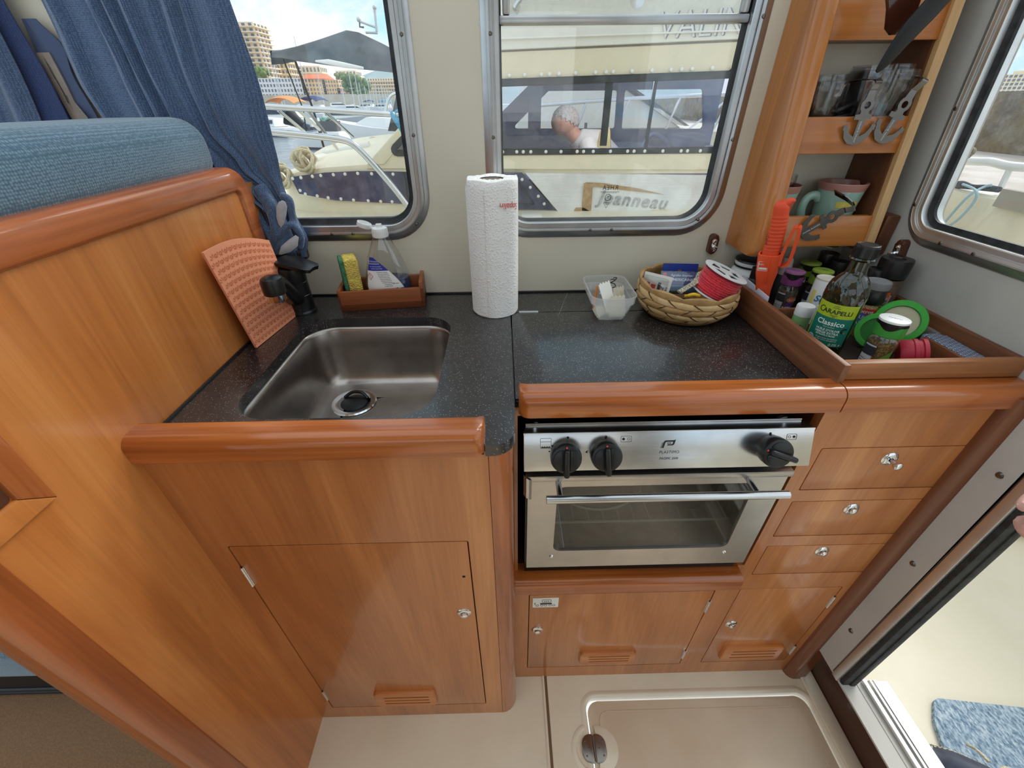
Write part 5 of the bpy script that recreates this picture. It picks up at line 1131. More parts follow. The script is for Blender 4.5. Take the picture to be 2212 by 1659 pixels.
for z in (1.0295, 1.25, 1.7): y0 = yf(z) - .006; rows.append([(.6935, y0, z), (.7095, y0, z), (.7095, y0 + .012, z), (.6935, y0 + .012, z)])
mb.rings(rows, caps=True); part('edge_strip', mb, wood('pale_edge', rgb(176, 134, 88), rgb(196, 154, 104), rgb(208, 168, 120), 'Z', .5, .1, 14, .4, False, .04), s, 'pale wood edge strip')
def fid(z0, z1):
    mb = MB(); mb.hull8([(.512, yf(z0), z0), (.694, yf(z0), z0), (.694, yf(z0) + .012, z0), (.512, yf(z0) + .012, z0), (.512, yf(z1), z1), (.694, yf(z1), z1), (.694, yf(z1) + .012, z1), (.512, yf(z1) + .012, z1)], .0015); return part('fiddle_front', mb, M['shelf'], s)
fid(1.0405, 1.0945); fid(1.1965, 1.2515); fid(1.353, 1.60)
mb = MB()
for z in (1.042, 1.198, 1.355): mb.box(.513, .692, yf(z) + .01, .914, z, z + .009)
part('shelf_board', mb, M['shelfshade'], s)
mb = MB(); mb.box(.722, .7495, .808, .913, 1.020, 1.094, .004); solo('corner_block', mb, M['shelfshade'], 'brown wooden block in the corner below the shelf end', 'block', loc=(.735, .86, 1.02))
# snaps for the curtain ties
def snap(label, Mx_):
    t_ = thing('curtain_snap', label, 'fastener', M=Mx_, group='curtain tie fasteners')
    mb = MB(); mb.prism(rrect(-.009, .009, -.021, .021, .008), Matrix(), 0, .013, .003); part('wood_pad', mb, M['darkwood'], t_, 'oval dark wood pad', local=True)
    mb = MB(); mb.prism(rrect(-.0055, .0055, -.0135, .0135, .0054), T(0, -.001, .013), 0, .0015, .0006); mb.lathe([(.0045, .0145), (.0048, .018), (.0032, .020), (.0030, .0225), (.0040, .024), (.0036, .026), (0, .0265)], 18, T(0, -.004, 0)); mb.lathe([(.0026, .0145), (.0026, .017), (0, .0174)], 14, T(0, .008, 0)); part('stud', mb, M['chrome'], t_, 'chrome stud', local=True)
snap('dark wooden pad with chrome stud under the middle window', XZ(YB) @ T(.4525, 1.0175, 0)); snap('dark wooden pad with chrome stud on the right bulkhead behind the tall jar', YZm(XR) @ T(-.771, 1.0385, 0) @ RZ(.15)); snap('dark wooden pad with chrome stud half hidden by the curtain end', XZ(YB) @ T(-.4345, 1.018, 0))
# tumblers, bowls, mugs
m = pane('drinking_glass', tint=(.94, .94, .95, 1), dirt=0, gloss=1.1); M['tumbler'] = m
def tumbler(label, x, y, z, r, h, nest, group):
    t_ = thing('glass_tumbler', label, 'glass', (x, y, z), group=group); n = 48
    def cup(k0, mb):
        pr = [(.0, .003), (.62, .0), (.70, .02), (.80, .25), (.90, .52), (.97, .70), (1.0, .74), (1.0, .97), (.985, 1.0), (.95, .985), (.95, .74), (.90, .70), (.74, .25), (.62, .07), (0, .06)]
        rows = []
        for a_, b_ in pr:
            rb = .025 if .1 < b_ < .7 else 0
            rows.append([(r * a_ * (1 + rb * math.cos(12 * 2 * PI * k / n)) * math.cos(2 * PI * k / n), r * a_ * (1 + rb * math.cos(12 * 2 * PI * k / n)) * math.sin(2 * PI * k / n), k0 + h * b_) for k in range(n)])
        mb.rings(rows); return mb
    mb = MB(); cup(0, mb); part('glass_body', mb, M['tumbler'], t_, local=True)
    return t_
tumbler('big clear ribbed glass tumbler, outer one of the stack on the middle shelf', .6480, .866, 1.2075, .0500, .108, 0, 'stacked glasses on the middle shelf')
tumbler('clear ribbed glass nested in the big tumbler on the middle shelf', .6440, .866, 1.2165, .0445, .106, 0, 'stacked glasses on the middle shelf')
tumbler('clear glass beside the shelf stile, outer one of its stack', .5550, .872, 1.2075, .0390, .094, 0, 'stacked glasses on the middle shelf')
tumbler('clear glass nested in the glass beside the shelf stile', .5545, .872, 1.2155, .0345, .095, 0, 'stacked glasses on the middle shelf')
def mug(label, x, y, z, r, h, ha, stripes, group='turquoise mugs on the lower shelf'):
    t_ = thing('mug', label, 'mug', (x, y, z), group=group)
    mb = MB(); mb.lathe([(0, 0), (.72, 0), (.76, .03), (.80, .30), (.86, .62), (.94, .86), (.97, .92)] and [(r * a, h * b_) for a, b_ in [(0, 0), (.72, 0), (.76, .03), (.80, .30), (.86, .62), (.94, .86)]], 44)
    mb.mat(1); mb.lathe([(r * a, h * b_) for a, b_ in [(.94, .86), (.98, .94), (1.0, .99), (.985, 1.0), (.95, .99), (.89, .86), (.80, .60), (.74, .30), (.70, .06), (0, .05)]], 44)
    A = facing(x, y)
    def rs(z_):
        q = [(0, .72), (.03, .76), (.30, .80), (.62, .86), (.86, .94), (1, 1)]
        for (z0, a0), (z1, a1) in zip(q, q[1:]):
            if z0 <= z_ <= z1: return r * lerp(a0, a1, (z_ - z0) / (z1 - z0))
    for mi, z0, z1, a0, a1 in stripes:
        mb.mat(mi); mb.grid(lambda u, v_: ((rs(lerp(z0, z1, v_)) + .0006) * math.cos(A + lerp(a0, a1, u)), (rs(lerp(z0, z1, v_)) + .0006) * math.sin(A + lerp(a0, a1, u)), h * lerp(z0, z1, v_)), 16, 3)
    part('mug_body', mb, [M['turq'], M['pinkrim'], M['mugy'], M['mugo']], t_, local=True)
    if ha is not None:
        hb = MB(); ca, sa = math.cos(A + ha), math.sin(A + ha)
        hb.tube([(ca * q, sa * q, h * w_) for q, w_ in [(p.x, p.y) for p in path([(r * .80, .66, 0), (r * 1.06, .74, 0), (r * 1.38, .68, 0), (r * 1.46, .46, 0), (r * 1.28, .22, 0), (r * .98, .13, 0), (r * .76, .20, 0)], 6)]], .0062, 12, flat=1.3); part('handle', hb, M['turq'], t_, local=True)
    return t_
M['turq'] = mat('turquoise_glaze', rgb(146, 178, 164), .18, coat=.6); M['pinkrim'] = mat('pink_clay_rim', rgb(168, 118, 108), .3, coat=.3); M['mugy'] = mat('yellow_glaze', rgb(206, 190, 84), .25, coat=.5); M['mugo'] = mat('orange_glaze', rgb(208, 106, 70), .25, coat=.5)
mug('turquoise mug with pink inside and yellow band, handle towards the left', .6520, .862, 1.0515, .0415, .094, -1.0, [(2, .56, .68, .05, 1.1), (3, .28, .42, .30, .55), (3, .20, .30, .55, .85), (2, .10, .16, .2, .42)])
mug('turquoise mug with orange band behind the orange knife, holding a glass', .5340, .870, 1.0515, .0390, .090, None, [(3, .52, .66, -1.3, 1.4)])
gt = tumbler('small clear glass standing inside the mug behind the orange knife', .5340, .870, 1.059, .0260, .100, 0, 'glasses kept in mugs')
# small black folded thing by the glasses
mb = MB(); mb.box(-.020, .020, -.011, .011, 0, .010, .004, 3, M=T(.592, .862, 1.258) @ RZ(.3) @ RY(-.28)); mb.box(-.018, .020, -.010, .010, 0, .008, .003, 3, M=T(.590, .861, 1.246) @ RZ(.2) @ RY(-.1)); mb.cyl((.570, .856, 1.244), (.578, .858, 1.256), .006, n=12); mb.box(.584, .592, .856, .864, 1.2075, 1.248, .003)
solo('corkscrew', mb, M['blackpl'], 'small black folding tool between the two glass stacks', 'tool', loc=(.59, .86, 1.2075))
# anchor hooks
M['hook'] = brushed('hook_steel', rgb(128, 126, 124), .2, 'Z', .1)
def anchor(label, x, z, tilt, reach, dirn, group='anchor-shaped steel hooks', S=1.14):
    """flat steel anchor against the shelf front; its strap climbs and bends back over"""
    Mx_ = XZ(yf(z) - .004) @ T(x, z, 0) @ RZ(tilt) @ Matrix.Diagonal((S, S, 1, 1))
    t_ = thing('anchor_hook', label, 'hook', M=Mx_, group=group)
    o = []
    half = [(.0045, -.002), (.0045, .022), (.0125, .0225), (.0125, .0285), (.0065, .029), (.006, .032)]
    ringo = [(.0095 * math.sin(a), .040 - .0095 * math.cos(a)) for a in [.75 + (2.45 - .75) * k / 6 for k in range(7)]]
    arm = [(.0042, .0005), (.0120, .0045), (.0165, .0115), (.0175, .0165), (.0240, .0150), (.0235, .0085), (.0220, .0095), (.0180, -.0010), (.0100, -.0085), (0, -.0105)]
    right = arm[::-1] + [(.0045, .006)] + half[1:] + ringo + [(.0055, .052), (.0048, .058)]
    left = [(-a, b_) for a, b_ in right[::-1]]
    outer = right + left
    hole = [(.0045 * math.cos(2 * PI * k / 18), .040 + .0045 * math.sin(2 * PI * k / 18)) for k in range(18)]
    mb = MB(); mb.plate(outer[:-1], [hole], Matrix(), 0, .0018); mb.mat(1); mb.text('ANIMAL BUSINESS', .0034, T(0, .0065, .0019) @ RZ(PI / 2), .0001); part('anchor', mb, [M['hook'], M['paleprint']], t_, local=True)
    pl = path([(0, .057, .001), (.001, .064, .002), (.003, .066, .003), (.002, .0695, -.004), (-.012, .0700, -.016), (-.027, .067, -.022), (-.033, .062, -.024), (-.035, .050, -.024)] if reach else [(0, .057, .001), (.003, .065, .003), (.004, .0705, .003), (.001, .0735, -.006), (-.008, .072, -.020), (-.020, .066, -.034)], 5)
    mb = MB(); mb.rings([[p + V3((-.0048, 0, 0)), p + V3((.0048, 0, 0)), p + V3((.0048, .0014, .0014)), p + V3((-.0048, .0014, .0014))] for p in pl], caps=True); part('strap', mb, M['hook'], t_, 'bent steel strap', local=True)
anchor('steel anchor hook hanging almost straight on the middle shelf front', .6070, 1.2220, .02, True, 1)
anchor('steel anchor hook leaning right at the right end of the middle shelf front', .6560, 1.2240, -.28, False, 1)
anchor('steel anchor hook lying tilted on the lowest shelf front', .5720, 1.0700, -.98, False, 1)
# something hanging at the top: a pair of sunglasses
sg = thing('sunglasses', 'black sunglasses hanging with one arm down before the top shelf board', 'sunglasses', (.57, .75, 1.40))
mb = MB(); pts = path([aty(1893, 155, .742), aty(1915, 130, .742), aty(1962, 70, .742), aty(2010, 18, .744), aty(2052, -30, .746)], 6)
mb.tube(pts, [lerp(.003, .0165, min(1, i / 12)) if i < 12 else lerp(.0165, .0185, (i - 12) / 12) for i in range(len(pts))], 12, flat=.42, up=(.5, -.8, .3)); part('temple', mb, mat('matt_black', rgb(14, 14, 15), .6), sg)
mb = MB(); L_ = [aty(px, py, .775) for px, py in ((1912, -30), (1916, 20), (1912, 62), (1922, 76), (1948, 74), (1962, 52), (1978, 20), (1995, -30))]
mb.rings([[p + V3((0, -.004, 0)) for p in L_], [p + V3((0, .002, 0)) for p in L_]], caps=True); m = mat('brown_lens', rgb(66, 32, 20), .15, coat=.5); part('lens', mb, m, sg, 'dark brown lens')
# ------------------------------------------------------------------ curtains, seat back, bench
M['curt'] = fabric('blue_curtain', rgb(102, 122, 152), rgb(66, 84, 114), .0026)
M['navy'] = fabric('navy_lining', rgb(44, 62, 108), rgb(38, 54, 96), .004)
M['seat'] = fabric('teal_upholstery', rgb(112, 140, 158), rgb(66, 94, 114), .0034)
M['hem'] = mottled('pale_lining', rgb(186, 188, 192), rgb(168, 171, 178), 30, .85)
def pw(x, pts):
    if x <= pts[0][0]: return pts[0][1]
    for (a, b_), (c_, d_) in zip(pts, pts[1:]):
        if x <= c_: k = (x - a) / (c_ - a); k = k * k * (3 - 2 * k); return lerp(b_, d_, k)
    return pts[-1][1]
def sheet(xl, xr, folds, z0, z1, ybase, amp, nu, nv, thick=.0025, wob=None):
    def fn(u, v_):
        z = lerp(z0, z1, v_); x = lerp(xl(z), xr(z), u); y = ybase(z, u)
        for c_, w_, a_ in folds:       # each fold is a soft ridge at constant u
            d_ = (u - c_ - (wob(z) if wob else 0)) / w_; y -= amp(z) * a_ * math.exp(-d_ * d_)
        x += .003 * math.sin(z * 23 + u * 9)
        return (x, y, z)
    return MB().grid(fn, nu, nv, thick)
cu = thing('curtain', 'blue woven curtain gathered down to a tie at the window edge', 'curtain', (-.44, .88, 1.0))
xl = lambda z: pw(z, [(1.0, -.476), (1.06, -.476), (1.10, -.480), (1.14, -.520), (1.18, -.62), (1.24, -.705), (1.32, -.718), (1.70, -.74)])
xr = lambda z: pw(z, [(1.015, -.424), (1.045, -.414), (1.09, -.4235), (1.14, -.428), (1.20, -.4215), (1.28, -.4215), (1.42, -.425), (1.7, -.425)])
fo = [(.06, .035, .9), (.30, .03, 1.0), (.37, .022, .8), (.47, .03, 1.2), (.56, .04, .5), (.66, .028, 1.0), (.73, .02, .5), (.90, .10, 1.1)]
cur = sheet(xl, xr, fo, 1.008, 1.70, lambda z, u: .8955 - .006 * math.sin(u * 5), lambda z: pw(z, [(1.0, .010), (1.1, .012), (1.2, .014), (1.35, .016), (1.7, .018)]), 90, 60, wob=lambda z: .010 * math.sin(z * 14))
part('cloth', cur, M['curt'], cu)
def patch(pxs, y, m_, name, label, dep=.002):
    mb = MB(); q = [aty(a, b_, y) for a, b_ in pxs]; c_ = sum(q, V3()) / len(q)
    mb.rings([[p + V3((0, dep * .5, 0)) for p in q], q, [c_.lerp(p, .6) + V3((0, -.003, 0)) for p in q], [c_.lerp(p, .1) + V3((0, -.004, 0)) for p in q]], caps=True); return part(name, mb, m_, cu, label)
patch([(597, 468), (597, 447), (602, 436), (609, 433), (616, 436), (620, 447), (618, 466), (613, 484), (607, 492), (601, 484)], .8585, M['hem'], 'turned_hem', 'pale turned-back lining')
patch([(602, 549), (607, 532), (622, 519), (638, 508), (645, 513), (643, 532), (628, 544), (607, 551)], .8585, M['hem'], 'turned_hem', 'pale turned-back lining')
mb = MB()
def fold(px, r): mb.tube(path([aty(a, b_, y) for a, b_, y in px], 6), r if not isinstance(r, tuple) else [lerp(r[0], r[1], i / ((len(px) - 1) * 6)) for i in range((len(px) - 1) * 6 + 1)], 12)
fold([(560, 400, .884), (588, 450, .878), (610, 500, .876), (622, 540, .880)], (.012, .020))
fold([(548, 440, .880), (566, 480, .872), (586, 512, .868), (604, 548, .872)], (.006, .011))
fold([(575, 420, .876), (588, 442, .868), (588, 470, .864), (596, 505, .864), (598, 535, .868)], (.006, .009))
fold([(588, 500, .866), (606, 508, .862), (616, 492, .862), (632, 486, .866), (650, 508, .870), (648, 535, .874)], (.006, .007))
fold([(606, 420, .878), (626, 432, .874), (632, 468, .874), (644, 500, .876)], (.006, .008))
def remeshed0(mb, vox, it):
    me = bpy.data.meshes.new('t'); me.from_pydata(mb.v, [], mb.f); ob = bpy.data.objects.new('t', me); COL.objects.link(ob)
    md = ob.modifiers.new('r', 'REMESH'); md.mode = 'VOXEL'; md.voxel_size = vox; s_ = ob.modifiers.new('s', 'SMOOTH'); s_.iterations = it; s_.factor = .5
    m2 = bpy.data.meshes.new_from_object(ob.evaluated_get(bpy.context.evaluated_depsgraph_get()))
    out = MB(); out.v = [tuple(v.co) for v in m2.vertices]; out.f = [tuple(p.vertices) for p in m2.polygons]; out.m = [0] * len(out.f)
    bpy.data.objects.remove(ob); bpy.data.meshes.remove(me); bpy.data.meshes.remove(m2); return out
mb = remeshed0(mb, .0028, 5)
part('gather', mb, M['curt'], cu)
mb = MB(); mb.grid(lambda u, v_: tuple(V3((lerp(-.480, -.440, u), .884 - .004 * math.sin(PI * u), lerp(1.002, 1.018, v_)))), 8, 3, .002); part('tie_strap', mb, P_('olive_strap', 74, 72, 62, .8), cu, 'dark olive tie strap')
c2 = thing('curtain', 'bunched blue curtain on the far left beyond a narrow gap', 'curtain', (-1.0, .86, 1.2))
fo2 = [(.10, .05, 1.2), (.30, .05, 1.5), (.52, .055, 1.6), (.76, .06, 1.3), (.95, .03, .4)]
part('cloth', sheet(lambda z: -1.25, lambda z: -.812 + .02 * math.sin(z * 5), fo2, 1.0, 1.70, lambda z, u: .884, lambda z: .030, 90, 30), M['curt'], c2)
part('lining', sheet(lambda z: -.86, lambda z: pw(z, [(1.0, -.757), (1.30, -.772), (1.42, -.775), (1.7, -.775)]), [(.5, .2, .4)], 1.0, 1.70, lambda z, u: .893, lambda z: .008, 24, 30), M['navy'], c2, 'navy lining strip')
part('lining_edge', sheet(lambda z: pw(z, [(1.0, -.757), (1.36, -.772), (1.7, -.775)]), lambda z: pw(z, [(1.0, -.742), (1.2, -.752), (1.36, -.755), (1.37, -.768), (1.7, -.77)]), [(.5, .2, .3)], 1.0, 1.352, lambda z, u: .9015, lambda z: .003, 10, 30), mottled('beige_edge', rgb(150, 138, 128), rgb(128, 116, 108), 20, .8), c2, 'beige lining edge')
part('lining', sheet(lambda z: -.775, lambda z: pw(z, [(1.0, -.722), (1.25, -.728), (1.32, -.738), (1.36, -.730), (1.40, -.752), (1.7, -.755)]), [(.5, .2, .3)], 1.0, 1.395, lambda z, u: .905, lambda z: .004, 10, 40), P_('slate_lining', 74, 86, 116, .85), c2, 'slate blue lining flap')
# seat back cushion: a padded slab along the partition
cs = thing('seat_back', 'blue-grey upholstered seat back cushion resting behind the partition cap', 'cushion', (-.58, .42, 1.1))
mb = MB(); mb.box(-.665, -.4975, -.25, .842, 1.165, 1.262, .038, 6)
bmx = mb; 
part('cushion', mb, M['seat'], cs)
# bench end seen past the partition's post
bn = thing('bench', 'low bench with blue cushion and black plinth beyond the partition post', 'bench', (-1.0, .60, 0))
q = atz(70, 1497, .0065); yb_ = q.y
mb = MB(); mb.box(-1.65, -.512, yb_, .90, .0065, .115); 
for z in (.018, .034): mb.tube([(-1.65, yb_ - .001, z), (-.512, yb_ - .001, z)], .006, 8)
part('plinth', mb, mat('black_plinth', rgb(24, 22, 24), .45), bn, 'black ridged plinth')
mb = MB(); mb.box(-1.65, -.512, yb_ - .01, .90, .1155, .24, .02, 3); part('seat_cushion', mb, M['seat'], bn, 'blue cushion')
# ------------------------------------------------------------------ the cruiser moored alongside
M['cream'] = mottled('aged_cream_gelcoat', rgb(226, 216, 188), rgb(234, 225, 200), 2.5, .4)
M['creamlt'] = mottled('pale_superstructure', rgb(226, 224, 214), rgb(234, 232, 224), 3, .35)
m = mottled('worn_white_hull', rgb(214, 214, 212), rgb(232, 232, 230), 7, .5); t, b = nt(m); wv = t.node('ShaderNodeTexNoise', Vector=coords(t, (.25, 1, 6)), Scale=26, Detail=5); bump(t, b, wv.outputs[0], .5, .004); M['hullw'] = m
M['winframe'] = mottled('weathered_rubber', rgb(52, 62, 70), rgb(34, 40, 44), 14, .5)
M['tint'] = pane('tinted_cabin_glass', tint=(.86, .88, .94, 1), dirt=.07, gloss=1.0)
M['tintdk'] = pane('dark_side_glass', tint=(.16, .18, .26, 1), dirt=.16, gloss=1.2)
M['lining'] = mat('blue_grey_lining', rgb(92, 108, 142), .8); M['rivet'] = mat('rivet_white', rgb(232, 232, 228), .4)
M['tube'] = mat('polished_tube', rgb(214, 216, 220), .15, 1); M['tan'] = mottled('bare_tape_mark', rgb(190, 160, 120), rgb(170, 138, 98), 40, .8)
M['rope'] = mottled('cream_rope', rgb(222, 212, 184), rgb(190, 178, 148), 220, .9); M['cyanrope'] = mottled('cyan_rope', rgb(96, 176, 206), rgb(60, 140, 180), 260, .8)
YN = 2.2
nb = thing('motor_cruiser', 'cream motor cruiser with dark riveted windows moored close alongside', 'boat', (.4, YN + 1, -.6))
win = [(-.50, 1.090), (1.60, 1.086), (1.60, 1.385), (1.0, 1.372), (-.03, 1.350), (-.16, 1.350)]
def inset(poly, d): return rpoly(poly, .02, -d, 4)
side = [(-.64, 1.02), (1.75, .985), (1.75, 1.495), (1.0, 1.470), (0, 1.443), (-.06, 1.438)]
mb = MB(); mb.plate(side, [rpoly(win, .004, .0, 4)], XZ(YN), -.05, 0)
mb.hull8([(-.64, YN + .02, .99), (1.75, YN, .975), (1.75, YN + .05, .975), (-.64, YN + .05, .99), (-.64, YN + .02, 1.02), (1.75, YN, .985), (1.75, YN + .05, .985), (-.64, YN + .05, 1.02)])
part('cabin_side', mb, M['cream'], nb)
mb = MB(); sweep(mb, win, .004, [(-.034, -.02), (-.034, .004), (-.020, .008), (-.018, .004), (.012, .006), (.022, .004), (.024, -.01)], XZ(YN), 4); wf = part('window_frame', mb, M['winframe'], nb, 'weathered dark rubber frame')
mb = MB(); mb.plate(rpoly(win, .004, -.01, 4), [], XZ(YN), -.016, -.012); part('window_pane', mb, M['tint'], nb, 'tinted glass')
mb = MB(); mb.box(.452, .482, YN + .004, YN + .016, 1.10, 1.37); mb.box(.66, .674, YN + .004, YN + .014, 1.09, 1.36); part('window_divider', mb, M['winframe'], nb)
r0 = MB(); r0.ball((0, 0, 0), .0075, .004, .0075, 10); first = None
def rivets(pts, y=YN - .008):
    global first
    for u, v_ in pts:
        if first is None:
            first = part('rivet', r0, M['rivet'], nb, 'white rivet', local=True); first.location = W[nb.name].inverted() @ V3((u, y, v_))
        else:
            c = first.copy(); COL.objects.link(c); c.parent = nb; c.location = W[nb.name].inverted() @ V3((u, y, v_))
top = lambda u: lerp(1.350, 1.372, u) + .012; bot = lambda u: 1.0935 - .0057 * u - .012
rivets([(u, top(u) + .002) for u in (.035, .10, .17, .205, .245, .315, .40, .445, .475, .555, .64, .72, .765, .81, .895, .98)] + [(u, bot(u)) for u in (.0, .065, .095, .13, .20, .27, .345, .375, .42, .50, .58, .61, .66, .745, .83, .86, .92, 1.0)])
# roof, far side with its windows
mb = MB(); mb.hull8([(-.13, YN + .03, 1.436), (1.75, YN + .03, 1.492), (1.75, 4.3, 1.492), (-.13, 4.3, 1.436), (-.10, YN + .03, 1.452), (1.75, YN + .03, 1.51), (1.75, 4.25, 1.51), (-.10, 4.25, 1.452)], .004); part('roof', mb, M['creamlt'], nb)
mb = MB(); mb.hull8([(-.10, YN - .012, 1.447), (1.75, YN - .012, 1.500), (1.75, 4.2, 1.500), (-.10, 4.2, 1.447), (-.02, YN + .012, 2.05), (1.75, YN + .012, 2.1), (1.75, 4.1, 2.1), (-.02, 4.1, 2.05)], .006); mb.hull8([(-.10, YN - .022, 1.480), (1.75, YN - .022, 1.517), (1.75, YN, 1.517), (-.10, YN, 1.480), (-.10, YN - .022, 1.486), (1.75, YN - .022, 1.523), (1.75, YN, 1.523), (-.10, YN, 1.486)], .002)
part('flybridge', mb, M['creamlt'], nb)
mb = MB(); vq = aty(1416, 60, YN); mb.text('VALINO', .128, XZ(YN - .0125) @ T(vq.x + .006, vq.z - .001, 0) @ RZ(.04), .0010, 'LEFT', shear=.1, bold=-.0012); mb.mat(1); mb.text('VALINO', .128, XZ(YN - .0145) @ T(vq.x, vq.z, 0) @ RZ(.04), .0010, 'LEFT', shear=.1, bold=-.0018); part('name_lettering', mb, [mat('grey_lettering', rgb(128, 130, 138), .4), M['white']], nb, 'white name lettering with grey edge')
mb = MB(); g0 = aty(1107, 16, YN - .01); mb.lathe([(.030, 0), (.030, .004), (0, .006)], 20, XZ(YN - .004) @ T(g0.x, g0.z, 0)); mb.tube(path([g0 + V3((.01, -.02, 0)), g0 + V3((.06, -.06, .04)), g0 + V3((.2, -.07, .075)), g0 + V3((.5, -.07, .11)), g0 + V3((.85, -.07, .12))], 6), .012, 12)
g1 = aty(1377, 2, YN - .01); mb.lathe([(.028, 0), (.028, .004), (0, .006)], 20, XZ(YN - .004) @ T(g1.x, g1.z + .004, 0)); part('grab_rail', mb, M['tube'], nb, 'steel grab rail')
YF = 4.0
mb = MB(); mb.plate([(-.30, .9), (1.75, .9), (1.75, 1.55), (.1, 1.55)], [rpoly([(.08, 1.085), (.93, 1.078), (.92, 1.335), (.37, 1.335)], .015, 0, 3), rpoly([(.985, 1.072), (1.67, 1.068), (1.60, 1.338), (.975, 1.338)], .02, 0, 3), [(.00, 1.20), (.26, 1.41), (.06, 1.41), (.0, 1.36)]], XZ(YF), -.04, 0)
mb.box(.21, .31, YF - .06, YF - .02, 1.08, 1.30); mb.hull8([(-.30, 2.3, .93), (1.75, 2.3, .93), (1.75, YF, .93), (-.30, YF, .93), (-.30, 2.3, .95), (1.75, 2.3, .95), (1.75, YF, .95), (-.30, YF, .95)])
part('cabin_lining', mb, M['lining'], nb, 'blue-grey cabin lining')
mb = MB(); mb.box(1.05, 1.25, 2.9, 3.1, .95, 1.10, .03); mb.box(.72, 1.02, 3.1, 3.5, .95, 1.02, .03); mb.tube(path([(.84, 2.9, 1.0), (.90, 2.9, 1.10), (1.0, 2.9, 1.06), (1.02, 2.9, .98)], 6), .012, 8); mb.tube([(.60, 3.5, .95), (.60, 3.5, 1.14)], .01, 8); part('helm_seat', mb, M['lining'], nb)
mb = MB(); a_ = MB(); mb.hull8([(.55, 2.8, .95), (.66, 2.8, .95), (.66, 2.9, .95), (.55, 2.9, .95), (.58, 2.82, 1.14), (.63, 2.82, 1.15), (.63, 2.88, 1.15), (.58, 2.88, 1.14)], .02); part('cushion', mb, P_('sand_cushion', 196, 176, 116, .8), nb, 'sand-coloured cushion')
# windscreen pillar and foredeck
mb = MB(); mb.hull8([(-.640, YN - .01, 1.035), (-.555, YN - .01, 1.035), (-.555, YN + .06, 1.035), (-.640, YN + .06, 1.035), (-.13, YN + .06, 1.470), (-.06, YN + .04, 1.475), (-.06, YN + .12, 1.475), (-.13, YN + .14, 1.470)], .008); part('windscreen_pillar', mb, M['cream'], nb)
mb = MB(); mb.hull8([(-.62, YN + .10, 1.06), (-.60, YN + .10, 1.06), (-.60, YF - .2, 1.06), (-.62, YF - .2, 1.06), (-.15, YN + .16, 1.45), (-.13, YN + .16, 1.45), (-.13, YF - .25, 1.45), (-.15, YF - .25, 1.45)]); part('windscreen', mb, M['tintdk'], nb)
# coachroof along the foredeck
rows = []
for x, z, yo in ((-1.22, .86, .42), (-1.19, .925, .36), (-1.14, .965, .20), (-1.08, .99, .10), (-.97, 1.015, .04), (-.84, 1.032, .01), (-.62, 1.045, 0), (-.30, 1.05, 0)):
    rows.append([(x, YN + yo, .80), (x, YN + yo + .004, z - .035), (x, YN + yo + .02, z - .010), (x, YN + yo + .06, z), (x, 2.9, z + .06 + .03 * (x + 1.2)), (x, 3.9, z), (x, 3.95, .80)])
mb = MB(); mb.rings(rows, caps=True); part('coachroof', mb, M['cream'], nb)
wn = [(-1.005, .988), (-.985, .915), (-.82, .883), (-.40, .858), (.10, .830), (.255, .826), (.09, .995), (-.40, 1.003), (-.68, 1.010), (-.84, 1.005)]
mb = MB(); mb.prism(wn, XZ(YN - .002), 0, .006); part('fore_window', mb, mottled('dusty_dark_glass', rgb(46, 52, 84), rgb(82, 86, 112), 12, .25), nb, 'dusty dark riveted side window')
mb = MB(); mb.box(-.475, -.465, YN - .016, YN - .006, .862, 1.004); sweep(mb, [(-.455, .885), (.16, .85), (.06, .975), (-.455, .982)], .006, [(0, 0), (0, .010), (-.010, .010), (-.010, 0)], XZ(YN - .006), 3); part('window_frame', mb, M['winframe'], nb)
rivets([(-.995, .982), (-.955, .985), (-.90, .990), (-.86, .993), (-.80, .996), (-.745, .998), (-.685, 1.0), (-.62, .998), (-.575, .997), (-.52, .995), (-.44, .994), (-.975, .930), (-.955, .914), (-.90, .905), (-.85, .896), (-.79, .890), (-.73, .884), (-.66, .880), (-.60, .876), (-.545, .874), (-.44, .868), (.06, .98), (.09, .965), (.13, .93), (.17, .89), (.20, .855)], YN - .010)
# hull and side deck
rows = []
for x, yo in ((-1.9, 1.0), (-1.6, .55), (-1.3, .18), (-1.0, .0), (-.4, -.08), (.6, -.10), (1.75, -.10)):
    rows.append([(x, YN - .25 + yo, -.62), (x, YN - .27 + yo, .3), (x, YN - .30 + yo, .80), (x, YN - .24 + yo, .835), (x, YN - .18 + yo, .825), (x, 2.9, .82), (x, 3.9, .82), (x, 4.2, .3), (x, 4.2, -.62)])
mb = MB(); mb.rings(rows, caps=True); part('hull', mb, M['cream'], nb)
mb = MB(); mb.hull8([(.275, YN - .03, .815), (1.75, YN - .03, .80), (1.75, YN + .03, .80), (.275, YN + .03, .815), (.105, YN - .014, .993), (1.75, YN - .014, .955), (1.75, YN + .03, .955), (.105, YN + .03, .993)]); part('hull_panel', mb, M['hullw'], nb, 'worn white side panel')
pq = lambda px, py: (aty(px, py, YN - .035).x, aty(px, py, YN - .035).z)
mb = MB(); mb.prism([pq(*q) for q in ((1257, 455), (1277, 458), (1281, 398), (1262, 396))], XZ(YN - .028), 0, .004); mb.prism([pq(*q) for q in ((1268, 402), (1435, 421), (1380, 408), (1300, 396), (1266, 395))], XZ(YN - .020), 0, .004); mb.prism([pq(*q) for q in ((1240, 456), (1275, 457), (1262, 449), (1244, 449))], XZ(YN - .028), 0, .004); part('bare_mark', mb, M['tan'], nb, 'tan bare patch')
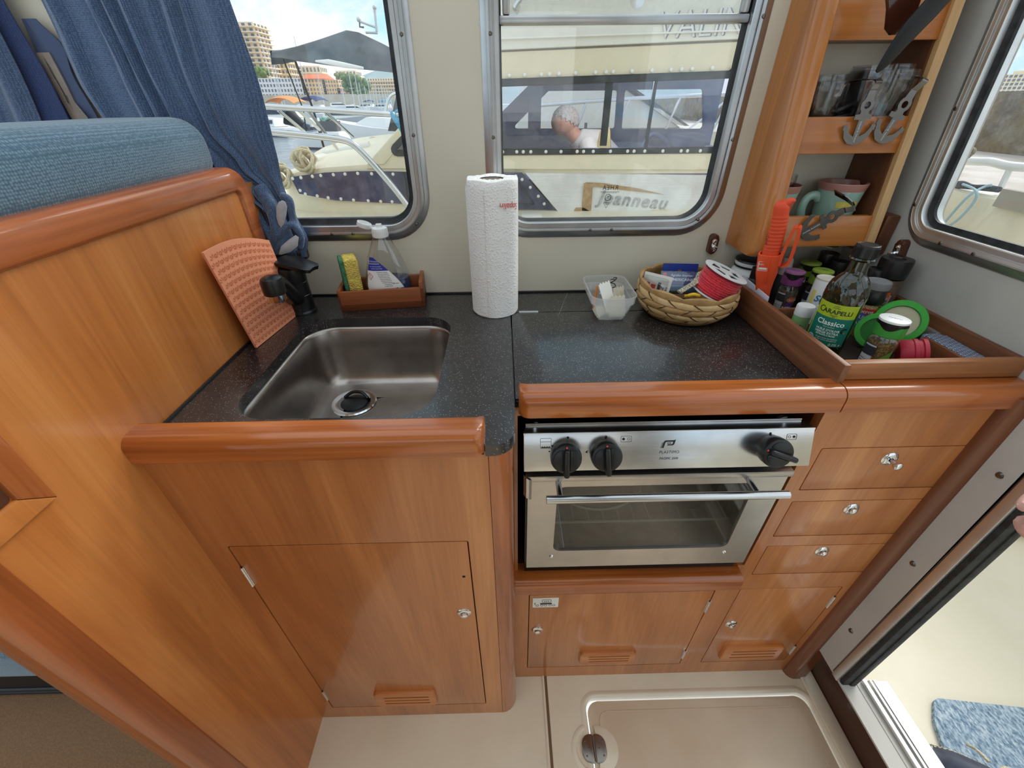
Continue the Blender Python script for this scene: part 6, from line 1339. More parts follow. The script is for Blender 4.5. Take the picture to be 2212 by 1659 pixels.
tq = aty(1368, 434, YN - .035); mb = MB(); mb.text('Jeanneau', .086, XZ(YN - .028) @ T(tq.x, tq.z, 0) @ RZ(-.10), .0012, shear=.25, bold=.0012, space=1.12); part('maker_lettering', mb, mottled('worn_lettering', rgb(150, 152, 156), rgb(186, 187, 190), 60, .6), nb, 'worn grey maker lettering')
mb = MB(); q0 = aty(1424, 466, YN - .05); mb.box(q0.x - .045, q0.x + .045, YN - .06, YN - .036, q0.z - .045, q0.z + .025, .006); part('socket_plate', mb, P_('socket_cream', 226, 206, 150), nb, 'yellowish plate'); mb = MB(); mb.tube([(q0.x + .020 * math.cos(a), YN - .068, q0.z - .02 + .022 * math.sin(a)) for a in [PI * k / 10 for k in range(11)]], .007, 8); mb.box(q0.x - .03, q0.x + .03, YN - .075, YN - .062, q0.z - .045, q0.z - .02); part('blue_plug', mb, P_('plug_blue', 42, 120, 190), nb, 'blue plug')
q0 = aty(1150, 470, YN - .1); mb = MB(); mb.box(q0.x - .055, q0.x + .045, YN - .15, YN - .06, q0.z - .015, q0.z + .016, .006); part('deck_box', mb, M['creamlt'], nb)
# bow rails
mb = MB(); YR = 2.02
rl = lambda px, py, y=YR: aty(px, py, y)
mb.tube([rl(470, 222), rl(560, 229), rl(690, 237), rl(868, 249)], .0105, 12)
mb.tube(path([rl(470, 275), rl(577, 284), rl(690, 295), rl(735, 301), rl(757, 308), rl(778, 325), rl(812, 361), rl(850, 405), rl(886, 452)], 6), .0135, 12)
mb.lathe([(.03, 0), (.028, .006), (0, .008)], 16, T(*(rl(888, 456) - V3((0, 0, .005)))))
for a_, c_ in (((600, 237), (664, 290)), ((663, 236), (729, 322)), ((702, 241), (762, 295)), ((645, 238), (690, 280))): mb.tube([rl(*a_), rl(*c_, 2.25)], .0065, 10)
part('bow_rail', mb, M['tube'], nb, 'polished steel bow rail')
mb = MB(); q0, q1 = aty(702, 337, 2.6), aty(800, 318, 2.6); mb.tube([q0, q1], .030, 14); mb.tube([aty(700, 340, 2.5), aty(680, 345, 2.4)], .02, 10); part('boat_hook_tube', mb, M['creamlt'], nb)
for k, (px, py, w_) in enumerate(((604, 372, .05), (655, 338, .05))):
    mb = MB(); q0 = aty(px, py, 2.25); pts = []
    for i in range(70): a = i * .55; pts.append(q0 + V3((w_ * (.5 + .5 * math.sin(i * .21)) * math.cos(a), .03 * math.sin(a * 1.3), w_ * .9 * math.sin(a) * .8 - .0005 * i)))
    mb.tube(pts, .0085, 8); solo('mooring_rope', mb, M['rope'], ('coil of cream rope hanging at the cruiser bow beside the curtain', 'heap of cream rope on the cruiser foredeck by the water')[k], 'rope', 'mooring ropes', loc=tuple(q0))
mb = MB(); q0 = aty(862, 250, 2.02); mb.tube(path([q0 + V3((-.03, 0, .01)), q0 + V3((-.01, -.015, -.02)), q0 + V3((.02, 0, -.08)), q0 + V3((.05, .01, -.16)), q0 + V3((.06, .02, -.24))], 6), .009, 8); mb.tube([q0 + V3((.012 * math.cos(a), -.004 + .016 * math.sin(a) * .3, .016 * math.sin(a))) for a in [2 * PI * k / 12 for k in range(12)]], .008, 8, True); solo('cyan_line', mb, M['cyanrope'], 'light blue rope tied to the cruiser bow rail at the window edge', 'rope', loc=tuple(q0))
mb = MB(); q0 = aty(1000, 300, YN); mb.tube([aty(770, 321, 2.9), aty(805, 312, 2.9), aty(828, 308, 2.9)], .022, 12); mb.tube(path([aty(815, 308, 2.85), aty(800, 303, 2.85), aty(808, 300, 2.85), aty(823, 306, 2.85)], 5), .012, 8); solo('rolled_cover', mb, M['rope'], 'rolled cream cover on the cruiser coachroof', 'cover', loc=tuple(aty(800, 314, 2.9)))
# man inside the cruiser
def remeshed(mb, vox, smooth=2):
    me = bpy.data.meshes.new('t'); me.from_pydata(mb.v, [], mb.f); ob = bpy.data.objects.new('t', me); COL.objects.link(ob)
    md = ob.modifiers.new('r', 'REMESH'); md.mode = 'VOXEL'; md.voxel_size = vox
    s_ = ob.modifiers.new('s', 'SMOOTH'); s_.iterations = smooth; s_.factor = .5
    dg = bpy.context.evaluated_depsgraph_get(); m2 = bpy.data.meshes.new_from_object(ob.evaluated_get(dg))
    out = MB(); out.v = [tuple(v.co) for v in m2.vertices]; out.f = [tuple(p.vertices) for p in m2.polygons]; out.m = [0] * len(out.f)
    bpy.data.objects.remove(ob); bpy.data.meshes.remove(me); bpy.data.meshes.remove(m2); return out
pm = thing('person', 'grey-haired man in pale shirt bending forward inside the cruiser, side on', 'person', (.60, 3.0, .75))
Hc = V3((.385, 3.0, 1.155))
HM = T(*Hc) @ RY(-.38)       # face turned to -x, chin dropped
def hp(x, y, z): return tuple(HM @ V3((x, y, z)))
mb = MB()
mb.ball((0, 0, .012), .082, .064, .080, 20, M=Matrix()); hv = [tuple(HM @ V3(p)) for p in mb.v]; mb.v = hv
hb = MB(); hb.ball((-.028, 0, -.045), .055, .046, .055, 16); hb.ball((-.066, 0, -.075), .022, .026, .018, 12); hb.ball((-.093, 0, -.030), .016, .013, .015, 10); hb.ball((-.083, 0, -.014), .013, .011, .024, 10); hb.ball((-.070, 0, .022), .014, .045, .010, 12); hb.ball((-.074, 0, -.056), .012, .02, .007, 10)
hb.ball((.012, .063, -.018), .016, .010, .026, 12); hb.ball((.012, -.063, -.018), .016, .010, .026, 12)
for v in hb.v: mb.v.append(tuple(HM @ V3(v)))
mb.f += [tuple(i + len(hv) for i in f) for f in hb.f]; mb.m += [0] * len(hb.f)
mb.tube([hp(.02, 0, -.05), (.450, 3.0, 1.085), (.50, 3.0, 1.055)], [.046, .046, .052], 14)
mb.tube([(.475, 3.0, 1.065), (.54, 3.0, 1.03), (.62, 3.0, .95), (.68, 3.0, .82), (.69, 3.0, .74)], [.06, .11, .125, .115, .12], 18)
for sg in (-1, 1):
    mb.tube([(.52, 3.0 + sg * .08, 1.045), (.53, 3.0 + sg * .15, 1.01), (.50, 3.0 + sg * .18, .87), (.46, 3.0 + sg * .17, .80), (.37, 3.0 + sg * .13, .78), (.29, 3.0 + sg * .10, .78)], [.055, .05, .042, .038, .032, .024], 12)
    mb.ball((.265, 3.0 + sg * .095, .775), .035, .016, .028, 10)
    for k in range(4): mb.tube([(.25, 3.0 + sg * (.085 + .006 * k), .79 - .012 * k), (.215, 3.0 + sg * (.083 + .006 * k), .785 - .013 * k), (.195 + .006 * abs(k - 1.5), 3.0 + sg * (.082 + .006 * k), .768 - .012 * k)], [.009, .008, .006], 8)
    mb.tube([(.26, 3.0 + sg * .08, .80), (.235, 3.0 + sg * .065, .81), (.215, 3.0 + sg * .06, .80)], [.010, .009, .007], 8)
    mb.tube([(.68, 3.0 + sg * .07, .76), (.48, 3.0 + sg * .10, .70), (.34, 3.0 + sg * .11, .67), (.33, 3.0 + sg * .11, .45), (.33, 3.0 + sg * .11, .30)], [.085, .075, .058, .045, .035], 12); mb.tube([(.34, 3.0 + sg * .11, .285), (.22, 3.0 + sg * .12, .275)], [.036, .026], 10)
part('body', remeshed(mb, .0075, 2), mottled('skin', rgb(176, 120, 98), rgb(190, 136, 112), 30, .5), pm)
mb = MB(); mb.grid(lambda u, v_: tuple(HM @ (V3((.004, 0, .014)) + V3((.088 * math.cos(lerp(-.25, PI * .93, v_)) * -1 * math.sin(u * PI) if False else .0, 0, 0)) + V3((-.0885 * math.cos(PI * .92 * v_ + .62) , .069 * math.cos(PI * u) * math.sin(min(PI, PI * .92 * v_ * .85 + .45)), .086 * math.sin(PI * .92 * v_ + .62) * math.sin(PI * u))))), 20, 20, .004)
mb = MB(); vs = MB(); vs.ball((.006, 0, .014), .087, .068, .084, 24)
keep = [i for i, p in enumerate(vs.v) if p[2] > .030 - .95 * (p[0] + .02)]
ks_ = {o: n for n, o in enumerate(keep)}; mb.add([tuple(HM @ V3(vs.v[i])) for i in keep], [tuple(ks_[i] for i in f) for f in vs.f if all(i in ks_ for i in f)])
m = mottled('grey_hair', rgb(178, 168, 160), rgb(140, 130, 124), 120, .8); t, b = nt(m); bump(t, b, noise(t, coords(t), 260, 4), .8, .003); part('hair', mb, m, pm, 'short grey hair')
mb = MB(); mb.tube([(.462, 3.0, 1.085), (.49, 3.0, 1.065), (.54, 3.0, 1.035), (.62, 3.0, .955), (.68, 3.0, .82), (.69, 3.0, .74)], [.054, .075, .118, .133, .124, .128], 20)
for sg in (-1, 1): mb.tube([(.52, 3.0 + sg * .08, 1.045), (.53, 3.0 + sg * .15, 1.01), (.505, 3.0 + sg * .178, .89)], [.062, .058, .052], 14)
part('shirt', remeshed(mb, .009, 2), P_('pale_shirt', 196, 190, 184, .9), pm, 'pale grey-beige shirt')
mb = MB()
for sg in (-1, 1): mb.tube([(.69, 3.0 + sg * .07, .76), (.48, 3.0 + sg * .10, .70), (.34, 3.0 + sg * .11, .67), (.33, 3.0 + sg * .11, .45), (.33, 3.0 + sg * .11, .32)], [.095, .082, .066, .055, .048], 14)
part('trousers', remeshed(mb, .010, 2), P_('dark_trousers', 60, 62, 72, .9), pm, 'dark trousers')

# ------------------------------------------------------------------ another pale boat beyond, seen through the cruiser
fb = thing('moored_yacht', 'pale yacht with steel rails seen through the windows of the cruiser', 'boat', (2.0, 6.5, -.6))
rows = [[(x, 5.9 + yo, -.6), (x, 5.85 + yo, .6), (x, 5.8 + yo, zt), (x, 5.9 + yo, zt + .02), (x, 7.4 - yo, zt + .02), (x, 7.5 - yo, zt), (x, 7.4 - yo, -.6)] for x, yo, zt in ((.15, .6, .98), (.5, .2, .97), (1.2, .05, .95), (2, 0, .93), (3.2, .05, .95))]
mb = MB(); mb.rings(rows, caps=True); part('hull', mb, M['cream'], fb)
mb = MB(); mb.hull8([(.2, 6.2, .96), (2.3, 6.2, .96), (2.3, 7.2, .96), (.2, 7.2, .96), (.3, 6.3, 1.7), (1.1, 6.3, 1.62), (1.1, 7.1, 1.62), (.3, 7.1, 1.7)], .03); part('wheelhouse', mb, M['creamlt'], fb)
mb = MB(); mb.hull8([(1.12, 6.16, 1.62), (1.16, 6.16, 1.62), (1.16, 7.2, 1.62), (1.12, 7.2, 1.62), (2.3, 6.12, .99), (2.36, 6.12, .99), (2.36, 7.2, .99), (2.3, 7.2, .99)]); part('windscreen', mb, M['tintdk'], fb)
mb = MB()
for z in (1.28,): mb.tube([(.4, 5.95, z - .06), (1.5, 5.95, z), (3.2, 5.95, z + .05)], .02, 10)
for x in (.9, 1.4, 2.0, 2.6, 2.75): mb.tube([(x + .12, 5.95, 1.28), (x, 5.95, .95)], .015, 8)
mb.tube([(2.75, 5.95, 1.3), (2.3, 6.0, .95)], .012, 8); part('guard_rail', mb, M['tube'], fb)

# ------------------------------------------------------------------ dark canopy over a neighbouring boat
cn = thing('boat_canopy', 'dark peaked fabric canopy over a boat beyond the left window', 'canopy', (-1.4, 5.2, 1.4))
mb = MB(); f_ = lambda px, py, y: tuple(aty(px, py, y))
P1 = [(587, 110), (610, 109), (645, 101), (700, 84), (752, 66), (775, 70), (822, 92), (868, 116)]; P2 = [(586, 124), (608, 125), (640, 131), (700, 139), (750, 146), (780, 149), (824, 153), (868, 158)]
rows = [[f_(*p, 4.5) for p in P1], [f_((p[0] + q[0]) / 2, p[1] * .45 + q[1] * .55, 4.38) for p, q in zip(P1, P2)], [f_(*q, 4.3) for q in P2], [f_(q[0], q[1] + 1, 4.32) for q in P2], [f_(p[0], p[1] + 30, 5.6) for p in P1], [f_(p[0] - 4, p[1] - 1, 5.0) for p in P1]]
vs = [p for r in rows for p in r]; k = len(P1); mb.add(vs, [(r * k + i, r * k + i + 1, ((r + 1) % 6) * k + i + 1, ((r + 1) % 6) * k + i) for r in range(6) for i in range(k - 1)]); 
m = mottled('dark_canvas', rgb(58, 64, 70), rgb(86, 92, 98), 5, .9); part('fabric', mb, m, cn)
mb = MB(); mb.tube([aty(682, 132, 4.25), aty(710, 134, 4.2), aty(745, 141, 4.2), aty(785, 147, 4.2)], [.006, .018, .018, .008], 10); part('white_spar', mb, M['white'], cn, 'white rolled spar')
mb = MB(); mb.tube([aty(638, 133, 4.4), aty(676, 235, 4.4), aty(700, 320, 4.4)], .010, 8); mb.tube([aty(612, 128, 4.5), aty(655, 236, 4.5), aty(664, 300, 4.5)], .006, 8); part('guy_line', mb, M['blackpl'], cn, 'dark guy line')
mb = MB(); q_ = [aty(862, 180, 4.4), aty(892, 180, 4.4), aty(880, 285, 4.4), aty(838, 283, 4.4)]; mb.rings([q_, [p + V3((0, .15, 0)) for p in q_]], caps=True); part('side_curtain', mb, m, cn, 'hanging dark side curtain')
mb = MB(); mb.tube(path([aty(832, 246, 4.2), aty(838, 218, 4.2), aty(845, 205, 4.2), aty(860, 199, 4.2), aty(880, 198, 4.2)], 5), .012, 8); part('hoop', mb, M['tube'], cn)

# ------------------------------------------------------------------ harbour
m = mottled('harbour_water', rgb(150, 158, 164), rgb(120, 132, 140), 1.2, .12, spec=.6); t, b = nt(m); wn_ = t.node('ShaderNodeTexNoise', Vector=coords(t, (1, 2.4, 1)), Scale=2.2, Detail=5); bump(t, b, wn_.outputs[0], .6, .08)
mb = MB(); mb.add([(-400, 1.4, -.6), (.9, 1.4, -.6), (.9, 4.5, -.6), (60, 30, -.6), (60, 240, -.6), (-400, 240, -.6)], [(0, 1, 2, 3, 4, 5)]); struct('sea', mb, m)
M['boatw'] = mat('white_gelcoat', rgb(236, 237, 238), .35); M['boatb'] = mat('navy_canvas', rgb(54, 66, 116), .8); M['boatg'] = mat('dark_boot_top', rgb(60, 70, 84), .5); M['boatgrey'] = mat('grey_inflatable', rgb(186, 190, 194), .6); M['boato'] = mat('orange_canvas', rgb(222, 150, 96), .8); M['tealc'] = mat('cyan_canvas', rgb(86, 160, 206), .8)
def boat(label, px, py, L, hd, canvas=None, hullm=None, tall=1.0, band=True, name='motor_boat', group='motor boats moored across the basin'):
    q = atz(px, py, -.6); Mx_ = T(*q) @ RZ(hd); t_ = thing(name, label, 'boat', M=Mx_, group=group); w_ = L * .16
    secs = [(-.5, .92, .10, 0), (-.3, 1, .10, -.01), (0, 1, .115, -.01), (.25, .80, .135, 0), (.40, .45, .15, .01), (.5, .03, .165, .04)]
    mb = MB(); mb.rings([[(L * s_, -w_ * a_ * .8, L * lo * .3), (L * s_, -w_ * a_, L * h_ * tall), (L * s_, -w_ * a_ * .8, L * h_ * tall + .02), (L * s_, w_ * a_ * .8, L * h_ * tall + .02), (L * s_, w_ * a_, L * h_ * tall), (L * s_, w_ * a_ * .8, L * lo * .3)] for s_, a_, h_, lo in secs], caps=True); part('hull', mb, hullm or M['boatw'], t_, local=True)
    mb = MB(); mb.rings([[(L * s_, -w_ * a_ * .86, -.05), (L * s_, -w_ * a_ * .87, L * .028), (L * s_, w_ * a_ * .87, L * .028), (L * s_, w_ * a_ * .86, -.05)] for s_, a_, h_, lo in secs[:-1]], caps=True); part('boot_top', mb, M['boatg'], t_, 'dark waterline band', local=True)
    h0 = L * .11 * tall
    mb = MB(); mb.hull8([(-L * .28, -w_ * .75, h0), (L * .30, -w_ * .45, h0), (L * .30, w_ * .45, h0), (-L * .28, w_ * .75, h0), (-L * .26, -w_ * .6, h0 + L * .09), (L * .06, -w_ * .5, h0 + L * .10), (L * .06, w_ * .5, h0 + L * .10), (-L * .26, w_ * .6, h0 + L * .09)], .02); part('cabin', mb, M['boatw'], t_, local=True)
    if band: mb = MB(); mb.hull8([(-L * .24, -w_ * .72, h0 + L * .035), (L * .20, -w_ * .52, h0 + L * .03), (L * .20, w_ * .52, h0 + L * .03), (-L * .24, w_ * .72, h0 + L * .035), (-L * .24, -w_ * .66, h0 + L * .075), (L * .11, -w_ * .53, h0 + L * .075), (L * .11, w_ * .53, h0 + L * .075), (-L * .24, w_ * .66, h0 + L * .075)]); part('window_band', mb, M['boatg'], t_, 'dark windows', local=True)
    if canvas: mb = MB(); mb.grid(lambda u, v_: (L * lerp(-.34, .02, u), w_ * lerp(-.75, .75, v_), h0 + L * (.13 + .05 * math.sin(PI * u) ** .6 + .02 * math.sin(PI * v_))), 8, 6, .03); part('canvas_top', mb, canvas, t_, local=True)
    return t_
boat('white motor boat with orange canvas, leftmost beyond the curtain edge', 606, 279, 7.5, 2.9, M['boato'])
boat('white motor boat with navy canvas behind the cruiser bow rail', 668, 262, 8.0, 2.7, M['boatb'])
boat('small white boat with dark waterline right behind the cruiser bow rail', 712, 322, 3.6, 2.85, None, band=False)
boat('grey-white boat with pale hull sides in the middle of the basin', 752, 276, 6.5, .25, None, M['boatgrey'])
boat('big white boat with plain flat side near the dark side curtain', 818, 312, 4.6, 3.0, None, tall=1.5, band=False)
boat('low white boat partly hidden by the orange-canvas boat', 588, 293, 5.0, 2.6, None)
fl = [('far white boat straight below the orange-roofed building', 688, 236, 7, 2.9, None), ('far white boat with rounded windscreen right of the orange building', 735, 238, 8, .4, None), ('far white boat with royal blue canvas below the bare masts', 792, 240, 7, 2.8, M['boatb']), ('far white boat with cyan canvas nearest the dark side curtain', 826, 242, 7, 2.9, M['tealc']), ('far white boat with no canvas between two canvas-topped ones', 766, 244, 6, .3, None)]
for lb_, px, py, L, hd, cv in fl: boat(lb_, px, py, L, hd, cv)
ob_ = thing('outboard_motor', 'black outboard motor tilted up on a boat behind the bow rail', 'outboard', tuple(aty(640, 262, 12)))
mb = MB(); q0, q1 = aty(622, 250, 12), aty(655, 272, 12); mb.tube([q0, q0.lerp(q1, .35), q1], [.22, .16, .09], 10); part('cowl', mb, M['ink'], ob_); mb = MB(); mb.tube([q1, aty(668, 276, 12)], .07, 8); part('leg', mb, M['boatg'], ob_)
bk_ = thing('dark_bin', 'dark grey tub of green rope standing on a boat behind the bow rail', 'tub', tuple(aty(718, 300, 22)))
mb = MB(); qb = atz(712, 322, -.6); q0 = aty(718, 298, qb.y); q0.z = -.06; yb0 = qb.y - .3; mb.hull8([(q0.x - .36, yb0, q0.z - .15), (q0.x + .36, yb0, q0.z - .15), (q0.x + .36, yb0 + .6, q0.z - .15), (q0.x - .36, yb0 + .6, q0.z - .15), (q0.x - .45, yb0, q0.z + .6), (q0.x + .45, yb0, q0.z + .6), (q0.x + .45, yb0 + .6, q0.z + .6), (q0.x - .45, yb0 + .6, q0.z + .6)], .04); part('tub_body', mb, P_('dark_grey_tub', 96, 94, 98, .7), bk_); mb = MB(); mb.tube([(q0.x + .32 * math.cos(i * .7), yb0 + .3 + .2 * math.sin(i * .9), q0.z + .65 + .09 * math.sin(i * 1.7)) for i in range(40)], .05, 6); part('green_rope', mb, P_('green_rope', 150, 186, 170, .8), bk_, 'pale green rope')
# masts
def mast(label, px, y0, y1, d_, r=.05):
    mb = MB(); a_, b_ = aty(px, y1, d_), aty(px + (y1 - y0) * .02, y0, d_); a_.z = -.6; a_.x = (a_.x + b_.x) / 2; b_.x = a_.x; mb.tube([a_, b_], [r, r * .6], 6); mb.tube([V3((a_.x - r * 5, d_, lerp(a_.z, b_.z, .62))), V3((a_.x + r * 5, d_, lerp(a_.z, b_.z, .62)))], r * .4, 5)
    return solo('sail_mast', mb, M['mastm'], label, 'mast', 'bare masts across the harbour', loc=tuple(a_))
M['mastm'] = mat('mast_alloy', rgb(206, 208, 210), .4)
ML = 'thin bare yacht mast standing among the moored boats across the harbour'
for px, y0, y1, d_ in ((574, 66, 200, 60), (586, 80, 195, 66), (597, 112, 205, 70), (647, 78, 190, 70), (663, 140, 205, 60), (598, 150, 215, 58), (690, 150, 210, 64), (738, 168, 210, 75), (757, 150, 212, 70), (770, 160, 215, 72), (778, 178, 215, 80), (789, 185, 215, 85), (797, 172, 215, 82), (806, 186, 216, 88), (811, 180, 216, 90), (819, 188, 216, 92), (826, 184, 216, 95), (832, 190, 216, 95), (838, 192, 217, 98), (843, 195, 217, 98)): mast(ML, px, y0, y1, d_, .035 * d_ / 40)
am = thing('antenna_mast', 'white antenna arm with anemometer above the dark canopy', 'antenna', tuple(aty(812, 62, 5)))
mb = MB(); mb.tube([aty(814, 68, 5), aty(809, 18, 5)], .012, 8); mb.tube([aty(777, 46, 5), aty(812, 59, 5)], .010, 8); mb.tube([aty(790, 70, 5), aty(816, 71, 5)], .010, 8); mb.ball(aty(775, 42, 5), .02); mb.ball(aty(809, 16, 5), .018); part('arms', mb, M['mastm'], am); mb = MB(); mb.tube([aty(777, 46, 5), aty(777, 58, 5), aty(786, 59, 5)], .008, 8); part('sensor', mb, M['boatg'], am)
mb = MB(); mb.tube([aty(824, -30, 5), aty(838, 60, 5)], .008, 8); solo('whip_aerial', mb, M['mastm'], 'thin leaning whip aerial right of the anemometer', 'aerial', loc=tuple(aty(838, 60, 5)))

# ------------------------------------------------------------------ town across the water
M['bcream'] = mat('cream_render', rgb(236, 218, 192), .8); M['bwhite'] = mat('white_render', rgb(232, 232, 236), .8); M['borange'] = mat('apricot_render', rgb(236, 196, 150), .8); M['bpink'] = mat('pink_render', rgb(226, 186, 166), .8); M['broof'] = mat('tile_roof', rgb(214, 120, 84), .9); M['bwin'] = mat('window_dark', rgb(124, 124, 134), .4)
def house(label, px0, px1, pt, pb, d_, m_, floors, cols, balcony=False, roof=None, depth=14, cat='building'):
    a_, b_ = aty(px0, pb, d_), aty(px1, pt, d_); x0, x1 = a_.x, b_.x; z0, z1 = min(a_.z, 3.0), b_.z
    t_ = thing('apartment_building' if balcony else 'town_house', label, cat, ((x0 + x1) / 2, d_, z0), group='buildings across the harbour')
    mb = MB(); mb.box(x0, x1, d_, d_ + depth, z0 - 4, z1); part('wall', mb, m_, t_)
    mb = MB(); fh = (z1 - z0) / floors; cw = (x1 - x0) / cols
    for i in range(floors):
        for j in range(cols): mb.box(x0 + cw * (j + .28), x0 + cw * (j + .72), d_ - .12, d_ + .1, z0 + fh * (i + .25), z0 + fh * (i + .8))
        for j in range(4): mb.box(x1 - .1, x1 + .12, d_ + depth * (j + .25) / 4, d_ + depth * (j + .75) / 4, z0 + fh * (i + .25), z0 + fh * (i + .8))
    part('windows', mb, M['bwin'], t_, 'rows of dark windows')
    if balcony:
        mb = MB()
        for i in range(floors): mb.box(x0 - .2, x1 + .9, d_ - 1.0, d_ + depth + .5, z0 + fh * (i + .02), z0 + fh * (i + .22))
        part('balconies', mb, m_, t_)
    if roof: mb = MB(); mb.hull8([(x0 - .4, d_ - .5, z1), (x1 + .4, d_ - .5, z1), (x1 + .4, d_ + depth, z1), (x0 - .4, d_ + depth, z1), (x0 + .4, d_ + depth * .45, z1 + 1.3), (x1 - .4, d_ + depth * .45, z1 + 1.3), (x1 - .4, d_ + depth * .55, z1 + 1.3), (x0 + .4, d_ + depth * .55, z1 + 1.3)]); part('roof', mb, roof, t_)
house('tall cream tower block with many balconies beside the curtain', 496, 545, 47, 168, 180, M['bcream'], 15, 6, True, depth=10)
house('cream balcony block behind the tip of the dark canopy', 586, 614, 112, 168, 200, M['bcream'], 8, 5, True, depth=9)
house('long cream block low behind the white building', 622, 690, 142, 190, 214, M['bcream'], 4, 10, True, depth=8)
house('white town house row with grey windows left of the orange roofs', 569, 655, 168, 212, 158, M['bwhite'], 4, 14, depth=9)
house('apricot town house with orange tiled roof', 660, 700, 170, 216, 158, M['borange'], 5, 7, roof=M['broof'], depth=9)
house('deep apricot town house right of the tiled one', 704, 730, 172, 216, 158, M['borange'], 5, 6, depth=9)
house('low pink town house at the right end of the row', 733, 752, 190, 216, 158, M['bpink'], 3, 6, depth=9)
house('cream balcony block above the trees', 729, 768, 152, 178, 214, M['bcream'], 4, 6, True, depth=8)
house('long pale apartment block terraced behind the masts', 800, 880, 168, 214, 190, M['bcream'], 6, 16, True, depth=8)
m = mottled('tree_leaves', rgb(96, 116, 70), rgb(128, 142, 92), 1.2, .9); M['leaf'] = m
def tree(label, px, pt, pb, d_, w_):
    a_, b_ = aty(px, pb, d_), aty(px, pt, d_); t_ = thing('harbour_tree', label, 'tree', tuple(a_), group='trees along the far quay'); h_ = b_.z - a_.z
    mb = MB(); rnd = random.Random(px)
    for k in range(26): u = rnd.random(); mb.ball((a_.x + rnd.uniform(-1, 1) * w_ * (.4 + .6 * math.sin(PI * u)), d_ + rnd.uniform(-1, 1) * w_, a_.z + h_ * (.2 + .75 * u)), w_ * rnd.uniform(.35, .6), None, w_ * rnd.uniform(.35, .6), 8)
    part('crown', mb, m, t_); mb = MB(); mb.tube([(a_.x, d_, 3.1), (a_.x, d_, a_.z + h_ * .5)], w_ * .15, 6); part('trunk', mb, M['darkwood'], t_)
for k, q in enumerate(((566, 150, 172, 176, 2.0), (582, 146, 168, 186, 1.6), (740, 155, 192, 172, 1.5), (757, 158, 205, 154, 1.7), (777, 165, 214, 154, 2.0), (793, 172, 214, 154, 1.5))): tree(('bushy tree at the foot of the tower block', 'rounded tree left of the white row', 'slim cypress-like tree above the apricot houses', 'tall green tree right of the slim cypress', 'broad green tree behind the cluster of masts', 'green tree at the right end of the cluster of masts')[k], *q)
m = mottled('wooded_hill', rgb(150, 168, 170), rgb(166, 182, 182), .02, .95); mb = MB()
def hillz(u): return 30 + 14 * math.sin(u * 9 + 1) + 8 * math.sin(u * 23) + 10 * math.sin(u * 5)
mb.grid(lambda u, v_: (lerp(-700, 300, u), lerp(560, 700, v_) + 60 * math.sin(u * 7), lerp(-2, hillz(u), min(1, v_ * 1.6)) if v_ < .63 else lerp(hillz(u), 10, (v_ - .63) / .37)), 60, 8); struct('hills', mb, m)
mb = MB(); mb.box(-120, -20, 152, 230, -1, 3.1); struct('quay', mb, mottled('quay_stone', rgb(196, 186, 170), rgb(206, 198, 184), .4, .9))
# ------------------------------------------------------------------ cockpit outside the door, quay beyond the right window
mb = MB(); mb.box(.83, 1.70, -2.0, 1.75, .04, .10); t_ = mottled('cockpit_sole', rgb(232, 222, 200), rgb(238, 229, 210), 4, .5); t, b = nt(t_); bump(t, b, noise(t, coords(t), 500, 2), .25, .001); struct('cockpit_floor', mb, t_)
ck = thing('cockpit_coaming', 'cream moulded cockpit wall beyond the right window', 'coaming', (1.95, .8, .1))
mb = MB(); mb.hull8([(1.68, -2, .04), (1.80, -2, .04), (1.80, 1.80, .04), (1.68, 1.80, .04), (1.71, -2, .97), (1.82, -2, .97), (1.82, 1.80, .985), (1.71, 1.80, .985)], .02); mb.hull8([(.82, 1.72, .04), (1.80, 1.72, .04), (1.80, 1.80, .04), (.82, 1.80, .04), (.82, 1.735, .93), (1.80, 1.735, .975), (1.80, 1.80, .975), (.82, 1.80, .93)], .02); part('wall', mb, M['gel'], ck)
mb = MB(); mb.box(1.35, 1.70, .98, 1.73, .10, .33, .02); mb.box(.86, 1.69, .79, .83, .10, .15, .015); part('side_step', mb, M['gel'], ck)
mb = MB(); q = atx(2187, 431, 1.69); mb.box(1.690, 1.712, q.y - .05, q.y + .05, q.z - .03, q.z + .025); part('grey_patch', mb, P_('patch_grey', 170, 162, 150, .8), ck, 'small grey patch')
mb = MB(); mb.tube(path([atx(2050, 346, 1.78), atx(2110, 349, 1.78), atx(2140, 350, 1.78), atx(2175, 358, 1.78), atx(2212, 362, 1.78), atx(2290, 366, 1.78)], 5), .014, 10); mb.tube([atx(2182, 364, 1.78), atx(2158, 413, 1.77)], .009, 8); part('stern_rail', mb, M['white'], ck, 'white rail')
mb = MB(); A0 = atx(2030, 395, 1.77); 
for i in range(3): mb.tube(path([atx(2046 + 6 * i, 402, 1.75), atx(2075, 396 + 3 * i, 1.74), atx(2100, 404, 1.745), atx(2130, 405 + i, 1.745), atx(2160, 410, 1.75)], 6), .009, 8)
solo('dark_rope', mb, mottled('dark_rope', rgb(56, 58, 64), rgb(96, 104, 112), 200, .9), 'dark rope lying along the top of the cockpit wall', 'rope', loc=tuple(A0))
mb = MB(); mb.tube(path([atx(2080, 398, 1.73), atx(2108, 412, 1.665), atx(2104, 436, 1.665), atx(2070, 474, 1.665), atx(2040, 492, 1.665), atx(2034, 490, 1.665), atx(2046, 474, 1.665), atx(2090, 426, 1.665), atx(2125, 404, 1.72), atx(2142, 400, 1.73)], 7), .0042, 8); solo('pale_blue_line', mb, mat('pale_blue_line', rgb(166, 196, 208), .7), 'loop of thin pale blue line hanging inside the cockpit wall', 'rope', loc=tuple(atx(2108, 412, 1.67)))
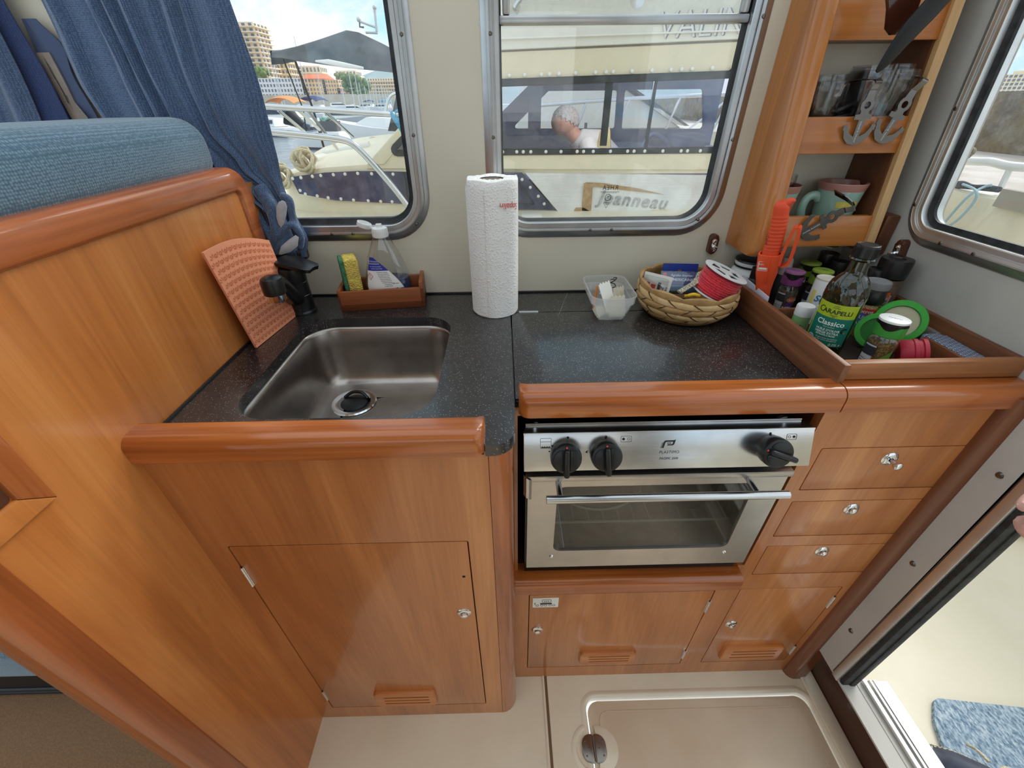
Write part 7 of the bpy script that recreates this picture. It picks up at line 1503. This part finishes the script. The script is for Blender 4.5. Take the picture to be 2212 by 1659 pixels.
m = mottled('net_fender', rgb(150, 142, 118), rgb(112, 104, 84), 90, .95); t, b = nt(m); vo = t.node('ShaderNodeTexVoronoi', Vector=coords(t), Scale=120); bump(t, b, vo.outputs['Distance'], .8, .004)
mb = MB(); mb.tube(path([atx(2078, 318, 1.55), atx(2070, 340, 1.55), atx(2046, 385, 1.55), atx(2015, 445, 1.55), atx(1995, 480, 1.55)], 5), [.02 + .018 * math.sin(PI * min(1, i / 6)) for i in range(21)], 14); solo('netted_fender', mb, m, 'netted grey-green fender hanging behind the right window edge', 'fender', loc=tuple(atx(2040, 390, 1.55)))
mb = MB(); q = V3((1.30, 1.38, .335)); 
for i in range(6): mb.box(1.37, 1.67, 1.02 + .10 * i, 1.08 + .10 * i, .3305, .348, .003)
solo('slatted_grating', mb, mottled('grey_teak', rgb(170, 158, 142), rgb(140, 128, 112), 30, .8), 'grey teak slatted grating on the cockpit step', 'grating', loc=(1.5, 1.3, .33))
m = mottled('quay_concrete', rgb(186, 174, 166), rgb(206, 196, 188), 1.5, .95, detail=8); mb = MB(); mb.hull8([(2.7, -20, .2), (8.0, -20, .2), (8.0, 30, .2), (2.7, 30, .2), (2.7, -20, .50), (8.0, -20, .50), (8.0, 30, .50), (2.7, 30, .50)]); struct('pavement', mb, m)
m = mottled('rough_stone', rgb(150, 142, 130), rgb(196, 190, 180), 3.5, .95, detail=10); t, b = nt(m); n_ = noise(t, coords(t), 6, 12, .7); bump(t, b, n_, 1, .15)
v = t.node('ShaderNodeSeparateXYZ', Vector=coords(t)); c_ = t.mix(t.math('MULTIPLY', t.ramp(noise(t, coords(t), 1.4, 5), [(.4, (0, 0, 0, 1)), (.65, (1, 1, 1, 1))]), .55), t.ramp(noise(t, coords(t), 4, 12, .75), [(.3, rgb(118, 110, 98)), (.5, rgb(164, 156, 144)), (.7, rgb(204, 198, 188))]), rgb(186, 160, 100)); t.l.new(c_, b.inputs['Base Color'])
mb = MB(); mb.grid(lambda u, v_: (8.0 + .06 * mnoise.noise((u * 60, v_ * 6, 0)), lerp(-20, 30, u), lerp(.4, 1.33 + .02 * math.sin(u * 40), v_)), 80, 8, -.4); solo('stone_wall', mb, m, 'rough stone breakwater wall beyond the right window', 'wall', loc=(8.0, 8, .4))
house_y = None
mb = MB(); 
tb_ = thing('apartment_building', 'pale apartment row with many windows above the stone wall', 'building', (150, 150, 2), group='buildings across the harbour')
mb.box(150, 165, 100, 157, -2, 6.2); mb.box(151, 165, 100, 150, 6.2, 7.0); part('wall', mb, M['bcream'], tb_)
mb = MB()
for i in range(5):
    for j in range(40): mb.box(149.88, 150.1, 101 + 1.4 * j, 101.8 + 1.4 * j, 1.6 + .95 * i, 2.2 + .95 * i)
part('windows', mb, M['bwin'], tb_, 'rows of dark windows')
# mat and shoe
m = mat('blue_pile_mat', rgb(150, 172, 192), .95); t, b = nt(m); n_ = noise(t, coords(t, (1, .5, 1), (0, 0, .6)), 210, 4, .6); t.l.new(t.ramp(n_, [(.34, rgb(98, 122, 148)), (.5, rgb(156, 178, 198)), (.66, rgb(206, 218, 228))]), b.inputs['Base Color']); bump(t, b, n_, 1, .006)
c_ = [atz(px, py, .10) for px, py in ((2046, 1659), (2012, 1560), (2012, 1512), (2240, 1537), (2420, 1600), (2400, 1800), (2120, 1800))]; pl = [(p.x, p.y) for p in c_][::-1]
mb = MB(); mb.prism(rpoly(pl, [.005, .01, .01, .01, .022, .03, .005], 0, 6), XY(0), .1005, .1125, .005, 3); solo('bath_mat', mb, m, 'light blue pile mat on the cream cockpit floor outside the door', 'mat', loc=(1.1, .28, .10))
S0 = atz(1975, 1588, .135); sd = V3((.88, -.475, 0)).normalized(); sn = V3((-sd.y, sd.x, 0))
SM = Matrix((sd, sn, V3((0, 0, 1)))).transposed().to_4x4(); SM.translation = V3((S0.x, S0.y, .1005)) + sn * -.030
sh = thing('deck_shoe', 'navy deck shoe with cream stitching lying by the door sill', 'shoe', M=SM)
def foot(u, k): w_ = .037 * (math.sin(PI * min(1, (u * .9 + .03)) ** .62) ** .55) * (1 - .15 * u) * k; return w_
N = 20
rows = []
for i in range(N + 1):
    u = i / N; x = .215 * u; w_ = foot(u, 1); h_ = .022 + .030 * pw(u, [(0, 0), (.06, .45), (.35, 1.1), (.5, 1.25), (1, 1.3)]); rows.append([(x + (.004 if i == 0 else 0), w_ * math.cos(a) * (1 if abs(math.sin(a)) < .9 else 1), .012 + max(0, h_ * math.sin(a))) for a in [PI * k / 12 for k in range(13)]] )
mb = MB(); mb.rings(rows); mb.f = [f for f in mb.f]; part('upper', mb, mottled('navy_leather', rgb(44, 50, 66), rgb(62, 68, 86), 40, .55), sh, local=True)
mb = MB(); mb.prism([(.215 * i / N - .003, foot(i / N, 1.06)) for i in range(N + 1)] + [(.215 * i / N - .003, -foot(i / N, 1.06)) for i in range(N, -1, -1)], Matrix(), 0, .014, .003); part('sole', mb, P_('sole_dark', 70, 66, 64, .7), sh, 'dark sole', local=True)
mb = MB()
def top(x, y): u = x / .215; w_ = max(foot(u, 1), .001); h_ = .022 + .030 * pw(u, [(0, 0), (.06, .45), (.35, 1.1), (.5, 1.25), (1, 1.3)]); return (x, y, .0125 + h_ * math.sqrt(max(0, 1 - min(1, (y / w_)) ** 2)))
for k_ in (.86, .72):
    pts = [top(.215 * lerp(.03, .55, abs(2 * i / 60 - 1)) + (1 - k_) * .05, math.copysign(foot(lerp(.03, .55, abs(2 * i / 60 - 1)), 1) * k_, i - 30) if i != 30 else 0) for i in range(61)]
    for i in range(0, 60): 
        if i % 2 == 0: mb.tube([pts[i], pts[i + 1]], .0012, 6)
part('stitching', mb, M['rope'], sh, 'cream stitching', local=True)
mb = MB()
mb.tube(path([top(.115, -.02), (.12, 0, .066), top(.115, .02)], 6), .003, 8); mb.tube([(.135 + .016 * math.cos(2 * PI * k / 20), .012 + .016 * math.sin(2 * PI * k / 20), .070) for k in range(20)], .0028, 8, True); mb.tube(path([(.11, .03, .06), (.10, .05, .05), (.095, .06, .035)], 5), .0028, 8); part('laces', mb, M['rope'], sh, 'cream laces', local=True)
# hand of the person holding the camera, only the fingertips in view
def cs(px, py, d_): return CAM + FW * d_ + RI * ((px - 1106) / F_PX * d_) - UP * ((py - 829.5) / F_PX * d_)
ph = thing('person', 'fingertips of the person taking the picture at the right frame edge', 'person', tuple(cs(2300, 1150, .17)))
mb = MB(); mb.tube([cs(2203, 1096, .150), cs(2224, 1086, .152), cs(2262, 1082, .156), cs(2340, 1130, .165), cs(2430, 1230, .18)], [.0018, .0032, .0055, .0070, .0080], 14)
mb.tube([cs(2226, 1122, .158), cs(2232, 1140, .158), cs(2274, 1150, .162), cs(2350, 1200, .170), cs(2430, 1270, .185)], [.0050, .0052, .0066, .0078, .0085], 14)
for k in range(2): mb.tube([cs(2300, 1235 + 60 * k, .162), cs(2330, 1240 + 60 * k, .166), cs(2360, 1250 + 40 * k, .174), cs(2430, 1300 + 30 * k, .188)], [.0058, .0068, .0074, .0080], 12)
mb.tube([cs(2420, 1200, .185), cs(2470, 1290, .20), cs(2520, 1400, .22)], [.016, .022, .020], 14); mb.tube([cs(2300, 1010, .17), cs(2380, 1060, .178), cs(2460, 1190, .19)], [.0066, .0082, .011], 12)
part('hand', remeshed(mb, .0016, 2), mottled('hand_skin', rgb(186, 136, 122), rgb(200, 152, 138), 90, .5), ph)
# ------------------------------------------------------------------ world and lights
wd = bpy.data.worlds.new('sky'); SC.world = wd; wd.use_nodes = True
t = NT(wd); t.n.clear()
tc = t.node('ShaderNodeTexCoord'); mp = t.node('ShaderNodeMapping', Vector=tc.outputs['Generated']); mp.inputs['Scale'].default_value = (1, 1, 2.2)
n = t.node('ShaderNodeTexNoise', Vector=mp.outputs[0], Scale=3.2, Detail=8, Roughness=.6, Distortion=.3).outputs[0]
c = t.ramp(n, [(.36, rgb(158, 214, 238)), (.46, rgb(214, 232, 244)), (.56, rgb(250, 251, 252)), (.74, rgb(226, 230, 236))])
bg = t.node('ShaderNodeBackground', Color=c, Strength=1.0); o = t.node('ShaderNodeOutputWorld'); t.l.new(bg.outputs[0], o.inputs[0])
def sun(name, d, strength, angle, color=(1, 1, 1)):
    L = bpy.data.lights.new(name, 'SUN'); L.energy = strength; L.angle = math.radians(angle); L.color = color
    ob = _link(name, L); ob.rotation_euler = V3(d).to_track_quat('-Z', 'Y').to_euler(); return ob
def area(name, loc, target, sx, sy, power, color=(1, 1, 1)):
    L = bpy.data.lights.new(name, 'AREA'); L.shape = 'RECTANGLE'; L.size = sx; L.size_y = sy; L.energy = power; L.color = color
    ob = _link(name, L); ob.location = loc; ob.rotation_euler = (V3(target) - V3(loc)).to_track_quat('-Z', 'Y').to_euler(); return ob
sun('sun', (-.55, -.45, -.6), 2.2, 35, (1, .97, .92))
L = bpy.data.lights.new('cruiser_fill_light', 'POINT'); L.energy = 5; L.shadow_soft_size = .05; ob = _link('cruiser_fill_light', L); ob.location = (.55, 2.62, 1.38)  # added fill inside the cruiser to brighten the man; no lamp there
SC.view_settings.view_transform = 'Standard'; SC.view_settings.look = 'None'; SC.view_settings.gamma = 1; SC.view_settings.exposure = .55
SC.view_settings.use_curve_mapping = False
